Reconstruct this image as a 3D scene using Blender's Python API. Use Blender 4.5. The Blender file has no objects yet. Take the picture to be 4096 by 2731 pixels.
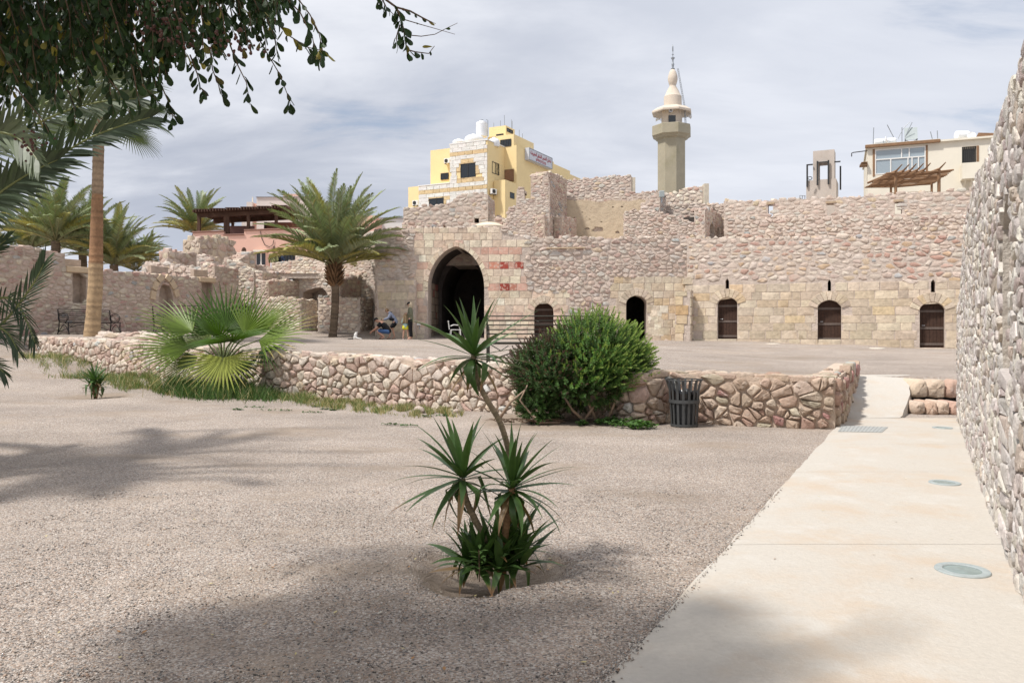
import bpy, bmesh, math, random
import numpy as np
from mathutils import Vector, Matrix, Quaternion, noise as mnoise
from mathutils.geometry import tessellate_polygon

S = bpy.context.scene
COL = S.collection
R = math.radians
PI = math.pi

# ------------------------------------------------------------------ camera
CAMH = 1.6
HOR = 1318.0                   # the photograph's horizon row
K = 28.0 / 24.0
cam_d = bpy.data.cameras.new('camera')
cam = bpy.data.objects.new('camera', cam_d)
COL.objects.link(cam)
cam.location = (0, 0, CAMH)
cam.rotation_euler = (R(90), 0, 0)
cam_d.sensor_width = 36.0
cam_d.lens = 28.0
cam_d.shift_y = (HOR - 1365.5) / 4096.0
cam_d.clip_start = 0.05
cam_d.clip_end = 3000.0
S.camera = cam

# ------------------------------------------------------------------ sun and sky
SUN_EL = 58.0
SUNH = Vector((-0.89, -0.45, 0)).normalized()      # towards the sun, level
tosun = Vector((SUNH.x * math.cos(R(SUN_EL)), SUNH.y * math.cos(R(SUN_EL)), math.sin(R(SUN_EL))))
sun_d = bpy.data.lights.new('sun', 'SUN')
sun = bpy.data.objects.new('sun', sun_d)
COL.objects.link(sun)
sun_d.energy = 4.7
sun_d.angle = R(4.5)
sun_d.color = (1.0, 0.96, 0.905)
sun.rotation_euler = tosun.to_track_quat('Z', 'Y').to_euler()
sun.location = (0, 0, 60)

W = bpy.data.worlds.new('World')
S.world = W
W.use_nodes = True
nt = W.node_tree
nt.nodes.clear()


def N(t, **kw):
    n = nt.nodes.new(t)
    for k, v in kw.items():
        setattr(n, k, v)
    return n


def LK(a, b):
    nt.links.new(a, b)


def math_n(op, a, b=None, clamp=False):
    n = N('ShaderNodeMath', operation=op, use_clamp=clamp)
    for i, x in enumerate((a, b)):
        if x is None:
            continue
        if isinstance(x, (int, float)):
            n.inputs[i].default_value = x
        else:
            LK(x, n.inputs[i])
    return n.outputs[0]


def mapr(x, a, b, c=0.0, d=1.0, smooth=False):
    n = N('ShaderNodeMapRange')
    n.interpolation_type = 'SMOOTHSTEP' if smooth else 'LINEAR'
    LK(x, n.inputs[0])
    for i, v in enumerate((a, b, c, d)):
        n.inputs[i + 1].default_value = v
    return n.outputs[0]


def mixc(f, a, b, mode='MIX'):
    n = N('ShaderNodeMix', data_type='RGBA', blend_type=mode)
    for i, x in ((0, f), (6, a), (7, b)):
        if isinstance(x, (int, float)):
            n.inputs[i].default_value = x
        elif isinstance(x, tuple):
            n.inputs[i].default_value = (*x, 1)
        else:
            LK(x, n.inputs[i])
    return n.outputs[2]


sky = N('ShaderNodeTexSky', sky_type='NISHITA')
sky.sun_disc = False
sky.sun_elevation = R(SUN_EL)
sky.sun_rotation = math.atan2(SUNH.x, SUNH.y)
sky.air_density = 1.0
sky.dust_density = 1.6
tc = N('ShaderNodeTexCoord')
sep = N('ShaderNodeSeparateXYZ')
LK(tc.outputs['Generated'], sep.inputs[0])
zz = math_n('MAXIMUM', sep.outputs[2], 0.0)
den = math_n('ADD', zz, 0.22)
cmb = N('ShaderNodeCombineXYZ')
LK(math_n('DIVIDE', sep.outputs[0], den), cmb.inputs[0])
LK(math_n('DIVIDE', sep.outputs[1], den), cmb.inputs[1])


def wnoise(scale, off, detail=7.0, rough=0.55, dist=0.0, sx=1.0, sy=1.0):
    m = N('ShaderNodeMapping')
    LK(cmb.outputs[0], m.inputs[0])
    m.inputs['Location'].default_value = off
    m.inputs['Scale'].default_value = (sx, sy, 1)
    n = N('ShaderNodeTexNoise')
    LK(m.outputs[0], n.inputs['Vector'])
    n.inputs['Scale'].default_value = scale
    n.inputs['Detail'].default_value = detail
    n.inputs['Roughness'].default_value = rough
    n.inputs['Distortion'].default_value = dist
    return n.outputs[0]


big = wnoise(0.30, (4.3, 1.2, 0), 3.0, 0.5)
med = wnoise(0.9, (1.3, 7.7, 3.0), 8.0, 0.55, 0.4, 0.8, 1.3)
fine = wnoise(2.6, (9.1, 3.4, 1.0), 9.0, 0.6, 0.6, 0.7, 1.4)
shade = math_n('ADD', math_n('MULTIPLY', big, 0.75), math_n('ADD', math_n('MULTIPLY', med, 0.5), math_n('MULTIPLY', fine, 0.16)))
lit = mapr(shade, 0.61, 0.80, 0, 1, True)
cloud = mixc(lit, (4.9, 5.3, 6.3), (9.0, 9.2, 9.8))
# thinner cloud to the east, where the sky brightens
east = mapr(sep.outputs[0], -0.45, 0.55, 0.0, 1.0, True)
cloud = mixc(math_n('MULTIPLY', east, 0.62), cloud, (8.7, 9.05, 9.9))
hz = mapr(sep.outputs[2], 0.0, 0.17, 1.0, 0.0, True)
cloud = mixc(math_n('MULTIPLY', hz, 0.45), cloud, (7.9, 8.3, 9.2))
cover = mapr(math_n('ADD', math_n('MULTIPLY', med, 0.7), math_n('ADD', math_n('MULTIPLY', fine, 0.4), math_n('MULTIPLY', east, -0.10))), 0.33, 0.45, 0.45, 1.0, True)
skyc = mixc(1.0, sky.outputs[0], (1.35, 1.35, 1.35), 'MULTIPLY')
cover = math_n('MAXIMUM', cover, hz)
fin = mixc(cover, skyc, cloud)
bg = N('ShaderNodeBackground')
LK(fin, bg.inputs[0])
bg.inputs[1].default_value = 0.1
wo = N('ShaderNodeOutputWorld')
LK(bg.outputs[0], wo.inputs[0])

S.view_settings.view_transform = 'Standard'
S.view_settings.look = 'None'
S.view_settings.exposure = 0.0
S.view_settings.gamma = 1.0
S.view_settings.use_curve_mapping = False
S.render.engine = 'CYCLES'
S.cycles.max_bounces = 8
S.cycles.diffuse_bounces = 4
S.cycles.transparent_max_bounces = 8
S.cycles.use_denoising = True

# ------------------------------------------------------------------ helpers


def pt(px, py, Y):
    """A point of the place measured in the photograph: column, row and distance along the view axis (24 mm units)."""
    return Vector(((px - 2048) / 2731.0 * Y, Y * K, CAMH + (HOR - py) / 2731.0 * Y))


def pl(px, Y):
    p = pt(px, HOR, Y)
    return Vector((p.x, p.y))


CEN = {}
MATS = {}


def mat(name, color=(0.5, 0.5, 0.5), rough=0.8, noise_amt=0.15, noise_scale=6.0, bump=0.0, bump_scale=40.0, tint=False,
        metal=0.0, spec=0.3, trans=0.0, stain=None, stain_scale=1.2, stain_lo=0.5, stain_hi=0.7, detail=6.0, extra=None):
    if name in MATS:
        return MATS[name]
    m = bpy.data.materials.new(name)
    m.use_nodes = True
    global nt
    keep = nt
    nt = m.node_tree
    nt.nodes.clear()
    out = N('ShaderNodeOutputMaterial')
    b = N('ShaderNodeBsdfPrincipled')
    LK(b.outputs[0], out.inputs[0])
    geo = N('ShaderNodeNewGeometry')
    pos = geo.outputs['Position']
    if tint:
        at = N('ShaderNodeAttribute', attribute_name='tint')
        base = at.outputs['Color']
    else:
        rg = N('ShaderNodeRGB')
        rg.outputs[0].default_value = (*color, 1)
        base = rg.outputs[0]

    def nz(scale, det=detail, rg_=0.6):
        n = N('ShaderNodeTexNoise')
        LK(pos, n.inputs['Vector'])
        n.inputs['Scale'].default_value = scale
        n.inputs['Detail'].default_value = det
        n.inputs['Roughness'].default_value = rg_
        return n.outputs[0]
    if noise_amt > 0:
        f = mapr(nz(noise_scale), 0.25, 0.75, 1 - noise_amt, 1 + noise_amt)
        cb = N('ShaderNodeCombineXYZ')
        for i in range(3):
            LK(f, cb.inputs[i])
        base = mixc(1.0, base, cb.outputs[0], 'MULTIPLY')
    if stain:
        f = mapr(nz(stain_scale, 8, 0.65), stain_lo, stain_hi, 0, stain[3], True)
        base = mixc(f, base, tuple(stain[:3]))
    LK(base, b.inputs['Base Color'])
    b.inputs['Roughness'].default_value = rough
    b.inputs['Metallic'].default_value = metal
    b.inputs['Specular IOR Level'].default_value = spec
    if bump > 0:
        bp = N('ShaderNodeBump')
        bp.inputs['Strength'].default_value = 1.0
        bp.inputs['Distance'].default_value = bump
        h = math_n('ADD', nz(bump_scale, 8, 0.7), math_n('MULTIPLY', nz(bump_scale * 0.25, 4, 0.5), 1.5))
        LK(h, bp.inputs['Height'])
        LK(bp.outputs[0], b.inputs['Normal'])
    if trans > 0:
        tr = N('ShaderNodeBsdfTranslucent')
        tcol = mixc(1.0, base, (1.0, 1.15, 0.35), 'MULTIPLY')
        LK(tcol, tr.inputs[0])
        mx = N('ShaderNodeMixShader')
        mx.inputs[0].default_value = trans
        LK(b.outputs[0], mx.inputs[1])
        LK(tr.outputs[0], mx.inputs[2])
        LK(mx.outputs[0], out.inputs[0])
    if extra:
        extra(b, base, pos, nz)
    nt = keep
    MATS[name] = m
    return m


class G:
    """Collects vertices, faces and a tint per vertex, then links them as one mesh object."""

    def __init__(s):
        s.V, s.F, s.T, s.MI = [], [], [], []

    def add(s, V, F, tint=(1, 1, 1), mi=0):
        o = len(s.V)
        s.V.extend([tuple(v) for v in V])
        s.F.extend([tuple(i + o for i in f) for f in F])
        s.MI.extend([mi] * len(F))
        if len(tint) == len(V) and not isinstance(tint[0], (int, float)):
            s.T.extend(tint)
        else:
            s.T.extend([tuple(tint)] * len(V))
        return s

    def box(s, x0, x1, y0, y1, z0, z1, tint=(1, 1, 1), M=None, mi=0, bev=0.0):
        V = [Vector((x, y, z)) for z in (z0, z1) for x, y in ((x0, y0), (x1, y0), (x1, y1), (x0, y1))]
        if bev > 0:
            b = bev
            V = []
            F = []
            cx, cy, cz = (x0 + x1) / 2, (y0 + y1) / 2, (z0 + z1) / 2
            lv = [(z0, b), (z0 + b, 0), (z1 - b, 0), (z1, b)]
            for z, i in lv:
                e = b - i if False else 0
                a0, a1, c0, c1 = x0 + i, x1 - i, y0 + i, y1 - i
                q = b * 0.9 if i == 0 else 0.0
                V += [Vector((a0 + q, c0, z)), Vector((a1 - q, c0, z)), Vector((a1, c0 + q, z)), Vector((a1, c1 - q, z)),
                      Vector((a1 - q, c1, z)), Vector((a0 + q, c1, z)), Vector((a0, c1 - q, z)), Vector((a0, c0 + q, z))]
            for r in range(3):
                for k in range(8):
                    F.append((r * 8 + k, r * 8 + (k + 1) % 8, r * 8 + 8 + (k + 1) % 8, r * 8 + 8 + k))
            F.append(tuple(reversed(range(8))))
            F.append(tuple(range(24, 32)))
        else:
            F = [(3, 2, 1, 0), (4, 5, 6, 7), (0, 1, 5, 4), (1, 2, 6, 5), (2, 3, 7, 6), (3, 0, 4, 7)]
        if M is not None:
            V = [M @ v for v in V]
        return s.add(V, F, tint, mi)

    def tube(s, P, rad, n=8, tint=(1, 1, 1), caps=True, mi=0):
        P = [Vector(p) for p in P]
        if isinstance(rad, (int, float)):
            rad = [rad] * len(P)
        V, F = [], []
        up = None
        for i, p in enumerate(P):
            a = P[min(i + 1, len(P) - 1)] - P[max(i - 1, 0)]
            if a.length < 1e-9:
                a = Vector((0, 0, 1))
            a.normalize()
            if up is None:
                up = Vector((0, 0, 1)) if abs(a.z) < 0.9 else Vector((1, 0, 0))
            x = a.cross(up)
            if x.length < 1e-6:
                x = a.orthogonal()
            x.normalize()
            y = x.cross(a).normalized()
            up = y
            for k in range(n):
                t = 2 * PI * k / n
                V.append(p + x * (math.cos(t) * rad[i]) + y * (math.sin(t) * rad[i]))
        for i in range(len(P) - 1):
            for k in range(n):
                F.append((i * n + k, i * n + (k + 1) % n, (i + 1) * n + (k + 1) % n, (i + 1) * n + k))
        if caps:
            F.append(tuple(reversed(range(n))))
            F.append(tuple(range((len(P) - 1) * n, len(P) * n)))
        return s.add(V, F, tint, mi)

    def lathe(s, prof, n=16, c=(0, 0, 0), tint=(1, 1, 1), a0=0.0, mi=0, capb=True, capt=True):
        V, F = [], []
        for r, z in prof:
            for k in range(n):
                t = a0 + 2 * PI * k / n
                V.append((c[0] + r * math.cos(t), c[1] + r * math.sin(t), c[2] + z))
        for i in range(len(prof) - 1):
            for k in range(n):
                F.append((i * n + k, i * n + (k + 1) % n, (i + 1) * n + (k + 1) % n, (i + 1) * n + k))
        if capb:
            F.append(tuple(reversed(range(n))))
        if capt:
            F.append(tuple(range((len(prof) - 1) * n, len(prof) * n)))
        return s.add(V, F, tint, mi)

    def ball(s, c, rx, ry=None, rz=None, n=10, m=7, tint=(1, 1, 1), mi=0, M=None):
        ry = ry or rx
        rz = rz or rx
        V, F = [Vector((0, 0, -rz))], []
        for i in range(1, m):
            a = PI * i / m - PI / 2
            for k in range(n):
                t = 2 * PI * k / n
                V.append(Vector((rx * math.cos(a) * math.cos(t), ry * math.cos(a) * math.sin(t), rz * math.sin(a))))
        V.append(Vector((0, 0, rz)))
        for k in range(n):
            F.append((0, 1 + (k + 1) % n, 1 + k))
            F.append((len(V) - 1, len(V) - 1 - n + k, len(V) - 1 - n + (k + 1) % n))
        for i in range(m - 2):
            for k in range(n):
                F.append((1 + i * n + k, 1 + i * n + (k + 1) % n, 1 + (i + 1) * n + (k + 1) % n, 1 + (i + 1) * n + k))
        if M is not None:
            V = [M @ v for v in V]
        V = [v + Vector(c) for v in V]
        return s.add(V, F, tint, mi)

    def prism(s, P2, O, U, Vv, Nn, d0, d1, tint=(1, 1, 1), holes=(), mi=0):
        """Extrudes the outline P2 (with holes) lying in the plane O, U, Vv from d0 to d1 along Nn."""
        loops = [list(P2)] + [list(h) for h in holes]
        flat = [p for l in loops for p in l]
        tris = tessellate_polygon([[Vector((p[0], p[1], 0)) for p in l] for l in loops])
        n = len(flat)
        V = [O + U * p[0] + Vv * p[1] + Nn * d1 for p in flat] + [O + U * p[0] + Vv * p[1] + Nn * d0 for p in flat]
        F = []
        hand = U.cross(Vv).dot(Nn) > 0
        for t in tris:
            a, b, c = (flat[i] for i in t)
            ccw = (b[0] - a[0]) * (c[1] - a[1]) - (b[1] - a[1]) * (c[0] - a[0]) > 0
            t = tuple(t) if ccw == hand else tuple(reversed(t))
            F.append(t)
            F.append(tuple(i + n for i in reversed(t)))
        o = 0
        for li, l in enumerate(loops):
            m = len(l)
            ar = sum(l[i][0] * l[(i + 1) % m][1] - l[(i + 1) % m][0] * l[i][1] for i in range(m))
            fl = (ar > 0) == (li == 0)
            fl = fl == hand
            for i in range(m):
                a, b = o + i, o + (i + 1) % m
                F.append((a, a + n, b + n, b) if fl else (a, b, b + n, a + n))
            o += m
        return s.add(V, F, tint, mi)

    def build(s, name, material, parent=None, smooth=False, label=None, cat=None, group=None, kind=None, center=None, sharp=None):
        if not s.V:
            return None
        A = np.array([tuple(v) for v in s.V], dtype=np.float64)
        if center is None:
            c = (A.min(0) + A.max(0)) / 2
            if parent is None:
                c[2] = A[:, 2].min()
        else:
            c = np.array(center, dtype=np.float64)
        me = bpy.data.meshes.new(name)
        me.from_pydata((A - c).tolist(), [], s.F)
        ms = material if isinstance(material, (list, tuple)) else [material]
        for m in ms:
            me.materials.append(m)
        if len(ms) > 1:
            me.polygons.foreach_set('material_index', s.MI)
        if smooth:
            me.polygons.foreach_set('use_smooth', [True] * len(s.F))
            if sharp:
                me.set_sharp_from_angle(angle=R(sharp))
        at = me.attributes.new('tint', 'FLOAT_COLOR', 'POINT')
        T = np.ones((len(s.V), 4), dtype=np.float32)
        T[:, :3] = np.array([tuple(t)[:3] for t in s.T], dtype=np.float32)
        at.data.foreach_set('color', T.ravel())
        o = bpy.data.objects.new(name, me)
        COL.objects.link(o)
        pc = Vector((0, 0, 0))
        if parent is not None:
            o.parent = parent
            pc = CEN.get(parent.name, Vector((0, 0, 0)))
        o.location = Vector(c) - pc
        CEN[o.name] = Vector(c)
        if kind:
            o['kind'] = kind
        if label:
            o['label'] = label
        if cat:
            o['category'] = cat
        if group:
            o['group'] = group
        return o


def thing(name, label, cat, loc=(0, 0, 0), rz=0.0, group=None, world=False):
    """An Empty at the thing's base. world=True: its parts are written in world coordinates."""
    o = bpy.data.objects.new(name, None)
    COL.objects.link(o)
    o.empty_display_size = 0.3
    o.location = loc
    o.rotation_euler = (0, 0, rz)
    o['label'] = label
    o['category'] = cat
    o['kind'] = 'thing'
    if group:
        o['group'] = group
    CEN[o.name] = Vector(loc) if world else Vector((0, 0, 0))
    return o


KIDS = {}


def copy_tree(o, loc=None, rz=None, scale=None, label=None, group=None):
    kids = {}
    for q in COL.objects:
        if q.parent is not None:
            kids.setdefault(q.parent.name, []).append(q)

    def rec(a, par):
        c = a.copy()
        COL.objects.link(c)
        if par is not None:
            c.parent = par
        for ch in kids.get(a.name, []):
            rec(ch, c)
        return c
    c = rec(o, None)
    CEN[c.name] = Vector((0, 0, 0))
    if loc is not None:
        c.location = loc
    if rz is not None:
        c.rotation_euler = (0, 0, rz)
    if scale is not None:
        c.scale = (scale, scale, scale)
    if label:
        c['label'] = label
    if group:
        c['group'] = group
    return c


def idw(ctrl, x, y, p=3.0):
    sw = sz = 0.0
    for cx, cy, cz in ctrl:
        d = (x - cx) ** 2 + (y - cy) ** 2 + 0.4
        w = d ** (-p / 2)
        sw += w
        sz += w * cz
    return sz / sw


def ctrl_pts(L):
    out = []
    for px, Y, z in L:
        q = pl(px, Y)
        out.append((q.x, q.y, z))
    return out


LOW = ctrl_pts([(2048, 0.5, 0), (2048, 4.3, 0), (500, 4, 0), (3500, 4, 0), (3400, 8, 0), (3700, 12, 0), (3500, 11, 0), (2900, 10.8, 0), (2300, 11.5, 0), (1600, 14, 0),
                (1600, 10, 0), (1200, 15.4, 0.04), (1000, 10, 0), (400, 8, 0), (385, 15.1, 0.10), (800, 17, 0.15), (500, 19.3, 0.29), (150, 23.3, 0.5), (0, 23.4, 1.2), (-100, 22.4, 1.2), (60, 25.6, 1.34), (-40, 21.6, 0.6),
                (-500, 14, 0.1), (-300, 22, 0.9), (-150, 24.3, 1.15), (-40, 25.6, 1.34), (-200, 27, 1.42), (60, 27.5, 1.2), (-700, 25, 1.4), (1000, 25, 0.4), (2000, 25, 0.3), (3200, 25, 0), (5000, 12, 0)])
TER = ctrl_pts([(3728, 27.6, 0.83), (3315, 29, 0.97), (2908, 30.2, 1.10), (2505, 30.5, 1.13), (1640, 29.8, 1.163), (1500, 29.8, 1.163), (1825, 31, 1.17), (1330, 31, 1.24),
                (200, 24.8, 1.42), (420, 25.5, 1.42), (375, 22, 1.38), (640, 25, 1.40), (900, 31, 1.5), (1130, 33, 1.60), (1340, 33.6, 1.55), (1480, 33.5, 1.6),
                (3520, 14.4, 0.62), (3800, 14.4, 0.66), (3000, 12, 0.70), (2700, 12.6, 0.74), (2300, 12.8, 0.84), (2150, 13.8, 0.98), (2000, 13.6, 0.92), (1600, 15.2, 0.98), (1200, 16.6, 1.03), (800, 18.6, 1.12),
                (500, 20.8, 1.22), (100, 25, 1.38), (2400, 20, 0.95), (1400, 22, 1.1), (3400, 20, 0.72), (-200, 26, 1.4), (4300, 26, 0.8)])


def zlow(x, y):
    return idw(LOW, x, y)


def zter(x, y):
    return idw(TER, x, y)


def jit(c, a, rng):
    f = 1 + rng.uniform(-a, a)
    return tuple(max(0.0, min(1.0, q * f * (1 + rng.uniform(-a * 0.15, a * 0.15)))) for q in c)
# ------------------------------------------------------------------ masonry
RUB = [((0.55, 0.445, 0.375), 6), ((0.57, 0.475, 0.405), 7), ((0.585, 0.51, 0.44), 6), ((0.51, 0.395, 0.335), 4), ((0.45, 0.32, 0.27), 2.2), ((0.53, 0.485, 0.43), 4),
       ((0.42, 0.425, 0.40), 0.4), ((0.57, 0.46, 0.33), 1)]
RUB_OCH = [((0.57, 0.45, 0.33), 3), ((0.53, 0.38, 0.255), 2), ((0.47, 0.30, 0.24), 2), ((0.43, 0.42, 0.41), 1.3), ((0.60, 0.52, 0.44), 5), ((0.48, 0.31, 0.25), 3), ((0.57, 0.46, 0.39), 7), ((0.42, 0.42, 0.39), 0.4), ((0.60, 0.52, 0.45), 6)]
RUB_PALE = [((0.68, 0.60, 0.49), 6), ((0.64, 0.53, 0.42), 5), ((0.70, 0.63, 0.53), 5), ((0.58, 0.45, 0.36), 3), ((0.50, 0.34, 0.28), 1), ((0.45, 0.45, 0.42), 1)]
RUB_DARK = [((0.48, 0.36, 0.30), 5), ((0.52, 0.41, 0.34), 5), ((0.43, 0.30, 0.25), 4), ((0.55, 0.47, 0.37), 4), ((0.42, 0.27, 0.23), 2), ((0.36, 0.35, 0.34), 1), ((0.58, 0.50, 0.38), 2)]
LOWP = [((0.53, 0.425, 0.35), 5), ((0.56, 0.475, 0.395), 6), ((0.49, 0.37, 0.305), 4), ((0.58, 0.51, 0.43), 5), ((0.43, 0.31, 0.255), 2), ((0.50, 0.485, 0.455), 0.5), ((0.57, 0.47, 0.36), 1.5)]
LOWR = [((0.42, 0.31, 0.24), 5), ((0.46, 0.355, 0.275), 6), ((0.37, 0.25, 0.195), 4), ((0.50, 0.40, 0.32), 4), ((0.43, 0.37, 0.28), 2), ((0.36, 0.37, 0.345), 0.5), ((0.36, 0.20, 0.18), 1)]
NEAR = [((0.52, 0.48, 0.45), 6), ((0.56, 0.52, 0.48), 6), ((0.60, 0.55, 0.48), 5), ((0.48, 0.42, 0.39), 3), ((0.62, 0.58, 0.53), 3), ((0.45, 0.375, 0.35), 1.5), ((0.53, 0.45, 0.38), 2)]
ASH = [((0.57, 0.475, 0.36), 7), ((0.58, 0.49, 0.385), 6), ((0.55, 0.45, 0.33), 4), ((0.61, 0.52, 0.40), 4), ((0.58, 0.45, 0.30), 1.5), ((0.51, 0.42, 0.33), 2)]
ASH_PALE = [((0.66, 0.56, 0.44), 6), ((0.64, 0.53, 0.42), 5), ((0.62, 0.49, 0.38), 4), ((0.68, 0.60, 0.46), 3), ((0.62, 0.46, 0.37), 2)]
REDS = [((0.59, 0.36, 0.28), 5), ((0.52, 0.24, 0.17), 3), ((0.36, 0.075, 0.055), 2.2), ((0.60, 0.41, 0.33), 2)]
WHITES = [((0.72, 0.66, 0.54), 3), ((0.70, 0.62, 0.48), 2)]


def pick(pal, rng, a=0.12):
    t = rng.uniform(0, sum(w for _, w in pal))
    for c, w in pal:
        t -= w
        if t <= 0:
            break
    return jit(c, a, rng)


def inpoly(x, y, P):
    r = False
    j = len(P) - 1
    for i in range(len(P)):
        xi, yi = P[i]
        xj, yj = P[j]
        if (yi > y) != (yj > y) and x < (xj - xi) * (y - yi) / (yj - yi) + xi:
            r = not r
        j = i
    return r


def nearest(x, y, P):
    best = None
    for i in range(len(P)):
        ax, ay = P[i]
        bx, by = P[(i + 1) % len(P)]
        dx, dy = bx - ax, by - ay
        L = dx * dx + dy * dy
        t = 0 if L == 0 else max(0, min(1, ((x - ax) * dx + (y - ay) * dy) / L))
        qx, qy = ax + t * dx, ay + t * dy
        d = (qx - x) ** 2 + (qy - y) ** 2
        if best is None or d < best[0]:
            best = (d, qx, qy)
    return best[1], best[2]


def voronoi(u0, u1, v0, v1, su, sv, rng, jt=0.42):
    """Irregular cells in loose courses: [(polygon, cu, cv)]."""
    k = su / sv
    rows = []
    v = v0 - sv
    while v < v1 + sv:
        h = sv * rng.uniform(0.6, 1.55)
        row = []
        u = u0 - su * rng.uniform(0.5, 1.6)
        while u < u1 + su:
            w = su * rng.uniform(0.45, 1.8)
            row.append(((u + w / 2 + rng.uniform(-jt, jt) * w * 0.5), (v + h / 2 + rng.uniform(-jt, jt) * h) * k))
            u += w
        rows.append(row)
        v += h
    out = []
    B = su * 2.0
    for i, row in enumerate(rows):
        near = [q for j in range(max(0, i - 2), min(len(rows), i + 3)) for q in rows[j]]
        near.sort()
        xs = [q[0] for q in near]
        import bisect
        for (x, y) in row:
            P = [(x - B, y - B), (x + B, y - B), (x + B, y + B), (x - B, y + B)]
            lo = bisect.bisect_left(xs, x - 2.6 * su)
            hi = bisect.bisect_right(xs, x + 2.6 * su)
            for q in near[lo:hi]:
                if q[0] == x and q[1] == y:
                    continue
                a, b = q[0] - x, q[1] - y
                c = (q[0] * q[0] + q[1] * q[1] - x * x - y * y) / 2
                Q = []
                n = len(P)
                for m in range(n):
                    p, r = P[m], P[(m + 1) % n]
                    dp, dr = a * p[0] + b * p[1] - c, a * r[0] + b * r[1] - c
                    if dp <= 0:
                        Q.append(p)
                    if (dp < 0 < dr) or (dr < 0 < dp):
                        t = dp / (dp - dr)
                        Q.append((p[0] + t * (r[0] - p[0]), p[1] + t * (r[1] - p[1])))
                P = Q
                if len(P) < 3:
                    break
            if len(P) >= 3:
                out.append(([(p[0], p[1] / k) for p in P], x, y / k))
    return out


def courses(u0, u1, v0, v1, hh, wr, rng, hj=0.1):
    """Squared blocks in level courses: [(polygon, cu, cv, course)]."""
    out = []
    v = v0
    ci = 0
    while v < v1:
        h = hh * rng.uniform(1 - hj, 1 + hj)
        u = u0 - rng.uniform(0, wr[1])
        while u < u1:
            w = rng.uniform(*wr)
            a, b, c, d = u, u + w, v, v + h
            P = [(a, c), ((a + b) / 2, c), (b, c), (b, (c + d) / 2), (b, d), ((a + b) / 2, d), (a, d), (a, (c + d) / 2)]
            out.append((P, (a + b) / 2, (c + d) / 2, ci))
            u += w
        v += h
        ci += 1
    return out


class Face:
    def __init__(s, O, U, V, Nn):
        s.O, s.U, s.V, s.N = O, U.normalized(), V.normalized(), Nn.normalized()

    def p(s, u, v, w=0.0):
        return s.O + s.U * u + s.V * v + s.N * w


def stone(face, P, rng, depth, gap, kind='rubble', lod=1, back=0.12, nz=0.10):
    cu = sum(p[0] for p in P) / len(P)
    cv = sum(p[1] for p in P) / len(P)
    if kind == 'rubble':
        Q = []
        n = len(P)
        if n > 7:
            # drop the shortest edges
            while len(P) > 7:
                m = min(range(len(P)), key=lambda i: (P[i][0] - P[i - 1][0]) ** 2 + (P[i][1] - P[i - 1][1]) ** 2)
                P = P[:m] + P[m + 1:]
            n = len(P)
        cf = rng.uniform(0.07, 0.26)
        for i in range(n):
            a, b = P[i], P[(i + 1) % n]
            Q.append((a[0] + cf * (b[0] - a[0]), a[1] + cf * (b[1] - a[1])))
            Q.append((b[0] + cf * (a[0] - b[0]), b[1] + cf * (a[1] - b[1])))
        P = Q
    ext = math.sqrt(max(1e-6, sum((p[0] - cu) ** 2 + (p[1] - cv) ** 2 for p in P) / len(P)))
    k = max(0.5, 1 - gap / ext)
    if kind == 'rubble' and lod < 2:
        k *= rng.choice((1.0, 0.97, 0.92, 0.85, 0.72))
        depth *= rng.choice((0.9, 0.7, 0.5, 0.3))
    P = [(cu + (p[0] - cu) * k, cv + (p[1] - cv) * k) for p in P]
    n = len(P)
    if kind == 'rubble':
        if lod >= 2:
            prof = [(0.96, -back), (1.0, 0.35), (0.93, 0.82), (0.68, 1.0), (0.33, 1.03)]
        else:
            prof = [(0.99, -back), (0.97, 0.30), (0.86, 0.90)]
        tx, ty = rng.gauss(0, 0.16), rng.gauss(0, 0.16)
    else:
        prof = [(1.0, -back), (0.985, 0.35), (0.94, 1.0)]
        tx, ty = rng.gauss(0, 0.05), rng.gauss(0, 0.05)
        nz = nz * 0.35
    V = []
    ph = [rng.uniform(0, 6.28) for _ in range(3)]
    for ri, (r, w) in enumerate(prof):
        for i, p in enumerate(P):
            du, dv = (p[0] - cu) * r, (p[1] - cv) * r
            if ri == 0:
                V.append(face.p(cu + du, cv + dv, -back))
                continue
            j = 1 + rng.gauss(0, nz * 0.5) if ri else 1
            ww = w * (1 + (tx * du + ty * dv) / ext) + rng.gauss(0, nz)
            V.append(face.p(cu + du * j, cv + dv * j, depth * ww))
    V.append(face.p(cu, cv, depth * (1.04 + rng.gauss(0, nz)) * (1.0 if kind == 'rubble' else 0.96)))
    F = []
    ccw = sum(P[i][0] * P[(i + 1) % n][1] - P[(i + 1) % n][0] * P[i][1] for i in range(n)) > 0
    hand = face.U.cross(face.V).dot(face.N) > 0
    fl = ccw == hand
    for r in range(len(prof) - 1):
        for i in range(n):
            a, b, c, d = r * n + i, r * n + (i + 1) % n, (r + 1) * n + (i + 1) % n, (r + 1) * n + i
            F.append((a, b, c, d) if fl else (d, c, b, a))
    e = (len(prof) - 1) * n
    for i in range(n):
        t = (e + i, e + (i + 1) % n, len(V) - 1)
        F.append(t if fl else tuple(reversed(t)))
    return V, F, face.p(cu, cv, 0), ext


def fit(P, holes):
    if not holes:
        return P
    deep = []
    for h in holes:
        lo = min(q[1] for q in h)
        deep.append([(q[0], q[1] - 3.0 if q[1] < lo + 0.02 and lo < 2.0 else q[1]) for q in h])
    holes = deep
    out = []
    for p in P:
        for h in holes:
            if inpoly(p[0], p[1], h):
                p = nearest(p[0], p[1], h)
        out.append(p)
    return out


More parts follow.
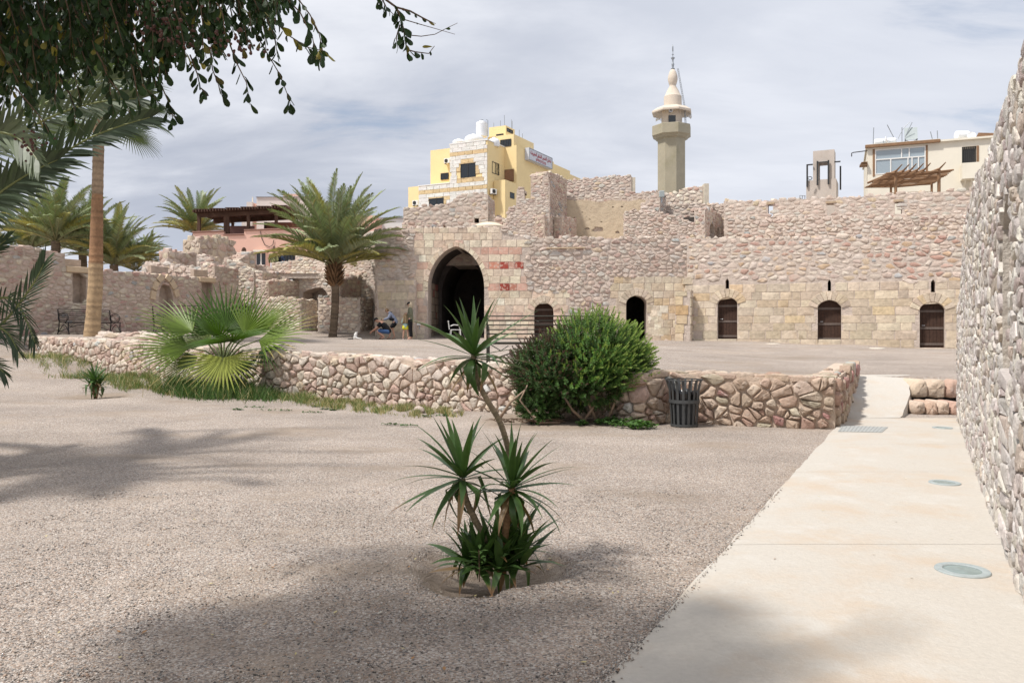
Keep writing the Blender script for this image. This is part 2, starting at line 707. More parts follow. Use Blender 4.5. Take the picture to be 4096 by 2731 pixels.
def arch(cx, w, z0, zs, za, n=7, point=0.35):
    """Outline of a pointed arched opening, going up the left side and down the right."""
    L = [(cx - w / 2, z0), (cx - w / 2, (z0 + zs) / 2), (cx - w / 2, zs)]
    cur = []
    for i in range(1, n):
        t = i / n * PI / 2
        x = w / 2 * math.cos(t)
        z = (za - zs) * ((1 - point) * math.sin(t) + point * (i / n))
        cur.append((x, zs + z))
    return L + [(cx - x, z) for x, z in cur] + [(cx, za)] + [(cx + x, z) for x, z in reversed(cur)] + [(cx + w / 2, zs), (cx + w / 2, (z0 + zs) / 2), (cx + w / 2, z0)]


def widen(P, cx, zs, r):
    out = []
    for x, z in P:
        if z <= zs + 1e-6:
            out.append((x + (r if x > cx else -r), z))
        else:
            d = Vector((x - cx, z - zs * 0.98))
            d.normalize()
            out.append((x + d.x * r, z + d.y * r))
    return out


M_STONE = mat('stone', tint=True, rough=0.92, noise_amt=0.20, noise_scale=11, bump=0.012, bump_scale=38, spec=0.2, stain=(0.555, 0.465, 0.395, 0.75), stain_scale=1.5, stain_lo=0.48, stain_hi=0.64)
M_STONE_N = mat('stone_coarse', tint=True, rough=0.92, noise_amt=0.24, noise_scale=16, bump=0.012, bump_scale=45, spec=0.2, stain=(0.62, 0.57, 0.50, 0.45), stain_scale=9, stain_lo=0.52, stain_hi=0.72)
M_MORTAR = mat('lime_mortar', (0.54, 0.455, 0.39), rough=0.95, noise_amt=0.22, noise_scale=7, bump=0.03, bump_scale=14, spec=0.1)
M_MORTAR_D = mat('shaded_mortar', (0.47, 0.38, 0.31), rough=0.95, noise_amt=0.22, noise_scale=7, bump=0.03, bump_scale=14, spec=0.1)  # darker copy of the lime mortar, shade painted in for walls turned from the sun
M_MORTAR_N = mat('pale_mortar', (0.54, 0.49, 0.43), rough=0.95, noise_amt=0.22, noise_scale=9, bump=0.03, bump_scale=22, spec=0.1)
M_BLOCK = mat('sandstone_block', tint=True, rough=0.92, noise_amt=0.22, noise_scale=7, bump=0.018, bump_scale=22, spec=0.15, stain=(0.50, 0.36, 0.22, 0.5), stain_scale=1.1, stain_lo=0.56, stain_hi=0.78)
M_PAINTED = mat('faded_red_block', tint=True, rough=0.92, noise_amt=0.12, noise_scale=9, bump=0.010, bump_scale=30, spec=0.15, stain=(0.64, 0.50, 0.41, 0.7), stain_scale=8, stain_lo=0.50, stain_hi=0.60)


class Wall:
    """One wall: a solid core of mortar and, on its faces, every stone a piece of geometry."""

    def __init__(s, name, label, A, B, top, base, thick, su=0.36, sv=0.21, pal=RUB, depth=0.030, gap=0.020, holes=(), seed=1, mortar=None, ends=(True, True),
                 lod=1, smat=None, cope=True, cat='wall', back_stones=False, top_stones=False, parts=300, pxholes=(), root=None, foot=0.4, jt=0.42, top_sz=None, nz=0.10):
        s.rng = random.Random(seed)
        s.A = Vector((*A, 0))
        s.B = Vector((*B, 0))
        s.U = (s.B - s.A).normalized()
        s.N = Vector((s.U.y, -s.U.x, 0))
        s.L = (s.B - s.A).length
        s.Z = Vector((0, 0, 1))
        s.face = Face(s.A.copy(), s.U, s.Z, s.N)
        s.t = thick
        s.stones = []
        s.lod, s.depth, s.gap, s.nz = lod, depth, gap, nz
        s.smat = smat or M_STONE
        s.mortar = mortar or M_MORTAR
        s.parts = parts
        s.top = [tuple(q) for q in top_sz] if top_sz else [s.sz(px, py) for px, py in top]
        s.base = base
        s.outline = [(0, base - foot)] + s.top + [(s.L, base - foot)]
        if s.top[0][0] > 0.01 or s.top[0][0] < -0.01:
            s.outline[0] = (s.top[0][0], base - foot)
        if abs(s.top[-1][0] - s.L) > 0.01:
            s.outline[-1] = (s.top[-1][0], base - foot)
        s.holes = [list(h) for h in holes] + [[s.sz(*q) for q in h] for h in pxholes]
        s.regions = []
        s.slits = []
        s.su, s.sv, s.pal, s.jt = su, sv, pal, jt
        s.ends, s.cope, s.top_stones, s.back_stones = ends, cope, top_stones, back_stones
        if root is None:
            c = (s.A + s.B) / 2 - s.N * thick / 2
            root = thing(name, label, cat, (c.x, c.y, base), world=True)
        s.root = root

    def sz(s, px, py):
        """Where the line of sight through a pixel meets the wall's front plane: (along, up)."""
        u = (px - 2048) / 2731.0
        # point on ray: (u*Y, K*Y); plane: (p - A).N = 0
        Y = (s.A.x * s.N.x + s.A.y * s.N.y) / (u * s.N.x + K * s.N.y)
        p = Vector((u * Y, K * Y, 0))
        return ((p - s.A).dot(s.U), CAMH + (HOR - py) / 2731.0 * Y)

    def put(s, face, P, pal, kind='rubble', depth=None, gap=None, tint=None, m=None, lod=None, back=0.12, nz=None):
        V, F, c, e = stone(face, P, s.rng, (depth or s.depth) * s.rng.uniform(0.75, 1.35 if kind == 'rubble' else 1.15), (s.gap * s.rng.choice((0.6, 1.0, 1.0, 1.8))) if gap is None else gap, kind, lod or s.lod, back, nz or s.nz)
        s.stones.append((V, F, c, e, tint or pick(pal, s.rng), m or s.smat, 'stone' if kind == 'rubble' else 'stone_block'))

    def region(s, P, hh=0.34, wr=(0.35, 0.75), pal=ASH, red=None, depth=0.03, gap=0.010, white=0.0, holes=(), hj=0.1):
        """A patch of squared blocks inside the outline P (along, up)."""
        s.regions.append(P)
        us, vs = [p[0] for p in P], [p[1] for p in P]
        hl = s.holes + [list(h) for h in holes]
        for Q, cu, cv, ci in courses(min(us), max(us), min(vs), max(vs), hh, wr, s.rng, hj):
            if not inpoly(cu, cv, P) or any(inpoly(cu, cv, h) for h in hl):
                continue
            a, b, c, d = Q[0][0], Q[2][0], Q[0][1], Q[4][1]
            a2, b2, c2, d2 = max(a, min(us)), min(b, max(us)), max(c, min(vs)), min(d, max(vs))
            spans = [(a2, b2)]
            for h in s.slits:
                if c2 < h[3] and d2 > h[2]:
                    spans = [q for x, y in spans for q in (((x, min(y, h[0])), (max(x, h[1]), y)) if x < h[1] and y > h[0] else ((x, y),))]
            for a2, b2 in spans:
                s.block(a2, b2, c2, d2, cu, cv, ci, hl, pal, red, white, depth, gap)

    def block(s, a2, b2, c2, d2, cu, cv, ci, hl, pal, red, white, depth, gap):
            if b2 - a2 < 0.07:
                return
            Q = [(a2, c2), ((a2 + b2) / 2, c2), (b2, c2), (b2, (c2 + d2) / 2), (b2, d2), ((a2 + b2) / 2, d2), (a2, d2), (a2, (c2 + d2) / 2)]
            Q = fit(Q, hl)
            ar = abs(sum(Q[i][0] * Q[(i + 1) % 8][1] - Q[(i + 1) % 8][0] * Q[i][1] for i in range(8))) / 2
            if ar < 0.012:
                return
            pl_, m = pal, M_BLOCK
            if red and red(cu, cv, ci):
                pl_, m = REDS, M_PAINTED
            elif white and s.rng.random() < white:
                pl_ = WHITES
            s.put(s.face, Q, pl_, 'block', depth * 0.55, gap, m=m)

    def voussoirs(s, hole, cx, zs, r, n=9, pal=ASH_PALE, jamb=True, z0=None, proud=0.04):
        """The ring of wedge stones round an arched opening."""
        up = [p for p in hole if p[1] >= zs - 1e-6]
        # resample the intrados evenly
        d = [0]
        for i in range(1, len(up)):
            d.append(d[-1] + math.dist(up[i], up[i - 1]))

        def at(t):
            t *= d[-1]
            for i in range(1, len(up)):
                if t <= d[i] + 1e-9:
                    f = (t - d[i - 1]) / max(1e-9, d[i] - d[i - 1])
                    return (up[i - 1][0] + f * (up[i][0] - up[i - 1][0]), up[i - 1][1] + f * (up[i][1] - up[i - 1][1]))
            return up[-1]
        for i in range(n):
            a, m_, b = at(i / n), at((i + 0.5) / n), at((i + 1) / n)

            def out(p, k=1.0):
                q = Vector((p[0] - cx, p[1] - (zs - 0.15)))
                q.normalize()
                return (p[0] + q.x * r * k, p[1] + q.y * r * k)
            P = [a, m_, b, out(b, 0.5), out(b), out(m_), out(a), out(a, 0.5)]
            s.put(s.face, P, pal, 'block', proud, 0.008, m=M_BLOCK)
        s.regions.append([(p[0], p[1]) for p in widen(hole, cx, zs, r * 0.95)])

    def fill(s, face, P, su, sv, pal, holes=(), skip=(), edge=0.0):
        us, vs = [p[0] for p in P], [p[1] for p in P]
        for Q, cu, cv in voronoi(min(us), max(us), min(vs), max(vs), su, sv, s.rng, s.jt):
            if not inpoly(cu, cv, P) or any(inpoly(cu, cv, h) for h in holes) or any(inpoly(cu, cv, h) for h in skip):
                continue
            if face is s.face and any(min(q[0] for q in Q) < h[1] and max(q[0] for q in Q) > h[0] and min(q[1] for q in Q) < h[3] and max(q[1] for q in Q) > h[2] and abs(cu - (h[0] + h[1]) / 2) < su * .45 for h in s.slits):
                continue
            lo, hi = min(us) - edge, max(us) + edge
            Q = [(min(max(q[0], lo), hi), min(max(q[1], min(vs)), max(vs) + 0.06)) for q in Q]
            Q = fit(Q, holes)
            n = len(Q)
            ar = abs(sum(Q[i][0] * Q[(i + 1) % n][1] - Q[(i + 1) % n][0] * Q[i][1] for i in range(n))) / 2
            if ar < su * sv * 0.1:
                continue
            s.put(face, Q, pal)

    def topz(s, u):
        T = s.top
        if u <= T[0][0]:
            return T[0][1]
        for i in range(1, len(T)):
            if u <= T[i][0]:
                f = (u - T[i - 1][0]) / max(1e-9, T[i][0] - T[i - 1][0])
                return T[i - 1][1] + f * (T[i][1] - T[i - 1][1])
        return T[-1][1]

    def finish(s):
        g = G()
        vs = max(p[1] for p in s.top)
        inset = 0.05 if s.cope else 0.0
        O2 = [(p[0], p[1] - inset if 0 < i < len(s.outline) - 1 else p[1]) for i, p in enumerate(s.outline)]
        g.prism(O2, s.A, s.U, s.Z, s.N, -s.t, 0.0, holes=s.holes)
        s.core = g.build('wall_core', s.mortar, s.root)
        s.fill(s.face, s.outline, s.su, s.sv, s.pal, s.holes, s.regions)
        u0, u1 = s.top[0][0], s.top[-1][0]
        if s.ends[1]:
            f = Face(s.A + s.U * u1, -s.N, s.Z, s.U)
            s.fill(f, [(0, s.base - 0.1), (0, s.top[-1][1]), (s.t, s.top[-1][1]), (s.t, s.base - 0.1)], s.su * 0.95, s.sv, s.pal)
        if s.ends[0]:
            f = Face(s.A + s.U * u0, -s.N, s.Z, -s.U)
            s.fill(f, [(0, s.base - 0.1), (0, s.top[0][1]), (s.t, s.top[0][1]), (s.t, s.base - 0.1)], s.su * 0.95, s.sv, s.pal)
        if s.cope:
            # loose irregular stones bedded along the broken top
            u = u0
            while u < u1 - s.su * 0.4:
                w = s.su * s.rng.uniform(0.45, 1.15)
                um = min(u + w / 2, u1)
                z = s.topz(um)
                h = s.sv * s.rng.uniform(0.25, 0.75)
                for dd in ([0.0] if s.t < 0.5 else [0.0, 0.5]):
                    f = Face(s.A + s.U * um - s.N * (s.t * dd + min(s.t, 0.5) * 0.5) + s.Z * (z - 0.07), s.U, s.N, s.Z)
                    a, b = w * 0.55, min(s.t, 0.5) * 0.5 * s.rng.uniform(0.85, 1.05)
                    P = [(-a, -b * .6), (-a * .5, -b), (a * .6, -b * .95), (a, -b * .3), (a * .9, b * .7), (a * .2, b), (-a * .7, b * .9)]
                    s.put(f, P, s.pal, depth=h + 0.05, gap=0.01, back=0.05)
                u += w * s.rng.uniform(0.85, 1.3)
        # the stones that show largest are parts, the rest stay joined
        L = []
        for st in s.stones:
            c = st[2]
            d2 = c.x ** 2 + c.y ** 2 + (c.z - 1.6) ** 2
            L.append((st[3] ** 2 / max(1, d2), st))
        L.sort(key=lambda q: -q[0])
        cnt = {}
        rest = {}
        for q, st in L:
            V, F, c, e, tint, m, nm = st
            if cnt.get(nm, 0) < s.parts:
                cnt[nm] = cnt.get(nm, 0) + 1
                G().add(V, F, tint).build(nm, m, s.root, smooth=True, sharp=(48 if nm == 'stone' else 35), center=c)
            else:
                rest.setdefault((nm, m.name), G()).add(V, F, tint)
        for (nm, mn), g in rest.items():
            g.build('small_stones' if nm == 'stone' else 'squared_stones', MATS[mn], s.root, smooth=True, sharp=48, kind='stuff')
        return s
# ------------------------------------------------------------------ ground
PIT = (pl(1950, 4.55).x, pl(1950, 4.55).y, 0.56, 0.13)        # hollow round the yucca
PIT2 = (pl(385, 15.2).x, pl(385, 15.2).y, 0.8, 0.06)
BUSHC = pl(2200, 11.9)


def gravel_extra(b, base, pos, nz):
    v = N('ShaderNodeTexVoronoi')
    LK(pos, v.inputs['Vector'])
    v.inputs['Scale'].default_value = 95
    v2 = N('ShaderNodeTexVoronoi')
    LK(pos, v2.inputs['Vector'])
    v2.inputs['Scale'].default_value = 34
    sp = N('ShaderNodeSeparateColor')
    LK(v.outputs['Color'], sp.inputs[0])
    cr = N('ShaderNodeValToRGB')
    e = cr.color_ramp.elements
    e[0].position, e[0].color = 0.0, (0.17, 0.15, 0.135, 1)
    e[1].position, e[1].color = 1.0, (0.62, 0.56, 0.505, 1)
    for p_, c_ in ((0.18, (0.24, 0.205, 0.185)), (0.45, (0.42, 0.35, 0.295)), (0.62, (0.43, 0.33, 0.26)), (0.8, (0.47, 0.415, 0.365))):
        q = e.new(p_)
        q.color = (*c_, 1)
    LK(sp.outputs[0], cr.inputs[0])
    mp = N('ShaderNodeMapping')
    LK(pos, mp.inputs[0])
    mp.inputs['Scale'].default_value = (0.55, 1.0, 1.0)
    mp.inputs['Rotation'].default_value = (0, 0, R(18))
    nb = N('ShaderNodeTexNoise')
    LK(mp.outputs[0], nb.inputs['Vector'])
    nb.inputs['Scale'].default_value = 0.75
    nb.inputs['Detail'].default_value = 9
    nb.inputs['Roughness'].default_value = 0.66
    sand = mapr(nb.outputs[0], 0.49, 0.68, 0, 0.8, True)
    # bare soil in the planting hollows and under the big bush
    for hx, hy, hr in ((PIT[0], PIT[1], 0.60), (PIT2[0], PIT2[1], 0.9), (BUSHC.x, BUSHC.y, 1.5)):
        dn = N('ShaderNodeVectorMath', operation='DISTANCE')
        fl_ = N('ShaderNodeVectorMath', operation='MULTIPLY')
        LK(pos, fl_.inputs[0])
        fl_.inputs[1].default_value = (1, 1, 0)
        LK(fl_.outputs[0], dn.inputs[0])
        dn.inputs[1].default_value = (hx, hy, 0)
        dd = math_n('ADD', dn.outputs['Value'], math_n('MULTIPLY', math_n('SUBTRACT', nz(3.2, 6, 0.6), 0.5), 0.7))
        sand = math_n('MAXIMUM', sand, mapr(dd, hr * 0.62, hr * 1.05, 1.0, 0.0, True))
    col = mixc(sand, cr.outputs[0], mixc(mapr(nz(14, 8, 0.7), 0.35, 0.65), (0.29, 0.225, 0.17), (0.41, 0.335, 0.27)))
    tone = mapr(nz(0.5, 8, 0.6), 0.3, 0.7, 0.76, 1.10)
    cb = N('ShaderNodeCombineXYZ')
    for i in range(3):
        LK(tone, cb.inputs[i])
    col = mixc(1.0, col, cb.outputs[0], 'MULTIPLY')
    LK(col, b.inputs['Base Color'])
    bp = N('ShaderNodeBump')
    bp.inputs['Strength'].default_value = 0.9
    bp.inputs['Distance'].default_value = 0.010
    h = math_n('ADD', v.outputs['Distance'], math_n('MULTIPLY', v2.outputs['Distance'], 0.7))
    h = math_n('ADD', math_n('MULTIPLY', h, -1.0), math_n('ADD', math_n('MULTIPLY', nz(5, 5), 1.6), math_n('MULTIPLY', nz(1.6, 6), 4.0)))
    LK(h, bp.inputs['Height'])
    LK(bp.outputs[0], b.inputs['Normal'])


M_GRAVEL = mat('gravel', (0.5, 0.42, 0.37), rough=0.95, noise_amt=0.0, spec=0.15, extra=gravel_extra)


def conc_extra(b, base, pos, nz):
    # weathering: warm stains across the slab, fine grit
    st = mapr(nz(0.9, 9, 0.66), 0.46, 0.68, 0, 0.6, True)
    col = mixc(st, base, (0.49, 0.385, 0.285))
    st2 = mapr(nz(1.7, 9, 0.7), 0.52, 0.66, 0, 0.6, True)
    col = mixc(st2, col, (0.53, 0.505, 0.465))
    st3 = mapr(nz(34, 3, 0.5), 0.71, 0.76, 0, 0.5, True)
    col = mixc(st3, col, (0.36, 0.28, 0.21))
    LK(col, b.inputs['Base Color'])


M_PATH = mat('cream_concrete', (0.49, 0.455, 0.405), rough=0.9, noise_amt=0.07, noise_scale=30, bump=0.003, bump_scale=60, spec=0.2, extra=conc_extra)
M_EARTH = mat('sandy_earth', (0.33, 0.25, 0.185), rough=0.97, noise_amt=0.25, noise_scale=8, bump=0.02, bump_scale=22, spec=0.1)


def hollow(x, y, P):
    d = math.hypot(x - P[0], (y - P[1]))
    r = P[2] * (1 + 0.35 * mnoise.noise(Vector((x * 1.9, y * 1.9, 1.7))) + 0.12 * mnoise.noise(Vector((x * 9, y * 9, 1.7))))
    t = d / r
    if t >= 1.35:
        return 0.0
    if t < 1:
        return -P[3] * (1 - (t ** 2.4)) + 0.022 * t ** 4
    return 0.022 * (1.35 - t) / 0.35


def low_h(x, y):
    h = zlow(x, y) + 0.025 * mnoise.noise(Vector((x * 0.35, y * 0.35, 0))) + 0.016 * mnoise.noise(Vector((x * 1.4, y * 1.4, 4))) + 0.006 * mnoise.noise(Vector((x * 5, y * 5, 7)))
    return h + hollow(x, y, PIT) + hollow(x, y, PIT2)


def sheet(name, xs, ys, hf, material, keep=None, kind='structure'):
    V = [(x, y, hf(x, y)) for y in ys for x in xs]
    n = len(xs)
    F = []
    for j in range(len(ys) - 1):
        for i in range(n - 1):
            if keep and not keep((xs[i] + xs[i + 1]) / 2, (ys[j] + ys[j + 1]) / 2):
                continue
            F.append((j * n + i, j * n + i + 1, (j + 1) * n + i + 1, (j + 1) * n + i))
    g = G()
    g.add(V, F)
    return g.build(name, material, None, smooth=True, kind=kind)


def spaced(a, b, step, grow=1.0):
    out = [a]
    while out[-1] < b:
        out.append(out[-1] + step)
        step *= grow
    return out


# lower court: fine near the camera, coarser away from it
xs = [-x for x in reversed(spaced(0.12, 70, 0.12, 1.035))] + spaced(0, 70, 0.12, 1.035)
ys = [-y for y in reversed(spaced(0.3, 40, 0.5, 1.15))] + spaced(0.0, 95, 0.10, 1.018)
pc = PIT
xs2 = sorted([x for x in xs if not (pc[0] - 0.9 < x < pc[0] + 0.9)] + [pc[0] - 0.9 + 0.04 * i for i in range(46)])
ys2 = sorted([y for y in ys if not (pc[1] - 0.9 < y < pc[1] + 0.9)] + [pc[1] - 0.9 + 0.04 * i for i in range(46)])
sheet('gravel_ground', xs2, ys2, low_h, M_GRAVEL)

# ------------------------------------------------------------------ the low curved wall and the terrace behind it
LWP = [(60, 25.0), (120, 23.6), (300, 21.6), (500, 19.7), (650, 18.5), (800, 17.4), (1000, 16.4), (1200, 15.6), (1400, 15.0), (1600, 14.35), (1800, 13.6), (2000, 12.95), (2200, 12.45), (2350, 12.15),
       (2470, 11.75), (2540, 11.35), (2620, 11.45), (2665, 11.75), (2720, 11.72), (3000, 11.35), (3339, 11.0)]
LTOP = [(60, 1.33), (300, 1.30), (500, 1.25), (800, 1.13), (1200, 1.06), (1600, 0.98), (2000, 0.93), (2200, 0.90), (2470, 0.88), (2620, 0.86), (2720, 0.86), (3000, 0.83), (3339, 0.80)]


def interp(T, x):
    if x <= T[0][0]:
        return T[0][1]
    for a, b in zip(T, T[1:]):
        if x <= b[0]:
            return a[1] + (b[1] - a[1]) * (x - a[0]) / (b[0] - a[0])
    return T[-1][1]


class Curve:
    """A polyline in plan, smoothed, addressed by arc length."""

    def __init__(s, P, k=3):
        for _ in range(k):
            Q = [P[0]]
            for a, b in zip(P, P[1:]):
                Q += [a.lerp(b, 0.25), a.lerp(b, 0.75)]
            Q.append(P[-1])
            P = Q
        s.P = P
        s.d = [0]
        for a, b in zip(P, P[1:]):
            s.d.append(s.d[-1] + (b - a).length)
        s.L = s.d[-1]

    def at(s, u):
        import bisect
        u2 = max(0, min(s.L - 1e-6, u))
        i = max(0, min(len(s.P) - 2, bisect.bisect_right(s.d, u2) - 1))
        f = (u2 - s.d[i]) / max(1e-9, s.d[i + 1] - s.d[i])
        p = s.P[i].lerp(s.P[i + 1], f)
        t = (s.P[min(len(s.P) - 1, i + 2)] - s.P[max(0, i - 1)]).normalized()
        if u > s.L:
            p = p + t * (u - s.L)
        if u < 0:
            p = p + t * u
        return p, t


class CurvedFace:
    def __init__(s, cv, mode, topf=None, thick=0.45):
        s.cv, s.mode, s.topf, s.thick = cv, mode, topf, thick
        s.U, s.V, s.N = Vector((1, 0, 0)), Vector((0, 0, 1)), Vector((0, -1, 0))
        if mode == 'top':
            s.V, s.N = Vector((0, 1, 0)), Vector((0, 0, 1))

    def p(s, u, v, w=0.0):
        q, t = s.cv.at(u)
        n = Vector((t.y, -t.x))
        if s.mode == 'front':
            q = q + n * w
            return Vector((q.x, q.y, v))
        q = q - n * v
        return Vector((q.x, q.y, s.topf(u) + w))


curve = Curve([pl(*q) for q in LWP])
CT = []
for pxx, z in LTOP:
    # arc length of each measured height
    q = pl(pxx, interp([(a, b) for a, b in LWP], pxx))
    best = min(range(len(curve.P)), key=lambda i: (curve.P[i] - q).length)
    CT.append((curve.d[best], z))
lw_top = lambda u: interp(CT, u)
e0 = curve.P[-1]
e1 = pl(3423, 14.25)
M_LOWM = mat('earthy_mortar', (0.56, 0.45, 0.36), rough=0.95, noise_amt=0.2, noise_scale=9, bump=0.02, bump_scale=22, spec=0.1)


class LowWall(Wall):
    def __init__(s):
        s.rng = random.Random(77)
        s.face, s.slits = None, []
        s.stones = []
        s.lod, s.depth, s.gap, s.nz = 2, 0.070, 0.017, 0.075
        s.smat, s.parts, s.jt = M_STONE_N, 300, 0.45
        s.root = thing('retaining_wall', 'low curved wall of rounded pink and tan field stones holding up the gravel terrace', 'wall', (*curve.at(curve.L / 2)[0], 0.0), world=True)

    def go(s):
        th = 0.42
        base = lambda u: zlow(*curve.at(u)[0]) - 0.06
        g = G()
        n = int(curve.L / 0.3)
        V = []
        for i in range(n + 1):
            u = curve.L * i / n
            p, t = curve.at(u)
            nn = Vector((t.y, -t.x))
            a, b = p, p - nn * th
            z1 = lw_top(u) - 0.02
            V += [(a.x, a.y, base(u) - 0.3), (a.x, a.y, z1), (b.x, b.y, z1), (b.x, b.y, 0.0)]
        F = []
        for i in range(n):
            for k in range(3):
                F.append((i * 4 + k, (i + 1) * 4 + k, (i + 1) * 4 + k + 1, i * 4 + k + 1))
        F += [(0, 1, 2, 3), tuple(n * 4 + k for k in (3, 2, 1, 0))]
        g.add(V, F)
        # the return along the ramp
        d = (e1 - e0)
        L2 = d.length
        U2 = Vector((d.x, d.y, 0)).normalized()
        N2 = Vector((U2.y, -U2.x, 0))
        A2 = Vector((e0.x, e0.y, 0))
        rt = lambda u: 0.80 + 0.11 * u / L2
        g.prism([(0, -0.3), (0, rt(0) - .02), (L2, rt(L2) - .02), (L2, -0.3)], A2, U2, Vector((0, 0, 1)), N2, -th, 0)
        g.build('wall_core', M_LOWM, s.root)
        ff = CurvedFace(curve, 'front')
        rb = curve.L * 0.62

        def pal(u):
            p, _ = curve.at(u)
            f = min(1, max(0, (p.x - 0.5) / 2.5))
            return LOWR if s.rng.random() < f else LOWP
        # stones shrink a little to the left, where they are also flatter
        cells = voronoi(0, curve.L, 0, 1.4, 0.205, 0.165, s.rng, 0.8)
        for P, cu, cv in cells:
            zb, zt = base(cu), lw_top(cu)
            if cv < zb or cv > zt - 0.02 or cu > curve.L or cu < 0:
                continue
            P = [(min(max(q[0], 0.0), curve.L), min(max(q[1], zb - 0.05), zt + 0.03)) for q in P]
            s.put(ff, P, pal(cu), lod=2)
        tf = CurvedFace(curve, 'top', lambda u: lw_top(u) - 0.03, th)
        for P, cu, cv in voronoi(0, curve.L, 0, th, 0.34, 0.20, s.rng, 0.5):
            if not (-0.02 < cv < th and 0 < cu < curve.L):
                continue
            P = [(min(max(q[0], 0.0), curve.L), min(max(q[1], -0.06), th + 0.03)) for q in P]
            s.put(tf, P, pal(cu), depth=0.06, lod=2, back=0.03)
        # left end
        p, t = curve.at(0)
        f = Face(Vector((p.x, p.y, 0)), Vector((t.y, -t.x, 0)) * -1, Vector((0, 0, 1)), Vector((-t.x, -t.y, 0)))
        s.fill(f, [(0, base(0)), (0, lw_top(0)), (th, lw_top(0)), (th, base(0))], 0.24, 0.2, LOWP)
        rf = Face(A2, U2, Vector((0, 0, 1)), N2)
        s.fill(rf, [(0, 0.0), (0, rt(0)), (L2, rt(L2)), (L2, 0.0)], 0.27, 0.20, LOWR)
        rtf = Face(A2 + Vector((0, 0, rt(0) - 0.03)), U2, -N2, Vector((0, 0, 1)))
        s.fill(rtf, [(0, 0), (L2, 0), (L2, th), (0, th)], 0.34, 0.2, LOWR)
        re = Face(Vector((e1.x, e1.y, 0)), -N2, Vector((0, 0, 1)), U2)
        s.fill(re, [(0, 0.3), (0, .9), (th, .9), (th, .3)], 0.27, 0.2, LOWR)
        # share the stones out
        L = sorted(s.stones, key=lambda st: -st[3] ** 2 / max(1, st[2].length_squared))
        for st in L[:s.parts]:
            G().add(st[0], st[1], st[4]).build('stone', st[5], s.root, smooth=True, sharp=42, center=st[2])
        g = G()
        for st in L[s.parts:]:
            g.add(st[0], st[1], st[4])
        g.build('small_stones', M_STONE_N, s.root, smooth=True, sharp=42, kind='stuff')


lw = LowWall()
lw.go()

# terrace: a fan of strips running back from the wall's centre line
edge = []
for i in range(141):
    u = curve.L * i / 140
    p, t = curve.at(u)
    nn = Vector((t.y, -t.x))
    edge.append(p - nn * 0.22)
d2 = (e1 - e0).normalized()
n2 = Vector((d2.y, -d2.x))
for i in range(1, 13):
    edge.append(e0.lerp(e1, i / 12) - n2 * 0.22)
ramp_l, ramp_r = pl(3424, 14.35), pl(3628, 14.15)
for i in range(9):
    edge.append(ramp_l.lerp(ramp_r, i / 8))
edge += [pl(3700, 13.9), pl(3830, 13.6), pl(4000, 13.4), pl(4400, 13.2)]
edge.insert(0, pl(-200, 25.5))
edge.insert(0, pl(-900, 24.0))
mono = []
for p in edge:
    if not mono or p.x / p.y > mono[-1].x / mono[-1].y + 0.0008:
        mono.append(p)
edge = mono
V, F = [], []
rowsn = 60
for i, p in enumerate(edge):
    far = Vector((p.x / p.y * 75 + (0 if p.x > 0 else -8), 75.0))
    for j in range(rowsn):
        f = (j / (rowsn - 1)) ** 1.7
        q = p.lerp(far, f)
        V.append((q.x, q.y, zter(q.x, q.y) + 0.02 * mnoise.noise(Vector((q.x * .5, q.y * .5, 9))) - (0.10 if j == 0 else 0)))
for i in range(len(edge) - 1):
    for j in range(rowsn - 1):
        a = i * rowsn + j
        F.append((a, a + rowsn, a + rowsn + 1, a + 1))
g = G()
g.add(V, F)
g.build('gravel_terrace', M_GRAVEL, None, smooth=True, kind='structure')

# ------------------------------------------------------------------ concrete path and ramp
DV = Vector((0.605, K)).normalized()


def onpath(off, Y):
    return Vector((off + 0.605 * Y, K * Y))


M_JOINT = mat('joint_shadow', (0.42, 0.34, 0.26), rough=0.95, noise_amt=0.2)
path = thing('concrete_path', 'cream concrete footpath with a ramp up to the terrace', 'path', (0, 0, 0), world=True)
del path['category'], path['label']
path['kind'] = 'structure'
G().box(0, 1, 0, 1, 0, 1)
cuts = [-6, -1.2, 2.6, 5.0, 7.55, 9.35, 10.55, 12.15]
rr = random.Random(4)
for a, b in zip(cuts, cuts[1:]):
    g = G()
    n = 14
    V = []
    for i in range(n + 1):
        Y = a + 0.002 + (b - a - 0.004) * i / n
        l = onpath(-1.44 + 0.03 * mnoise.noise(Vector((Y * 1.3, 2, 0))) + 0.016 * mnoise.noise(Vector((Y * 6.3, 2, 0))), Y)
        r_ = onpath(0.60, Y)
        for k in range(9):
            q = l.lerp(r_, k / 8)
            V.append((q.x, q.y, 0.030 + (0 if 0 < k else -0.004)))
        V.append((l.x - 0.012, l.y, -0.05))
    F = []
    for i in range(n):
        for k in range(8):
            F.append((i * 10 + k, i * 10 + k + 1, (i + 1) * 10 + k + 1, (i + 1) * 10 + k))
        F.append((i * 10 + 9, i * 10, (i + 1) * 10, (i + 1) * 10 + 9))
    g.add(V, F)
    g.build('slab', M_PATH, path, smooth=False)
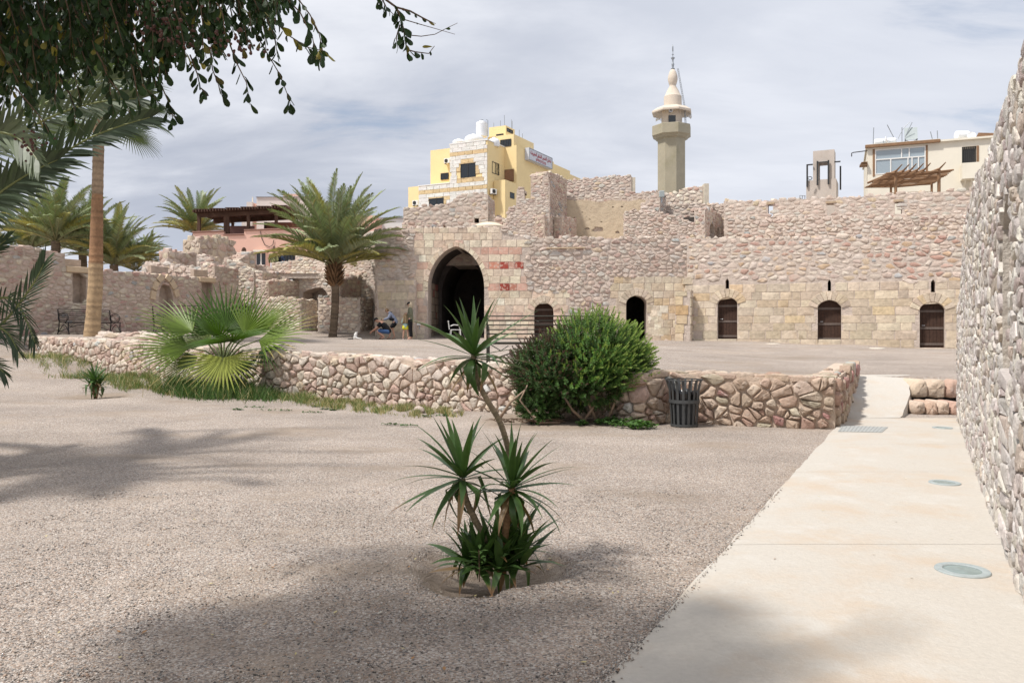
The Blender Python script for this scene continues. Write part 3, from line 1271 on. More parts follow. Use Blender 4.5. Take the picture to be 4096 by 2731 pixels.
# ramp
g = G()
V = []
n = 16
for i in range(n + 1):
    t = i / n
    Y = 12.14 + (14.45 - 12.14) * t
    l = onpath(-1.46 + 0.08 * (1 - t), Y)
    r0 = pl(3600, 12.2)
    r1 = pl(3632, 14.45)
    r_ = r0.lerp(r1, t) + Vector((0.10 * math.sin(t * 2.8), 0))
    r_ = Vector((r_.x + 0.05 * mnoise.noise(Vector((t * 7, 0, 3))), l.y + (r_.y - l.y) * 1.0))
    z = 0.03 + (0.645 - 0.03) * (3 * t * t - 2 * t ** 3) * 0.5 + (0.645 - 0.03) * t * 0.5
    for k in range(7):
        q = l.lerp(r_, k / 6)
        V.append((q.x, q.y, z))
    V.append((r_.x + 0.02, r_.y, -0.1))
F = []
for i in range(n):
    for k in range(7):
        F.append((i * 8 + k, i * 8 + k + 1, (i + 1) * 8 + k + 1, (i + 1) * 8 + k))
g.add(V, F)
g.build('ramp', M_PATH, path, smooth=False)

# ------------------------------------------------------------------ rough stone steps beside the ramp
st = thing('stone_steps', 'two rough steps of reddish boulders beside the concrete ramp', 'steps', (*pl(3730, 13), 0), world=True)
rs = random.Random(8)
for (x0, x1, Y, z0, z1, nst) in ((3640, 3835, 12.95, 0.0, 0.26, 4), (3634, 3835, 13.7, 0.25, 0.62, 3)):
    A_, B_ = pl(x0, Y), pl(x1, Y - 0.1)
    for i in range(nst):
        a, b = A_.lerp(B_, i / nst), A_.lerp(B_, (i + 1) / nst)
        f = Face(Vector((a.x, a.y, z0)), Vector((b.x - a.x, b.y - a.y, 0)), Vector((0, 0, 1)), Vector((0, -1, 0)))
        w = (b - a).length
        h = z1 - z0
        P = [(0, 0), (w * .5, -.02), (w, 0), (w, h * .6), (w * .93, h), (w * .4, h * rs.uniform(.93, 1.06)), (w * .05, h * .93), (0, h * .5)]
        V, F_, c, e = stone(f, P, rs, 0.15, 0.012, 'rubble', 2, 0.5, 0.05)
        G().add(V, F_, pick([((0.48, 0.34, 0.26), 1), ((0.52, 0.41, 0.32), 1), ((0.42, 0.28, 0.22), 1)], rs)).build('boulder', M_STONE_N, st, smooth=True, sharp=50)

# ------------------------------------------------------------------ the rough wall close by on the right
rw_A = Vector((0.585 + 0.605 * 12.05, K * 12.05))
rw_B = Vector((0.585 + 0.605 * -2.2, K * -2.2))
Lr = (rw_A - rw_B).length
kk = Lr / 14.25


def rs_(Y):
    return (12.05 - Y) * kk


hol = [(rs_(5.12), 1.25), (rs_(5.12), 2.35), (rs_(5.0), 2.52), (rs_(4.62), 2.50), (rs_(4.5), 2.3), (rs_(4.5), 1.9), (rs_(4.62), 1.6), (rs_(4.62), 1.25)]
hol2 = [(rs_(7.3), 1.2), (rs_(7.3), 1.75), (rs_(7.05), 1.9), (rs_(6.9), 1.75), (rs_(6.9), 1.2)]
w = Wall('rubble_wall', 'tall rough rubble wall close by along the right edge of the concrete path', rw_A, rw_B, [], 0.0, 0.7, su=0.18, sv=0.12, pal=NEAR, depth=0.026, gap=0.014,
         top_sz=[(0, 2.0), (rs_(11.0), 2.2), (rs_(10.4), 2.6), (rs_(9.8), 3.0), (rs_(8), 3.26), (rs_(6), 3.2), (rs_(4), 3.24), (rs_(1), 3.3), (Lr, 3.3)],
         holes=[hol, hol2], seed=12, mortar=M_MORTAR_N, lod=2, smat=M_STONE_N, nz=0.11, ends=(True, False), jt=0.5)
w.finish()
g = G()
for h in (hol, hol2):
    us = [p[0] for p in h]
    g.box(min(us) - 0.1, max(us) + 0.1, -0.5, -0.28, 1.0, 2.7, M=Matrix.Translation(w.A) @ Matrix(((w.U.x, w.N.x, 0, 0), (w.U.y, w.N.y, 0, 0), (0, 0, 1, 0), (0, 0, 0, 1))))
g.build('niche_back', M_MORTAR_D, w.root)
# ------------------------------------------------------------------ the fort: ranges, gate and ruined rooms
def dirw(px0, Y0, px1):
    """Plan ends of a wall that runs straight away from the camera's side, parallel to the path."""
    u0, u1 = (px0 - 2048) / 2731.0, (px1 - 2048) / 2731.0
    X0 = u0 * Y0
    Y1 = (X0 - 0.605 * Y0) / (u1 - 0.605)
    return pl(px0, Y0), pl(px1, Y1)


M_PLANK = mat('dark_door_wood', (0.052, 0.027, 0.018), rough=0.75, noise_amt=0.35, noise_scale=9, bump=0.004, bump_scale=30, spec=0.3)
M_STRAP = mat('weathered_strap', (0.13, 0.10, 0.085), rough=0.7, noise_amt=0.2)
M_METAL = mat('brushed_handle', (0.45, 0.45, 0.46), rough=0.35, metal=0.9, noise_amt=0.05)
M_SHADED = mat('shaded_plaster', (0.065, 0.055, 0.05), rough=0.95, noise_amt=0.3, noise_scale=2, bump=0.02, bump_scale=10)  # near-black lining: the shade of vault and chambers is put into the colour
M_ROOMF = mat('dusty_floor', (0.35, 0.29, 0.24), rough=0.95, noise_amt=0.2)


def door_in(w, hole, inset=0.3, n=7, straps=(0.08, 0.42, 0.78), handle='l', label=None):
    us = [p[0] for p in hole]
    a, b, z0 = min(us), max(us), min(p[1] for p in hole)
    M = lambda u, v, d: w.A + w.U * u + w.N * d + w.Z * v
    up = hole
    f0 = Face(w.A, w.U, w.Z, w.N)
    g = G()
    g.prism([(a - .02, z0), (b + .02, z0), (b + .02, z0 + 0.05), (a - .02, z0 + .05)], w.A, w.U, w.Z, w.N, -inset - 0.1, -inset + 0.06)
    d = g.build('door', M_STRAP, w.root)
    if label:
        d['label'] = label

    def topat(u):
        best = z0
        for p, q in zip(hole, hole[1:]):
            lo, hi = min(p[0], q[0]), max(p[0], q[0])
            if lo <= u <= hi and hi > lo:
                best = max(best, p[1] + (q[1] - p[1]) * (u - p[0]) / (q[0] - p[0]))
            elif abs(u - p[0]) < 1e-4:
                best = max(best, p[1])
        return best
    rr_ = random.Random(int(a * 100))
    for i in range(n):
        x0, x1 = a + (b - a) * i / n + 0.004, a + (b - a) * (i + 1) / n - 0.004
        g = G()
        P = [(x0, z0 + 0.03), (x1, z0 + 0.03), (x1, topat(x1 - 1e-3)), ((x0 + x1) / 2, topat((x0 + x1) / 2)), (x0, topat(x0 + 1e-3))]
        k = rr_.uniform(0, 0.008)
        g.prism(P, w.A, w.U, w.Z, w.N, -inset - 0.045, -inset + k)
        g.build('plank', M_PLANK, d)
    H = max(p[1] for p in hole) - z0
    for s_ in straps:
        g = G()
        z = z0 + H * s_
        g.prism([(a + .01, z), (b - .01, z), (b - .01, z + 0.09), (a + .01, z + 0.09)], w.A, w.U, w.Z, w.N, -inset, -inset + 0.022)
        for i in range(9):
            u = a + (b - a) * (i + .5) / 9
            g.ball(M(u, z + 0.045, -inset + 0.024), 0.014, n=6, m=4)
        g.build('strap', M_STRAP, d)
    u = a + 0.10 if handle == 'l' else b - 0.10
    g = G()
    g.tube([M(u, z0 + H * 0.5, -inset), M(u, z0 + H * .5, -inset + 0.06), M(u + (0.11 if handle == 'l' else -0.11), z0 + H * .5, -inset + 0.06)], 0.011, 6)
    g.build('handle', M_METAL, d)
    return d


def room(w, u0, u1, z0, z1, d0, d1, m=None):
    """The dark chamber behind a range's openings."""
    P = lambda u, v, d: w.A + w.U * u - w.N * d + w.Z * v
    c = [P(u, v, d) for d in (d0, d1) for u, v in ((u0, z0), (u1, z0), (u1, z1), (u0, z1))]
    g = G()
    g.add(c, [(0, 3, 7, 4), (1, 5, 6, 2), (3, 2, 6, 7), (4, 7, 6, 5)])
    g.build('chamber_lining', m or M_SHADED, w.root)
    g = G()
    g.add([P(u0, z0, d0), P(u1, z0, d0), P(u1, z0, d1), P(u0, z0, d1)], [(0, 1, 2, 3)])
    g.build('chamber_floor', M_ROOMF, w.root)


# ---- gate range with the great arch
mA, mB = pl(1500, 31.6), pl(2752, 30.95)
m = Wall('gate_range', 'sunlit gate range with the tall pointed archway and faded red courses', mA, mB,
         [(1500, 917), (1612, 917), (1618, 909), (2014, 906), (2022, 926), (2105, 946), (2200, 950), (2350, 945), (2450, 952), (2600, 945), (2752, 949)], 1.14, 1.0, su=0.31, sv=0.165, pal=RUB, seed=21, depth=0.06)
sz = m.sz
gl, _ = sz(1712, 1150)
gr, zs = sz(1937, 1150)
ga = sz(1818, 986)[1]
gate = arch((gl + gr) / 2, gr - gl, 1.0, zs, ga, 12, 0.25)
m.holes.append(gate)
m.voussoirs(gate, (gl + gr) / 2, zs, 0.24, 19, ASH_PALE)
dl, _ = sz(2137, 1240)
dr, dzs = sz(2214, 1242)
d1 = arch((dl + dr) / 2, dr - dl, 1.1, dzs, sz(2175, 1208)[1], 8, 0.6)
m.holes.append(d1)
m.voussoirs(d1, (dl + dr) / 2, dzs, 0.34, 9, ASH_PALE)
el, _ = sz(2505, 1215)
er, ezs = sz(2587, 1215)
d2_ = arch((el + er) / 2, er - el, 1.12, ezs, sz(2546, 1181)[1], 8, 0.3)
m.holes.append(d2_)
m.voussoirs(d2_, (el + er) / 2, ezs, 0.36, 9, ASH)
redz = [sz(1990, y)[1] for y in (992, 1050, 1106, 1161)]
ul, ur = sz(1700, 1100)[0], sz(1915, 1100)[0]


def isred(u, v, ci):
    if min(abs(v - z) for z in redz) > 0.15:
        return False
    return (u > ur and u < sz(2092, 1100)[0]) or (sz(1655, 1100)[0] < u < ul and m.rng.random() < 0.35)


H0 = redz[0] - redz[1]
zb = redz[3] - H0 * 4.25
m.region([sz(*q) for q in [(1656, 1366), (1656, 911), (2014, 908), (2020, 945), (2100, 948), (2108, 1172), (2276, 1172), (2280, 1366)]][0:1] + [sz(1656, 911), sz(2012, 910), sz(2016, 946), sz(2102, 948), sz(2108, 1172), sz(2276, 1174), sz(2280, 1366)],
         hh=H0 / 2, wr=(0.25, 0.62), pal=ASH_PALE, red=isred, white=0.05, hj=0.0)
m.region([sz(2440, 1366), sz(2440, 1195), sz(2458, 1108), sz(2750, 1106), sz(2752, 1366)], hh=0.33, wr=(0.3, 0.7), pal=ASH, white=0.06)
m.region([sz(2592, 1345), sz(2592, 1222), sz(2655, 1222), sz(2655, 1345)], hh=0.30, wr=(0.2, 0.35), pal=WHITES)
m.finish()
# vault of the gateway: side walls, pointed barrel and end wall, laid in courses
g = G()
D0, D1 = 0.98, 8.2
secs = [0.98, 3.2, 3.25, 8.2]
pr = gate
n = len(pr)
narrow = [((gl + gr) / 2 + (p[0] - (gl + gr) / 2) * 0.86, p[1] if p[1] < 1.05 else 1.0 + (p[1] - 1.0) * 0.93) for p in pr]
V = []
for d, prof in ((0.95, pr), (3.2, pr), (3.2, narrow), (8.2, narrow)):
    V += [m.A + m.U * p[0] + m.Z * p[1] - m.N * d for p in prof]
F = []
for k in range(3):
    for i in range(n - 1):
        F.append((k * n + i, k * n + i + 1, (k + 1) * n + i + 1, (k + 1) * n + i))
F.append(tuple(3 * n + i for i in range(n)))
g.add(V, F)
g.build('vault', M_SHADED, m.root)
vf = Face(m.A + m.U * gl - m.N * 0.98, -m.N, m.Z, m.U)
rg = random.Random(5)
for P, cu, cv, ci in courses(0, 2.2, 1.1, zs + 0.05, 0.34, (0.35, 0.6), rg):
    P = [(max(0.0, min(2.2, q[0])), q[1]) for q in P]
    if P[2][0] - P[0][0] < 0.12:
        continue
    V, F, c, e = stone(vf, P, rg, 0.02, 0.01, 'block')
    G().add(V, F, pick([((0.27, 0.22, 0.17), 3), ((0.24, 0.18, 0.14), 2), ((0.26, 0.10, 0.08), 0.4)], rg)).build('jamb_block', M_BLOCK, m.root, smooth=True, sharp=40)  # block tints darkened to paint in the shade of the passage
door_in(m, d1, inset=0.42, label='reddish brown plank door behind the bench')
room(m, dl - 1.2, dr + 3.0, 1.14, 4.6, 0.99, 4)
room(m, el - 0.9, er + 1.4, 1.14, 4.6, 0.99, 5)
# open door leaf folded back in the second doorway
g = G()
g.box(0, 0.05, -0.7, 0, 0, 1.75, M=Matrix.Translation(m.A + m.U * (el + 0.03) - m.N * 0.5 + m.Z * 1.16) @ Matrix.Rotation(R(14), 4, 'Z') @ Matrix.Rotation(R(180), 4, 'Z'))
g.build('open_door', M_PLANK, m.root)
# long beams bedded in the rubble
g = G()
a_, b_ = sz(2185, 994), sz(2340, 992)
g.tube([m.A + m.U * a_[0] + m.Z * a_[1] + m.N * 0.08, m.A + m.U * b_[0] + m.Z * b_[1] + m.N * 0.08], 0.04, 6)
M_OLDW = mat('old_beam', (0.42, 0.32, 0.22), rough=0.9, noise_amt=0.2)
g.build('tie_beam', M_OLDW, m.root)
# quoins of the projecting doorway bay
for i, y in enumerate((1112, 1140, 1170, 1200, 1232, 1262, 1295, 1328)):
    u, z = sz(2741 - (0 if i % 2 else 8), y)
    f = Face(m.A + m.U * (u - 0.05) + m.N * 0.0, m.U, m.Z, m.N)
    ww = 0.48 if i % 2 else 0.6
    V, F, c, e = stone(f, [(0, z - .3), (ww / 2, z - .3), (ww, z - .3), (ww, z - .15), (ww, z), (ww / 2, z), (0, z), (0, z - .15)], m.rng, 0.16, 0.012, 'block')
    G().add(V, F, pick(ASH, m.rng)).build('quoin', M_BLOCK, m.root, smooth=True, sharp=35)

# ---- small dome over the gate
dm = thing('plaster_dome', 'shallow cream plaster dome above the great archway', 'dome', (*pl(1955, 33.4), 6.4), world=True)
c = pt(1955, 908, 33.4)
g = G()
prof = [(0.84 * (1 - i / 9), 0.24 * (1 - (1 - i / 9) ** 2)) for i in range(9)] + [(0.01, 0.24)]
g.lathe([(0.84, -0.6)] + prof, 28, c, capb=True)
g.build('dome_shell', mat('cream_plaster', (0.66, 0.57, 0.44), rough=0.9, noise_amt=0.08), dm, smooth=True, sharp=50)

# ---- stable range on the right
rA, rB = pl(2747, 30.9), pl(3920, 27.25)
r = Wall('store_range', 'long sunlit range with three brown doors under slit windows', rA, rB,
         [(2747, 949), (2850, 950), (3000, 946), (3150, 950), (3300, 944), (3500, 950), (3700, 945), (3920, 948)], 0.95, 1.0, su=0.36, sv=0.19, pal=RUB_OCH, seed=31, depth=0.028, gap=0.032)
sz = r.sz
dd = []
for x0, x1, ya, ys_, yb, sl in ((2870, 2949, 1189, 1216, 1362, (2902, 2916, 1113, 1160)), (3271, 3365, 1200, 1232, 1372, (3311, 3324, 1117, 1171)), (3679, 3779, 1207, 1240, 1396, (3724, 3741, 1117, 1173))):
    a, z_s = sz(x0, ys_)
    b, z_s = sz(x1, ys_)
    zb_ = sz((x0 + x1) / 2, yb)[1]
    h = arch((a + b) / 2, b - a, zb_, z_s, sz((x0 + x1) / 2, ya)[1], 8, 0.3)
    r.holes.append(h)
    r.voussoirs(h, (a + b) / 2, z_s, 0.40, 9, ASH)
    dd.append(h)
    s0, s1 = sz(sl[0], sl[2]), sz(sl[1], sl[3])
    r.slits.append((s0[0] - .01, s1[0] + .01, s1[1], s0[1]))
    r.holes.append([(s0[0], s1[1]), (s0[0], s0[1] - 0.12), ((s0[0] + s1[0]) / 2, s0[1]), (s1[0], s0[1] - 0.12), (s1[0], s1[1])])
r.region([sz(2772, 1420), sz(2772, 1126), sz(3920, 1124), sz(3920, 1460)], hh=0.34, wr=(0.35, 0.95), pal=ASH, holes=())
r.finish()
for h, lb in zip(dd, ('brown plank door nearest the stone pier', 'middle brown plank door of the three', 'brown plank door nearest the rough wall')):
    door_in(r, h, inset=0.26, label=lb)
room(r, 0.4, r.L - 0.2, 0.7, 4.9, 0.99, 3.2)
# pier of worn quoins at its left end
qp = Wall('stone_pier', 'worn stained stone pier between the open doorway and the first brown door', pl(2700, 30.55), pl(2760, 30.35), [(2700, 1166), (2760, 1166)], 1.0, 0.5, seed=5, cope=False, ends=(False, False))
qp.region(qp.outline[:], hh=0.40, wr=(0.45, 0.7), pal=[((0.58, 0.46, 0.31), 3), ((0.55, 0.38, 0.22), 2), ((0.60, 0.50, 0.36), 3)], depth=0.07)
qe = Face(qp.A + qp.U * qp.L, -qp.N, qp.Z, qp.U)
for P, cu, cv, ci in courses(0, 0.5, 1.0, qp.top[1][1], 0.40, (0.5, 0.6), qp.rng, 0.05):
    P = [(max(0, min(.5, q[0])), q[1]) for q in P]
    if P[2][0] - P[0][0] > 0.1:
        qp.put(qe, P, ASH, 'block', 0.05, 0.015, m=M_BLOCK)
qp.ends = (False, False)
qp.finish()

# ---- upper works
def W_(name, label, A, B, top, base, t, **kw):
    w_ = Wall(name, label, A, B, top, base, t, **kw)
    w_.finish()
    return w_


def deck(name, label, pts_, z, t=0.25):
    g = G()
    zs_ = z if isinstance(z, tuple) else (z,) * len(pts_)
    n = len(pts_)
    V = [(p.x, p.y, a) for p, a in zip(pts_, zs_)] + [(p.x, p.y, a - t) for p, a in zip(pts_, zs_)]
    g.add(V, [(0, i, i + 1) for i in range(1, n - 1)] + [(n, n + i + 1, n + i) for i in range(1, n - 1)] + [(i, n + i, n + (i + 1) % n, (i + 1) % n) for i in range(n)])
    return g.build(name, M_MORTAR, None, kind='structure')


up = Wall('parapet_wall', 'high parapet wall with three square lookout holes above the store range', pl(2895, 33.2), pl(3960, 29.6), [(2895, 801), (3060, 800), (3160, 795), (3300, 789), (3450, 783), (3600, 772), (3780, 762), (3960, 754)], 5.2, 0.55,
          su=0.36, sv=0.18, pal=RUB, seed=41, depth=0.021, gap=0.03,
          pxholes=[[(3072, 868), (3072, 818), (3092, 818), (3092, 868)], [(3309, 860), (3309, 814), (3337, 814), (3337, 860)], [(3580, 856), (3580, 808), (3608, 808), (3608, 856)]])
up.slits = [(min(q[0] for q in h), max(q[0] for q in h), min(q[1] for q in h), max(q[1] for q in h)) for h in up.holes]
up.finish()
for (a, b, y) in ((3066, 3098, 818), (3303, 3343, 814), (3574, 3614, 808)):
    s0, s1 = up.sz(a, y), up.sz(b, y)
    G().box(s0[0], s1[0], -0.5, 0.05, s0[1], s0[1] + 0.09, M=Matrix.Translation(up.A) @ Matrix(((up.U.x, up.N.x, 0, 0), (up.U.y, up.N.y, 0, 0), (0, 0, 1, 0), (0, 0, 0, 1)))).build('lintel', M_OLDW, up.root)
W_('parapet_ledge', 'thick lower course of stones projecting along the foot of the high parapet wall', pl(2897, 32.7), pl(3960, 29.1), [(2897, 872), (3200, 868), (3500, 866), (3960, 858)], 5.2, 0.5, su=0.30, sv=0.144, pal=RUB, seed=42, depth=0.06)
A_, B_ = dirw(2820, 31.8, 2906)
tri = Wall('arcade_wall', 'shaded short wall with three little arches below the parapet', A_, B_, [(2820, 832), (2850, 838), (2906, 866)], 5.0, 0.5, su=0.25, sv=0.144, pal=RUB_DARK, seed=43)
for x0, x1, ya, yb in ((2838, 2858, 892, 955), (2868, 2879, 908, 955), (2888, 2898, 920, 955)):
    a, z1 = tri.sz(x0, (ya + yb) / 2)
    b, z2 = tri.sz(x1, (ya + yb) / 2)
    zt = tri.sz((x0 + x1) / 2, ya)[1]
    tri.holes.append(arch((a + b) / 2, b - a, 5.25, zt - (b - a) * 0.45, zt, 6, 0.1))
tri.finish()
room(tri, 0.2, tri.L - .1, 5.2, 6.9, 0.49, 2.0)
W_('rubble_block', 'small square stone block at the top of the arcade wall', pl(2838, 34.4), pl(2902, 34.2), [(2838, 815), (2902, 813)], 5.0, 0.8, su=0.25, sv=0.144, pal=RUB, seed=44)
W_('upper_room_wall', 'broken rubble room wall sloping down to the right in front of the minaret', pl(2495, 32.6), pl(2822, 31.9), [(2495, 850), (2520, 838), (2560, 842), (2610, 843), (2665, 853), (2740, 875), (2812, 897), (2822, 905)], 5.2, 0.5, su=0.25, sv=0.108, pal=RUB, seed=45, depth=0.05)
W_('back_rubble_wall', 'low sunlit rubble wall right below the minaret', pl(2640, 34.6), pl(2850, 34.0), [(2640, 812), (2760, 811), (2850, 814)], 5.2, 0.5, su=0.29, sv=0.144, pal=RUB, seed=46)
W_('curved_rubble_wall', 'rubble wall dipping in a curve at the foot of the minaret', pl(2650, 36.6), pl(2812, 36.0), [(2650, 772), (2680, 772), (2715, 766), (2750, 750), (2785, 744), (2812, 743)], 5.5, 0.5, su=0.29, sv=0.186, pal=RUB_PALE, seed=47)
G().box(-0.12, 0.12, -0.25, 0.25, 5.6, 9.25, M=Matrix.Translation((*pl(2822, 36.0), 0))).build('corner_post', mat('pale_post', (0.58, 0.52, 0.42), rough=0.9), None, label='pale squared stone post ending the curved rubble wall', cat='post')
A_, B_ = pl(2560, 33.4), pl(2640, 33.1)
W_('stair_wall', 'stepped rubble stair wall with a shaded side left of the minaret foot', A_, B_, [(2560, 830), (2585, 800), (2610, 778), (2640, 763)], 5.2, 1.6, su=0.28, sv=0.129, pal=RUB, seed=48)
# plastered room
pw = Wall('plastered_wall', 'big tan plastered wall with flaked holes in the ruined upper room', pl(2262, 35.9), pl(2640, 35.2), [(2262, 786), (2360, 778), (2440, 772), (2560, 768), (2640, 762)], 5.2, 0.6, su=0.29, sv=0.144, pal=RUB, seed=49)
pw.region([pw.sz(2262, 960), pw.sz(2262, 800), pw.sz(2420, 806), pw.sz(2600, 800), pw.sz(2600, 960)], hh=9, wr=(20, 30))
pw.stones = []
pw.finish()
M_TANP = mat('tan_plaster', (0.55, 0.45, 0.325), rough=0.95, noise_amt=0.12, noise_scale=2.5, bump=0.03, bump_scale=5, stain=(0.46, 0.36, 0.26, 0.6), stain_scale=1.3, stain_lo=0.5, stain_hi=0.7)
g = G()
rp = random.Random(6)
O = [pw.sz(2263, 960), pw.sz(2263, 798), pw.sz(2300, 804), pw.sz(2345, 800), pw.sz(2400, 812), pw.sz(2440, 802), pw.sz(2520, 806), pw.sz(2560, 798), pw.sz(2600, 804), pw.sz(2600, 960)]
hl = []
for cx, cy, r0_ in ((2436, 809, 10), (2452, 830, 4), (2488, 828, 4), (2360, 878, 3), (2406, 888, 3), (2392, 918, 18), (2350, 915, 8), (2470, 930, 8), (2330, 850, 2.5)):
    P = []
    for k in range(9):
        a = 2 * PI * k / 9
        q = r0_ * rp.uniform(0.6, 1.2)
        P.append(pw.sz(cx + q * 1.4 * math.cos(a), cy - q * 0.7 * math.sin(a)))
    if cy > 812:
        hl.append(P)
g.prism(O, pw.A, pw.U, pw.Z, pw.N, 0.01, 0.085, holes=hl)
g.build('plaster_coat', M_TANP, pw.root)
W_('top_rubble_wall', 'highest sunlit rubble wall behind the plastered room', pl(2258, 37.6), pl(2526, 37.0), [(2258, 722), (2330, 715), (2400, 706), (2450, 702), (2526, 700)], 5.5, 0.6, su=0.29, sv=0.144, pal=RUB, seed=50)
G().box(-0.1, 0.1, -0.2, 0.2, 8.6, 9.85, M=Matrix.Translation((*pl(2532, 37.2), 0))).build('corner_post', MATS['pale_post'], None, label='pale squared stone post ending the highest rubble wall', cat='post')
A_, B_ = dirw(2174, 33.5, 2268)
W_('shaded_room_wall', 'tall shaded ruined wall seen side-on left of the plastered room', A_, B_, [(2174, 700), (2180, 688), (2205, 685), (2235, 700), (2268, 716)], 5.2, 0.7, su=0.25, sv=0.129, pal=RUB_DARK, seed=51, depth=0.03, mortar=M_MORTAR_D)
W_('jagged_wall', 'jagged pale rubble wall standing broken above the right part of the gate', pl(2018, 33.0), pl(2198, 32.8),
   [(2018, 905), (2026, 868), (2034, 824), (2064, 819), (2067, 752), (2096, 750), (2099, 795), (2121, 793), (2124, 752), (2166, 736), (2172, 700), (2192, 690), (2198, 740)], 5.2, 0.6, su=0.25, sv=0.115, pal=RUB, seed=52, depth=0.021, nz=0.16)
A_, B_ = dirw(2178, 32.6, 2234)
W_('low_shaded_wall', 'low shaded wall end in front of the plastered room', A_, B_, [(2178, 862), (2234, 866)], 5.2, 0.5, su=0.25, sv=0.129, pal=RUB_DARK, seed=53, depth=0.03, mortar=M_MORTAR_D)
A_, B_ = dirw(2246, 33.2, 2306)
W_('low_shaded_wall', 'second low shaded wall end with a lit edge beside the plastered wall', A_, B_, [(2246, 864), (2306, 872)], 5.2, 0.4, su=0.25, sv=0.129, pal=RUB_DARK, seed=54, depth=0.03, mortar=M_MORTAR_D)
# left tower stub over the gate
tw = Wall('tower_wall', 'rubble tower stub rising in steps above the great archway with a small square hole', pl(1613, 34.4), pl(1952, 34.0),
          [(1613, 832), (1690, 824), (1790, 812), (1812, 800), (1828, 784), (1848, 774), (1900, 770), (1952, 773)], 5.2, 2.6, su=0.30, sv=0.172, pal=RUB, seed=55, depth=0.021, pxholes=[[(1897, 892), (1897, 868), (1916, 868), (1916, 892)]])
tw.finish()
W_('broken_ledge', 'crumbling ledge of reddish stones at the foot of the tower stub', pl(1608, 33.4), pl(1770, 33.3), [(1608, 893), (1700, 888), (1770, 892)], 5.2, 0.5, su=0.25, sv=0.144, pal=RUB_DARK, seed=56)
W_('rubble_stub', 'short rubble stub between the dome and the jagged wall', pl(1945, 34.2), pl(2030, 34.0), [(1945, 862), (2008, 866), (2030, 872)], 5.2, 0.6, su=0.29, sv=0.144, pal=RUB, seed=57)

# ---- ruined rooms on the left
W_('terrace_wall', 'long rubble wall climbing behind the date palm towards the gate', pl(1182, 36.6), pl(1660, 32.6), [(1182, 1012), (1280, 1004), (1335, 968), (1480, 925), (1600, 908), (1660, 908)], 1.5, 0.8, su=0.28, sv=0.144, pal=RUB, seed=61, depth=0.021, ends=(True, False))
W_('walkway_wall', 'pale rubble parapet in front of the two walkers on the upper level', pl(1086, 36.4), pl(1340, 35.6), [(1086, 1052), (1130, 1046), (1180, 1036), (1250, 1032), (1340, 1036)], 4.2, 0.5, su=0.25, sv=0.122, pal=RUB_PALE, seed=62)
bw = Wall('room_back_wall', 'back wall of the ruined rooms with a cave-like broken opening', pl(1045, 35.6), pl(1516, 33.9), [(1045, 1086), (1200, 1088), (1300, 1090), (1516, 1090)], 1.5, 0.9, su=0.28, sv=0.136, pal=RUB_PALE, seed=63,
          pxholes=[[(1212, 1330), (1212, 1170), (1238, 1158), (1262, 1150), (1290, 1152), (1304, 1165), (1312, 1185), (1312, 1330)], [(1474, 1330), (1474, 1195), (1490, 1188), (1506, 1176), (1512, 1190), (1512, 1330)]])
bw.finish()
room(bw, 1.0, bw.L - 0.1, 1.4, 4.4, 0.89, 4.0)
A_, B_ = dirw(1048, 33.9, 1196)
W_('cross_wall', 'shaded cross wall reaching back to the pink building side of the rooms', A_, B_, [(1048, 1086), (1196, 1092)], 1.5, 0.5, su=0.25, sv=0.144, pal=RUB_DARK, seed=64, mortar=M_MORTAR_D, depth=0.03)
A_, B_ = dirw(1074, 33.4, 1213)
W_('cross_wall', 'shaded cross wall rising behind the block left of the cave-like opening', A_, B_, [(1074, 1122), (1213, 1118)], 1.5, 0.5, su=0.25, sv=0.144, pal=RUB_DARK, seed=65, mortar=M_MORTAR_D, depth=0.03)
A_, B_ = dirw(1361, 32.9, 1460)
W_('cross_wall', 'shaded stepped cross wall behind the palm with a taller far end', A_, B_, [(1361, 1112), (1430, 1114), (1436, 1096), (1460, 1094)], 1.5, 0.5, su=0.25, sv=0.144, pal=RUB_DARK, seed=66, mortar=M_MORTAR_D, depth=0.03)
W_('room_front_block', 'waist-high pale stone block left of the cave-like opening', pl(1058, 32.9), pl(1205, 32.5), [(1058, 1190), (1120, 1186), (1205, 1194)], 1.5, 1.6, su=0.29, sv=0.150, pal=RUB_PALE, seed=67, depth=0.055)
W_('room_front_block', 'pale stone block standing directly behind the date palm trunk', pl(1272, 32.7), pl(1441, 32.4), [(1272, 1184), (1350, 1186), (1441, 1190)], 1.5, 1.7, su=0.30, sv=0.150, pal=RUB_PALE, seed=68, depth=0.055)
ab = Wall('ashlar_buttress', 'tan squared-stone wall face left of the great archway behind the family', pl(1508, 31.3), pl(1662, 31.2), [(1508, 1122), (1662, 1120)], 1.15, 1.2, seed=69, cope=False, ends=(True, False))
ab.region(ab.outline[:], hh=0.36, wr=(0.35, 0.8), pal=[((0.52, 0.44, 0.33), 4), ((0.56, 0.46, 0.33), 4), ((0.48, 0.40, 0.32), 2), ((0.58, 0.47, 0.36), 2)])
ab.finish()
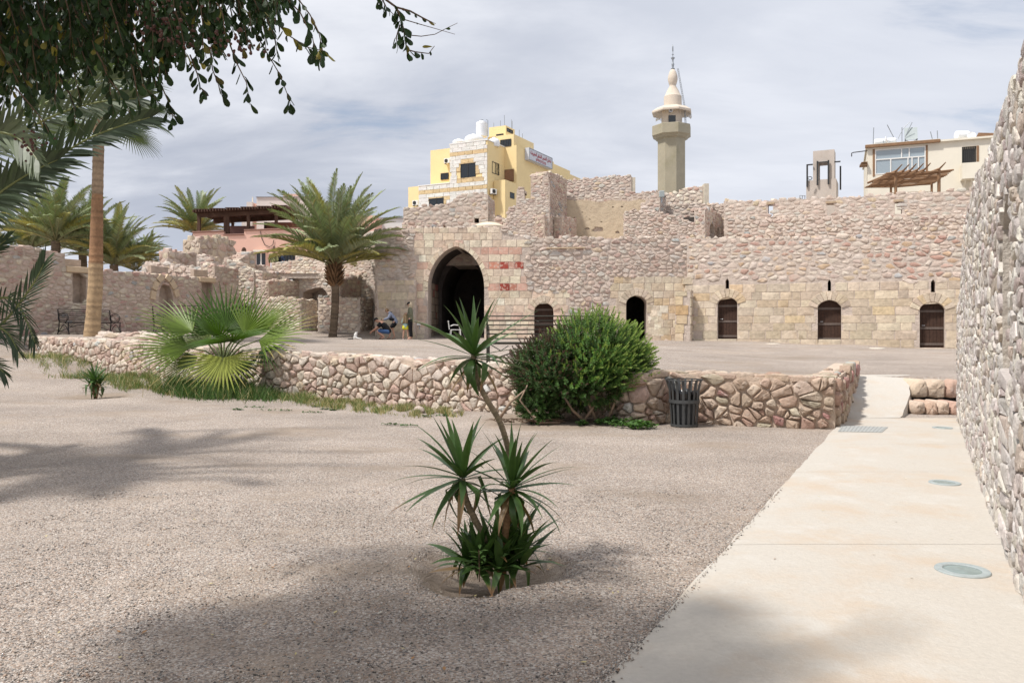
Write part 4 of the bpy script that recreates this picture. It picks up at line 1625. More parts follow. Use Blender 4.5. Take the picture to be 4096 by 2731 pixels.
# arch-door wall and tall shaded side to its left
aw = Wall('arched_stub_wall', 'lit rubble wall stub with a low arched recess behind the fan palm', pl(953, 34.0), pl(1049, 33.8), [(953, 1088), (1000, 1083), (1049, 1084)], 1.45, 0.6, su=0.25, sv=0.129, pal=RUB_PALE, seed=70)
a, z1 = aw.sz(958, 1200)
b, _ = aw.sz(1004, 1200)
hh = arch((a + b) / 2, b - a, 1.3, z1, aw.sz(980, 1165)[1], 6, 0.2)
aw.holes.append(hh)
room(aw, a - .2, b + .2, 1.2, 3.8, 0.3, 0.6)
aw.voussoirs(hh, (a + b) / 2, z1, 0.3, 7, ASH)
aw.finish()
A_, B_ = dirw(858, 31.6, 955)
W_('shaded_side_wall', 'shaded side wall of mixed blocks behind the fan palm, next to the second lintel', A_, B_, [(858, 1060), (905, 1064), (955, 1080)], 1.4, 0.9, su=0.30, sv=0.172, pal=RUB_DARK, seed=71, mortar=M_MORTAR_D, depth=0.03)
W_('coarse_step_wall', 'low stepped wall of coarse pink stones over the courtyard wall', pl(568, 33.0), pl(865, 32.0), [(568, 1056), (598, 1050), (652, 1048), (700, 1056), (790, 1078), (865, 1074)], 3.5, 0.6, su=0.39, sv=0.218, pal=RUB, seed=72, depth=0.08)
A_, B_ = dirw(672, 33.2, 790)
W_('coarse_room_wall', 'shaded wall of big reddish stones among the left ruins', A_, B_, [(672, 1004), (700, 1004), (740, 1008), (790, 1014)], 3.2, 0.6, su=0.40, sv=0.269, pal=RUB_DARK, seed=73, mortar=M_MORTAR_D, depth=0.05)
W_('coarse_end_wall', 'sunlit broken end wall descending beside the big reddish stones', pl(786, 33.4), pl(862, 33.2), [(786, 1014), (826, 1022), (845, 1042), (862, 1062)], 3.2, 0.6, su=0.30, sv=0.186, pal=RUB, seed=74)
A_, B_ = dirw(800, 36.0, 958)
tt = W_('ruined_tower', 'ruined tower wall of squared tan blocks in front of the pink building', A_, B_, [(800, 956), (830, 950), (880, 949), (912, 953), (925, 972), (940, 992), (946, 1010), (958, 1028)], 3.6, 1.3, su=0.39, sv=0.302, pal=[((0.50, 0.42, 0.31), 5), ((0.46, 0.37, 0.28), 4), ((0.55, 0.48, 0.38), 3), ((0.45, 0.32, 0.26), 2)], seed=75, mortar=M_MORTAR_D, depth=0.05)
A_, B_ = dirw(940, 34.6, 1022)
W_('stair_flank', 'sloping stair flank wall in front of the pink building doorway', A_, B_, [(940, 1046), (975, 1024), (1008, 1003), (1022, 1003)], 3.6, 0.9, su=0.37, sv=0.218, pal=RUB_DARK, seed=76, mortar=M_MORTAR_D, depth=0.03)
W_('stair_front_wall', 'pale rubble front wall falling to the right below the stair flank', pl(906, 34.0), pl(1016, 33.8), [(906, 1040), (935, 1040), (965, 1052), (1016, 1083)], 3.2, 0.5, su=0.28, sv=0.144, pal=RUB_PALE, seed=77)
W_('low_pile_wall', 'little heap-like wall below the glazed door of the pink building', pl(1018, 36.0), pl(1086, 35.8), [(1018, 1060), (1045, 1062), (1086, 1078)], 4.0, 0.5, su=0.29, sv=0.158, pal=RUB, seed=78)

# upper walkway deck the walkers stand on
deck('upper_walkway', 'flat upper walkway of trodden lime behind the ruined rooms', [pl(900, 34.9), pl(1190, 34.8), pl(1500, 34.6), pl(1500, 44), pl(850, 44)], 4.45)
deck('range_roof', 'flat dusty roof of the gate range and store range', [pl(2760, 40), pl(1500, 40), pl(1520, 31.95), pl(2752, 31.35), pl(3900, 27.75), pl(4000, 37)], (5.6, 5.6, 5.6, 5.6, 5.1, 5.1), 0.2)

# ---- long courtyard wall on the left
X0 = -32.37
lA = Vector((-0.86 * 22.1, K * 22.1))
lA = Vector((X0 + 0.605 * 21.2, K * 21.2))
lB = Vector((X0 + 0.605 * 31.4, K * 31.4))
cw = Wall('courtyard_wall', 'long shaded courtyard wall on the left, higher at its left end, behind the black bench', lA, lB,
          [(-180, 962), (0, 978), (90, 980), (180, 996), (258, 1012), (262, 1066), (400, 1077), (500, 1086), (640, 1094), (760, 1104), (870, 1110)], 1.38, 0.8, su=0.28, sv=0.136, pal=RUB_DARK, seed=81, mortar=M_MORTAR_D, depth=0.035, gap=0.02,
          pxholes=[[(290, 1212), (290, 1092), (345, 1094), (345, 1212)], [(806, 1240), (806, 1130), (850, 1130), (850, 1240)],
                   [(636, 1330), (636, 1190), (640, 1150), (660, 1125), (682, 1150), (692, 1190), (692, 1330)]])
cw.finish()
g = G()
mm = Matrix.Translation(cw.A) @ Matrix(((cw.U.x, cw.N.x, 0, 0), (cw.U.y, cw.N.y, 0, 0), (0, 0, 1, 0), (0, 0, 0, 1)))
M_NB = mat('niche_stone', (0.44, 0.35, 0.28), rough=0.95, noise_amt=0.25, noise_scale=4, bump=0.03, bump_scale=8)
for a, b in ((285, 350), (800, 856), (630, 698)):
    s0, s1 = cw.sz(a, 1200)[0], cw.sz(b, 1200)[0]
    g.box(s0, s1, -0.62, -0.40, 1.3, 4.3, M=mm)
g.build('niche_back', M_NB, cw.root)
for a, b, y0, y1 in ((263, 356, 1067, 1091), (796, 858, 1110, 1129)):
    s0, s1 = cw.sz(a, y0), cw.sz(b, y0)
    z0 = cw.sz((a + b) / 2, y1)[1]
    z1 = cw.sz((a + b) / 2, y0)[1]
    G().box(s0[0], s1[0], -0.4, 0.09, z0, z1, M=mm, bev=0.02).build('lintel', mat('lintel_stone', (0.56, 0.43, 0.29), rough=0.9, noise_amt=0.12, noise_scale=4, bump=0.01), cw.root)
# pointed arch ring on the courtyard wall
hh = [(cw.sz(640, 1330)[0], 2.4)]
ax = [cw.sz(*q) for q in ((618, 1200), (622, 1165), (636, 1132), (655, 1113), (672, 1130), (690, 1160), (697, 1190))]
ri = random.Random(3)
for p, q in zip(ax, ax[1:]):
    cx_, cz_ = cw.sz(656, 1200)
    out = lambda a_: (cx_ + (a_[0] - cx_) * 1.0 + (0.0), a_[1])
    dn = Vector((q[0] - p[0], q[1] - p[1])).normalized()
    nn = Vector((-dn.y, dn.x)) * 0.26
    P = [p, q, (q[0] + nn.x, q[1] + nn.y), (p[0] + nn.x, p[1] + nn.y)]
    P = [P[0], ((P[0][0] + P[1][0]) / 2, (P[0][1] + P[1][1]) / 2), P[1], P[2], P[3]]
    V, F, c, e = stone(cw.face, P, ri, 0.09, 0.005, 'block')
    G().add(V, F, (0.55, 0.43, 0.30)).build('arch_stone', M_BLOCK, cw.root, smooth=True, sharp=35)
# low outline of a former wall in front of the bench
W_('wall_footing', 'knee-high footing of flat boulders beside the tall palm trunk', pl(380, 21.6), pl(640, 20.6), [(380, 1345), (480, 1338), (600, 1342), (640, 1345)], 1.2, 0.7, su=0.39, sv=0.134, pal=LOWP, seed=83, depth=0.021, lod=2, smat=M_STONE_N, foot=0.3)
# ------------------------------------------------------------------ the town behind the fort
class Fr:
    """A rectangular building frame: e1 runs to the right along the front, e2 runs back along the side."""

    def __init__(s, px, Y, e2=None):
        s.C = pl(px, Y)
        s.e2 = (e2 or DV).normalized()
        s.e1 = Vector((s.e2.y, -s.e2.x))

    def a1(s, px, o=0.0):
        u = (px - 2048) / 2731.0 / K
        q = s.C + s.e2 * o
        # (q.x + e1.x t) = u (q.y + e1.y t)
        return (u * q.y - q.x) / (s.e1.x - u * s.e1.y)

    def a2(s, px, t=0.0):
        u = (px - 2048) / 2731.0 / K
        q = s.C + s.e1 * t
        return (u * q.y - q.x) / (s.e2.x - u * s.e2.y)

    def z(s, py, t=0.0, o=0.0):
        y = (s.C + s.e1 * t + s.e2 * o).y
        return CAMH + (HOR - py) / 2731.0 * y / K

    def M(s):
        return Matrix(((s.e1.x, s.e2.x, 0, s.C.x), (s.e1.y, s.e2.y, 0, s.C.y), (0, 0, 1, 0), (0, 0, 0, 1)))

    def box(s, g, t0, t1, o0, o1, z0, z1, **k):
        return g.box(min(t0, t1), max(t0, t1), min(o0, o1), max(o0, o1), min(z0, z1), max(z0, z1), M=s.M(), **k)


M_YEL = mat('yellow_render', (0.80, 0.635, 0.345), rough=0.9, noise_amt=0.05, noise_scale=0.8, stain=(0.66, 0.53, 0.35, 0.6), stain_scale=0.35, stain_lo=0.55, stain_hi=0.75)
M_WHITES = mat('white_split_stone', tint=True, rough=0.9, noise_amt=0.09, noise_scale=4, bump=0.03, bump_scale=6)
M_CREAM = mat('cream_render', (0.74, 0.69, 0.58), rough=0.9, noise_amt=0.05, noise_scale=1.0, stain=(0.60, 0.52, 0.37, 0.5), stain_scale=0.6, stain_lo=0.58, stain_hi=0.75)
M_PINK = mat('pink_render', (0.72, 0.45, 0.36), rough=0.9, noise_amt=0.05, noise_scale=0.7, stain=(0.62, 0.40, 0.32, 0.4), stain_scale=0.5)
M_WHITE = mat('white_paint', (0.74, 0.73, 0.70), rough=0.7, noise_amt=0.04)
M_TANK = mat('white_plastic', (0.78, 0.79, 0.80), rough=0.4, noise_amt=0.03)
M_GLASSD = mat('dark_window_glass', (0.02, 0.025, 0.03), rough=0.12, noise_amt=0.0, spec=0.6)
M_GLASSB = mat('sky_window_glass', (0.30, 0.36, 0.40), rough=0.08, noise_amt=0.06, noise_scale=0.6, spec=0.9)
M_DARKM = mat('dark_metal', (0.05, 0.05, 0.05), rough=0.5, noise_amt=0.1, metal=0.4)
M_GREYM = mat('grey_metal', (0.32, 0.34, 0.36), rough=0.45, noise_amt=0.1, metal=0.5)
M_BROWNW = mat('brown_wood', (0.25, 0.145, 0.08), rough=0.7, noise_amt=0.25, noise_scale=3)
M_DARKW = mat('dark_pergola_wood', (0.085, 0.045, 0.03), rough=0.8, noise_amt=0.3, noise_scale=3)
M_OCH = mat('ochre_band_stone', tint=True, rough=0.9, noise_amt=0.15, noise_scale=5, bump=0.02, bump_scale=8)
M_MIN = mat('olive_concrete', (0.35, 0.315, 0.235), rough=0.92, noise_amt=0.10, noise_scale=0.8, stain=(0.27, 0.245, 0.16, 0.6), stain_scale=0.6, stain_lo=0.48, stain_hi=0.7)
M_MINC = mat('cream_minaret_render', (0.60, 0.52, 0.43), rough=0.92, noise_amt=0.09, noise_scale=1.2, stain=(0.50, 0.42, 0.33, 0.5), stain_scale=1.2)


def ac_unit(x, y, z, rz, label, sc=1.0):
    t = thing('air_conditioner', label, 'air conditioner', (x, y, z), rz, 'outdoor air conditioners on the yellow building')
    G().box(-0.42 * sc, 0.42 * sc, -0.16 * sc, 0.16 * sc, 0, 0.6 * sc, bev=0.02).build('casing', M_WHITE, t)
    g = G()
    g.lathe([(0.24 * sc, 0), (0.24 * sc, 0.02)], 16)
    g.V = [(v[0] - 0.08 * sc, -0.16 * sc - v[2], v[1] + 0.3 * sc) for v in g.V]
    g.build('fan_grille', M_DARKM, t)
    g = G()
    for sx in (-.3, .3):
        g.box(sx * sc - .02, sx * sc + .02, -0.15 * sc, 0.35 * sc, -0.06, 0)
    g.build('bracket', M_DARKM, t)
    return t


def split_stone(fr, root, t0, t1, o, z0, z1, hole, bands, seed, frames=()):
    """White rock-faced cladding in level courses."""
    r_ = random.Random(seed)
    f = Face(Vector((*(fr.C + fr.e2 * o), 0)), Vector((*fr.e1, 0)), Vector((0, 0, 1)), Vector((*(-fr.e2), 0)))
    n = 0
    rest = {}
    for P, cu, cv, ci in courses(t0, t1, z0, z1, 0.34, (0.5, 1.1), r_, 0.02):
        P = [(max(t0, min(t1, q[0])), max(z0, min(z1, q[1]))) for q in P]
        if P[2][0] - P[0][0] < 0.15 or P[4][1] - P[2][1] < 0.1:
            continue
        a, b, c, d = P[0][0], P[2][0], P[0][1], P[4][1]
        for h in hole:
            if a < h[1] and b > h[0] and c < h[3] and d > h[2]:
                k_ = min((h[1] - a, 'a'), (b - h[0], 'b'), (h[3] - c, 'c'), (d - h[2], 'd'))[1]
                a, b, c, d = (h[1] if k_ == 'a' else a), (h[0] if k_ == 'b' else b), (h[3] if k_ == 'c' else c), (h[2] if k_ == 'd' else d)
        if b - a < .06 or d - c < .05:
            continue
        cu, cv = (a + b) / 2, (c + d) / 2
        P = [(a, c), (cu, c), (b, c), (b, cv), (b, d), (cu, d), (a, d), (a, cv)]
        och = any(b[0] < cv - (cu - t1) * b[2] * 0 < b[1] for b in bands) or any(h[0] < cu < h[1] and h[2] < cv < h[3] for h in frames)
        c = jit((0.62, 0.47, 0.27) if och else (0.70, 0.68, 0.63), 0.07, r_)
        V, F, c_, e = stone(f, P, r_, 0.035, 0.006, 'block', 1, 0.05, 0.3)
        if n < 300:
            G().add(V, F, c).build('facing_stone', M_OCH if och else M_WHITES, root)
            n += 1
        else:
            rest.setdefault(och, G()).add(V, F, c)
    for k_, g in rest.items():
        g.build('facing_stones', M_OCH if k_ else M_WHITES, root, kind='stuff')


def window(root, fr, t0, t1, o, z0, z1, side=False, glass=None, frame=None, bars=1, rec=0.12):
    """A recessed window: frame, panes and mullions, set in the front (or the side face)."""
    g = G()
    fw = 0.05

    def bx(a, b, c, d, d0, d1, gg):
        if side:
            fr.box(gg, o + d0 * -1, o + d1 * -1, a, b, c, d)
        else:
            fr.box(gg, a, b, o + d0, o + d1, c, d)
    bx(t0, t1, z0, z0 + fw, -0.03, 0.05, g)
    bx(t0, t1, z1 - fw, z1, -0.03, 0.05, g)
    bx(t0, t0 + fw, z0 + fw, z1 - fw, -0.03, 0.05, g)
    bx(t1 - fw, t1, z0 + fw, z1 - fw, -0.03, 0.05, g)
    for i in range(1, bars + 1):
        x = t0 + (t1 - t0) * i / (bars + 1)
        bx(x - 0.025, x + 0.025, z0 + fw, z1 - fw, -0.028, 0.05, g)
    w_ = g.build('window', frame or M_DARKM, root)
    g = G()
    bx(t0 + fw, t1 - fw, z0 + fw, z1 - fw, 0.0, 0.04, g)
    g.build('pane', glass or M_GLASSD, w_)
    return w_


# ---- yellow apartment block
fy = Fr(1949, 58)
yb = thing('apartment_block', 'yellow rendered apartment block with white split-stone front and rooftop tanks', 'building', (*fy.C, 4), world=True)
tA = fy.a1(1799)
tE = fy.a1(1674)
zt = fy.z(561)
L1 = fy.a2(2019)
sB = fy.a1(2066, L1)
Lend = fy.a2(2215, sB)
base = 3.0
zE = fy.z(719)
g = G()
fy.box(g, tA, 0, 0.04, Lend, base, zt)
fy.box(g, 0.002, sB, L1, Lend, base, fy.z(581, sB, L1))
g.build('wall', M_YEL, yb)
g = G()
fy.box(g, tE, tA, 0.04, 9, base, zE)
g.build('side_wing', M_YEL, yb)
# the yellow wing behind the white front, left
ow = 4.0
g = G()
fy.box(g, fy.a1(1722, ow), tA, ow, ow + 10, base, fy.z(592, -6, ow))
g.build('rear_wing', M_YEL, yb)
ol = 1.2
g = G()
fy.box(g, fy.a1(1633, ol), tE, ol, ol + 9, base, fy.z(760, -12, ol))
g.build('low_wing', M_YEL, yb)
win1 = (fy.a1(1842), fy.a1(1902), fy.z(711, -2), fy.z(654, -2))
win2 = (fy.a1(1716), fy.a1(1775), fy.z(860, -9), fy.z(806, -9))
fr1 = (fy.a1(1831), fy.a1(1914), fy.z(727, -2), fy.z(641, -2))
fr2 = (fy.a1(1707), fy.a1(1788), fy.z(870, -9), fy.z(794, -9))
b1 = (fy.z(623, -3), fy.z(611, -3))
b2 = (fy.z(777, -6), fy.z(764, -6))
bands = [(b1[0] - 0.05, b1[1] + 0.02, 0), (b2[0] - 0.05, b2[1] + 0.02, 0)]
split_stone(fy, yb, tA, -0.01, 0.02, fy.z(850), zt - 0.02, [win1], bands, 5, [fr1])
split_stone(fy, yb, tE, tA, 0.02, fy.z(850), zE - 0.02, [win2], bands, 6, [fr2])
for q6 in ((tA - 0.05, 0.04, -0.03, 0.25, zt, zt + 0.09), (tE - 0.05, tA, -0.03, 0.25, zE, zE + 0.09), (-0.02, 0.05, 0.25, L1, zt, zt + 0.09)):
    g = G()
    fy.box(g, *q6)
    g.build('coping', M_WHITE, yb)
window(yb, fy, win1[0], win1[1], 0.02, win1[2], win1[3])
window(yb, fy, win2[0], win2[1], 0.02, win2[2], win2[3])
window(yb, fy, fy.a1(1764, ow), fy.a1(1795, ow), ow - 0.05, fy.z(716, -6, ow), fy.z(690, -6, ow))
window(yb, fy, fy.a2(1968, 0), fy.a2(1996, 0), 0.0, fy.z(717, 0, 4), fy.z(672, 0, 4), side=True)
window(yb, fy, fy.a2(2040, sB), fy.a2(2057, sB), sB, fy.z(830, sB, 8), fy.z(808, sB, 8), side=True)
# door to the balcony
g = G()
fy.box(g, fy.a1(2017, L1) + .05, fy.a1(2056, L1), L1 - 0.06, L1 + 0.02, fy.z(726, 1, L1), fy.z(676, 1, L1))
d = g.build('balcony_door', M_BROWNW, yb)
g = G()
fy.box(g, fy.a1(2023, L1), fy.a1(2050, L1), L1 - 0.09, L1 - 0.055, fy.z(722, 1, L1), fy.z(682, 1, L1))
g.build('door_panel', mat('mid_brown_door', (0.27, 0.15, 0.09), rough=0.7), d)
g = G()
zb1 = fy.z(720, 1, L1 - 2)
fy.box(g, 0.05, sB - 0.02, L1 - 2.1, L1 - 1.95, base, zb1)
fy.box(g, sB - 0.16, sB - 0.01, L1 - 1.95, L1, base, zb1)
fy.box(g, 0.05, sB - .16, L1 - 1.95, L1, base, zb1 - 0.95)
g.build('balcony', M_YEL, yb)
# roof storeys
o3 = 3.2
g = G()
t3a, t3b = fy.a1(1951, o3), fy.a1(2055, o3)
z3 = fy.z(536, t3b, o3)
fy.box(g, t3a, t3b, o3, fy.a2(2135, t3b), zt - 1, z3)
g.build('penthouse', M_YEL, yb)
window(yb, fy, fy.a1(2002, o3), fy.a1(2045, o3), o3 - 0.04, fy.z(583, 1, o3), fy.z(554, 1, o3), bars=3)
o4 = 5.0
g = G()
t4a, t4b = fy.a1(1956, o4), fy.a1(2023, o4)
fy.box(g, t4a, t4b, o4, fy.a2(2059, t4b), z3 - 0.5, fy.z(502, t4b, o4))
g.build('stair_head', M_YEL, yb)
window(yb, fy, fy.a2(2027, t4b), fy.a2(2051, t4b), t4b, fy.z(534, t4b, 6), fy.z(519, t4b, 6), side=True)
g = G()
fy.box(g, fy.a1(1985, o4), fy.a1(2014, o4), o4 - 0.03, o4 + 0.02, fy.z(538, 0, o4), fy.z(529, 0, o4))
g.build('vent', M_DARKM, yb)
g = G()
fy.box(g, sB - 2.5, sB - 0.01, Lend, Lend + 4, base, fy.z(655, sB, Lend))
fy.box(g, sB - 2.5, sB - 0.01, Lend + 4, Lend + 9, base, fy.z(690, sB, Lend + 3))
g.build('stepped_parapet', M_YEL, yb)
# sign box with lettering
os0, os1 = fy.a2(2099, sB), fy.a2(2193, sB)
sz1, sz0 = fy.z(592, sB, os0), fy.z(640, sB, os0)
sg = thing('roof_sign', 'long white sign box with red Arabic lettering and a phone number on the yellow wall', 'sign', (*(fy.C + fy.e1 * sB + fy.e2 * os0), sz0), world=True)
g = G()
fy.box(g, sB + 0.02, sB + 0.42, os0, os1, sz0, sz1)
g.build('sign_box', mat('sign_white', (0.56, 0.58, 0.63), rough=0.5, noise_amt=0.04), sg)
g = G()
for a, b, c, d_ in ((os0, os1, sz1 - 0.06, sz1), (os0, os1, sz0, sz0 + 0.06)):
    fy.box(g, sB + 0.42, sB + 0.45, a, b, c, d_)
for a in (os0, os1 - 0.06):
    fy.box(g, sB + 0.42, sB + 0.45, a, a + 0.06, sz0 + .06, sz1 - .06)
g.build('sign_frame', M_GREYM, sg)
M_RED = mat('sign_red', (0.42, 0.03, 0.04), rough=0.6, noise_amt=0.05)


def lettering(txt, size, width, origin, right, parent, material, name='lettering', center=True):
    cu = bpy.data.curves.new(name, 'FONT')
    cu.body = txt
    cu.size = size
    cu.align_x = 'CENTER' if center else 'LEFT'
    cu.extrude = 0.004
    cu.resolution_u = 3
    o = bpy.data.objects.new(name, cu)
    COL.objects.link(o)
    bpy.context.view_layer.update()
    dg = bpy.context.evaluated_depsgraph_get()
    me = bpy.data.meshes.new_from_object(o.evaluated_get(dg))
    bpy.data.objects.remove(o)
    bpy.data.curves.remove(cu)
    me.name = name
    if not me.vertices:
        return None
    xs_ = [v.co.x for v in me.vertices]
    k = width / max(1e-6, max(xs_) - min(xs_))
    mid = (max(xs_) + min(xs_)) / 2
    rt = Vector((right.x, right.y, 0)).normalized()
    nn = Vector((rt.y, -rt.x, 0))
    for v in me.vertices:
        c = v.co.copy()
        v.co = rt * ((c.x - mid) * k) + Vector((0, 0, 1)) * c.y + nn * c.z
    q = bpy.data.objects.new(name, me)
    me.materials.append(material)
    COL.objects.link(q)
    q.parent = parent
    q.location = Vector(origin) - CEN[parent.name]
    return q


H_ = sz1 - sz0
mid = fy.C + fy.e1 * (sB + 0.44) + fy.e2 * ((os0 + os1) / 2)
# contextual forms written out in visual order
AR = 'شاطئ الغندور للشقق المفروشة'
FORMS = {  # isolated, final, initial, medial
    'ا': (0xFE8D, 0xFE8E, 0, 0), 'ش': (0xFEB5, 0xFEB6, 0xFEB7, 0xFEB8), 'ط': (0xFEC1, 0xFEC2, 0xFEC3, 0xFEC4), 'ئ': (0xFE89, 0xFE8A, 0xFE8B, 0xFE8C), 'ل': (0xFEDD, 0xFEDE, 0xFEDF, 0xFEE0),
    'غ': (0xFECD, 0xFECE, 0xFECF, 0xFED0), 'ن': (0xFEE5, 0xFEE6, 0xFEE7, 0xFEE8), 'د': (0xFEA9, 0xFEAA, 0, 0), 'و': (0xFEED, 0xFEEE, 0, 0), 'ر': (0xFEAD, 0xFEAE, 0, 0),
    'ق': (0xFED5, 0xFED6, 0xFED7, 0xFED8), 'م': (0xFEE1, 0xFEE2, 0xFEE3, 0xFEE4), 'ف': (0xFED1, 0xFED2, 0xFED3, 0xFED4), 'ة': (0xFE93, 0xFE94, 0, 0)}


def shaped(t):
    out = []
    for i, ch in enumerate(t):
        if ch == ' ':
            out.append(' ')
            continue
        pv = i > 0 and t[i - 1] in FORMS and FORMS[t[i - 1]][2] > 0
        nx = i + 1 < len(t) and t[i + 1] in FORMS and FORMS[ch][2] > 0
        f = FORMS[ch]
        out.append(chr(f[3] if pv and nx else f[1] if pv else f[2] if nx else f[0]))
    return ''.join(reversed(out))


lettering(shaped(AR), H_ * 0.42, (os1 - os0) * 0.88, (mid.x, mid.y, sz0 + H_ * 0.52), fy.e2, sg, M_RED)
lettering('0797575225', H_ * 0.30, (os1 - os0) * 0.42, (mid.x, mid.y, sz0 + H_ * 0.14), fy.e2, sg, M_RED)

# tanks and aerials
def tank_at(px, pyb, o, r, h, label, upright=True):
    t = fy.a1(px, o)
    q = fy.C + fy.e1 * t + fy.e2 * o
    z0 = fy.z(pyb, t, o)
    tk = thing('water_tank', label, 'water tank', (q.x, q.y, z0))
    g = G()
    if upright:
        prof = [(r * .96, 0), (r, .1)]
        n = 9
        for i in range(n):
            z = 0.15 + (h - 0.5) * i / n
            prof += [(r, z), (r * 0.965, z + (h - .5) / n * .35), (r * .965, z + (h - .5) / n * .5), (r, z + (h - .5) / n * .85)]
        prof += [(r, h - .35), (r * .93, h - .15), (r * .45, h - .06), (r * .4, h)]
    else:
        prof = [(r * .9, 0), (r, .2), (r, h * .5), (r * .93, h * .72), (r * .7, h * .9), (r * .35, h)]
    g.lathe(prof, 28)
    g.build('tank_body', M_TANK, tk, smooth=True, sharp=50)
    G().lathe([(r * .3, h), (r * .3, h + .08), (r * .1, h + .11)], 16).build('lid', M_TANK if not upright else M_GREYM, tk, smooth=True, sharp=40)
    if upright:
        G().tube([(r * .8, -r * .75, h), (r * 1.08, -r * .5, h), (r * 1.08, -r * .5, 0)], 0.03, 6).build('pipe', M_GREYM, tk)


tank_at(1927, 548, 2.6, 0.50 * 1.02, 1.42, 'tall ribbed white water tank standing on the yellow roof')
tank_at(1836, 580, 1.2, 0.58, 0.46, 'white domed tank at the left corner of the yellow roof', False)
tank_at(1897, 575, 1.3, 0.85, 0.74, 'larger white domed tank in the middle of the yellow roof', False)
tank_at(1976, 588, 1.6, 0.52, 0.74, 'white domed tank half hidden beside the roof room', False)
rodn = 0
for px, y0, y1, o, lean in ((2019, 461, 503, 6, -2), (2046, 479, 516, 7, 0), (2049, 485, 516, 7.2, 0), (2077, 520, 545, 6, 0), (2090, 535, 590, 6.5, 0), (1975, 492, 505, 6, 0), (2001, 483, 503, 6, 1)):
    t = fy.a1(px, o)
    q = fy.C + fy.e1 * t + fy.e2 * o
    a, b = fy.z(y1 + 14, t, o), fy.z(y0, t, o)
    labs = ['thin leaning rod rising highest over the yellow roof', 'thin steel rod at the right corner of the stair head', 'second thin steel rod beside the stair head corner', 'short rod on the penthouse roof edge',
            'thick brown pole beside the penthouse wall', 'stubby dark rod by the tall water tank', 'short pale rod between tank and stair head']
    G().tube([(q.x, q.y, a), (q.x + lean * 0.02, q.y, b)], 0.025, 5).build('steel_rod', M_GREYM, None, label=labs[rodn], cat='rod')
    rodn += 1
for px, py, o, t_, rz, lb in ((1789.5, 654, ow - .3, None, 0, 'grey-fanned air conditioner high on the yellow wing'), (1663, 822, ol - .3, None, 0, 'air conditioner on the low yellow wing at far left'), (1974, 777, 0, 0.3, 0, 'air conditioner beside the rubble tower stub')):
    if t_ is None:
        t = fy.a1(px, o)
    else:
        o = fy.a2(px, 0.3)
        t = 0.3
    q = fy.C + fy.e1 * t + fy.e2 * o
    ac_unit(q.x, q.y, fy.z(py, t, o), math.atan2(fy.e1.y, fy.e1.x) + (R(75) if t_ else 0), lb, 0.75)

# ---- white low building beyond the palm
G().box(0, 4.2, 0, 5, 2, 0, M=Matrix.Translation((0, 0, 0))) if False else None
q = pl(1500, 56)
wl = thing('white_house', 'low white building just left of the rubble tower', 'building', (q.x, q.y, 3), world=True)
G().box(q.x, pl(1616, 56).x, q.y, q.y + 8, 3, pt(1500, 874, 56).z).build('wall', M_WHITE, wl)
G().box(q.x - .1, pl(1616, 56).x + .1, q.y - .1, q.y + 8.1, pt(1500, 873.8, 56).z, pt(1500, 870, 56).z).build('roof_edge', M_GREYM, wl)

# ---- pink house with a roof terrace
YP = 45.0
pk = thing('pink_house', 'salmon pink house with dark timber pergola on its roof terrace', 'building', (*pl(900, YP), 3.5), world=True)
P = lambda px, py, Y=YP: pt(px, py, Y)
g = G()
outl = [(771, 1110), (771, 930), (895, 926), (895, 941), (975, 939), (978, 922), (1200, 915), (1500, 908), (1500, 1110)]
hole = [[(1021, 1064), (1021, 1012), (1062, 1012), (1062, 1064)], [(1131, 1045), (1131, 1006), (1181, 1006), (1181, 1045)]]
O_ = Vector((P(771, 1000).x, P(771, 1000).y, 0))
xz = lambda L, Y=YP: [(P(a, b, Y).x - P(771, 1000).x, P(a, b, Y).z) for a, b in L]
X3, Y3, Z3 = Vector((1, 0, 0)), Vector((0, 1, 0)), Vector((0, 0, 1))
g.prism(xz(outl), O_, X3, Z3, -Y3, -0.3, 0, holes=[xz(h) for h in hole])
g.build('wall', M_PINK, pk)
g = G()
x0w, x1w = P(771, 0).x, P(1500, 0).x
g.box(x0w, x0w + .3, O_.y + .31, O_.y + 9, 3, P(0, 930).z)
g.box(x0w + .3, x1w, O_.y + .31, O_.y + 9, P(0, 960).z - .2, P(0, 960).z)
g.build('roof_slab', M_PINK, pk)
g = G()
for h in ([(769, 932), (896, 928)], [(894, 943), (977, 941)], [(977, 924), (1200, 917)]):
    g = G()
    a, b = P(*h[0]), P(*h[1])
    g.tube([a - Y3 * .02 + Z3 * .05, b - Y3 * .02 + Z3 * .05], 0.06, 6)
    g.build('coping', mat('brown_coping', (0.24, 0.13, 0.10), rough=.8), pk)
for h, lab in ((hole[0], 1), (hole[1], 3)):
    a, b = P(*h[1]), P(*h[2])
    z0 = P(*h[0]).z
    g = G()
    g.box(a.x, b.x, O_.y + .18, O_.y + .24, z0, a.z)
    gl = g.build('glazing', M_GLASSD, pk)
    g = G()
    for i in range(lab + 1 + 1):
        x = a.x + (b.x - a.x) * i / (lab + 1)
        g.box(x - .04, x + .04, O_.y + .12, O_.y + .18, z0, a.z)
    g.build('mullion', M_WHITE if lab == 1 else M_DARKM, gl)
a, b = P(1019, 1001), P(1067, 1009)
G().box(a.x, b.x, O_.y - .35, O_.y, b.z, a.z).build('door_canopy', M_CREAM, pk)
# cables
g = G()
for L in ([(1042, 925), (1048, 955), (1060, 980), (1078, 988), (1092, 980), (1096, 960)], [(1094, 985), (1094, 1010)], [(1099, 984), (1099, 1012)]):
    g.tube([P(*q) - Y3 * .04 for q in L], 0.02, 4)
g.build('cable', M_DARKM, pk)
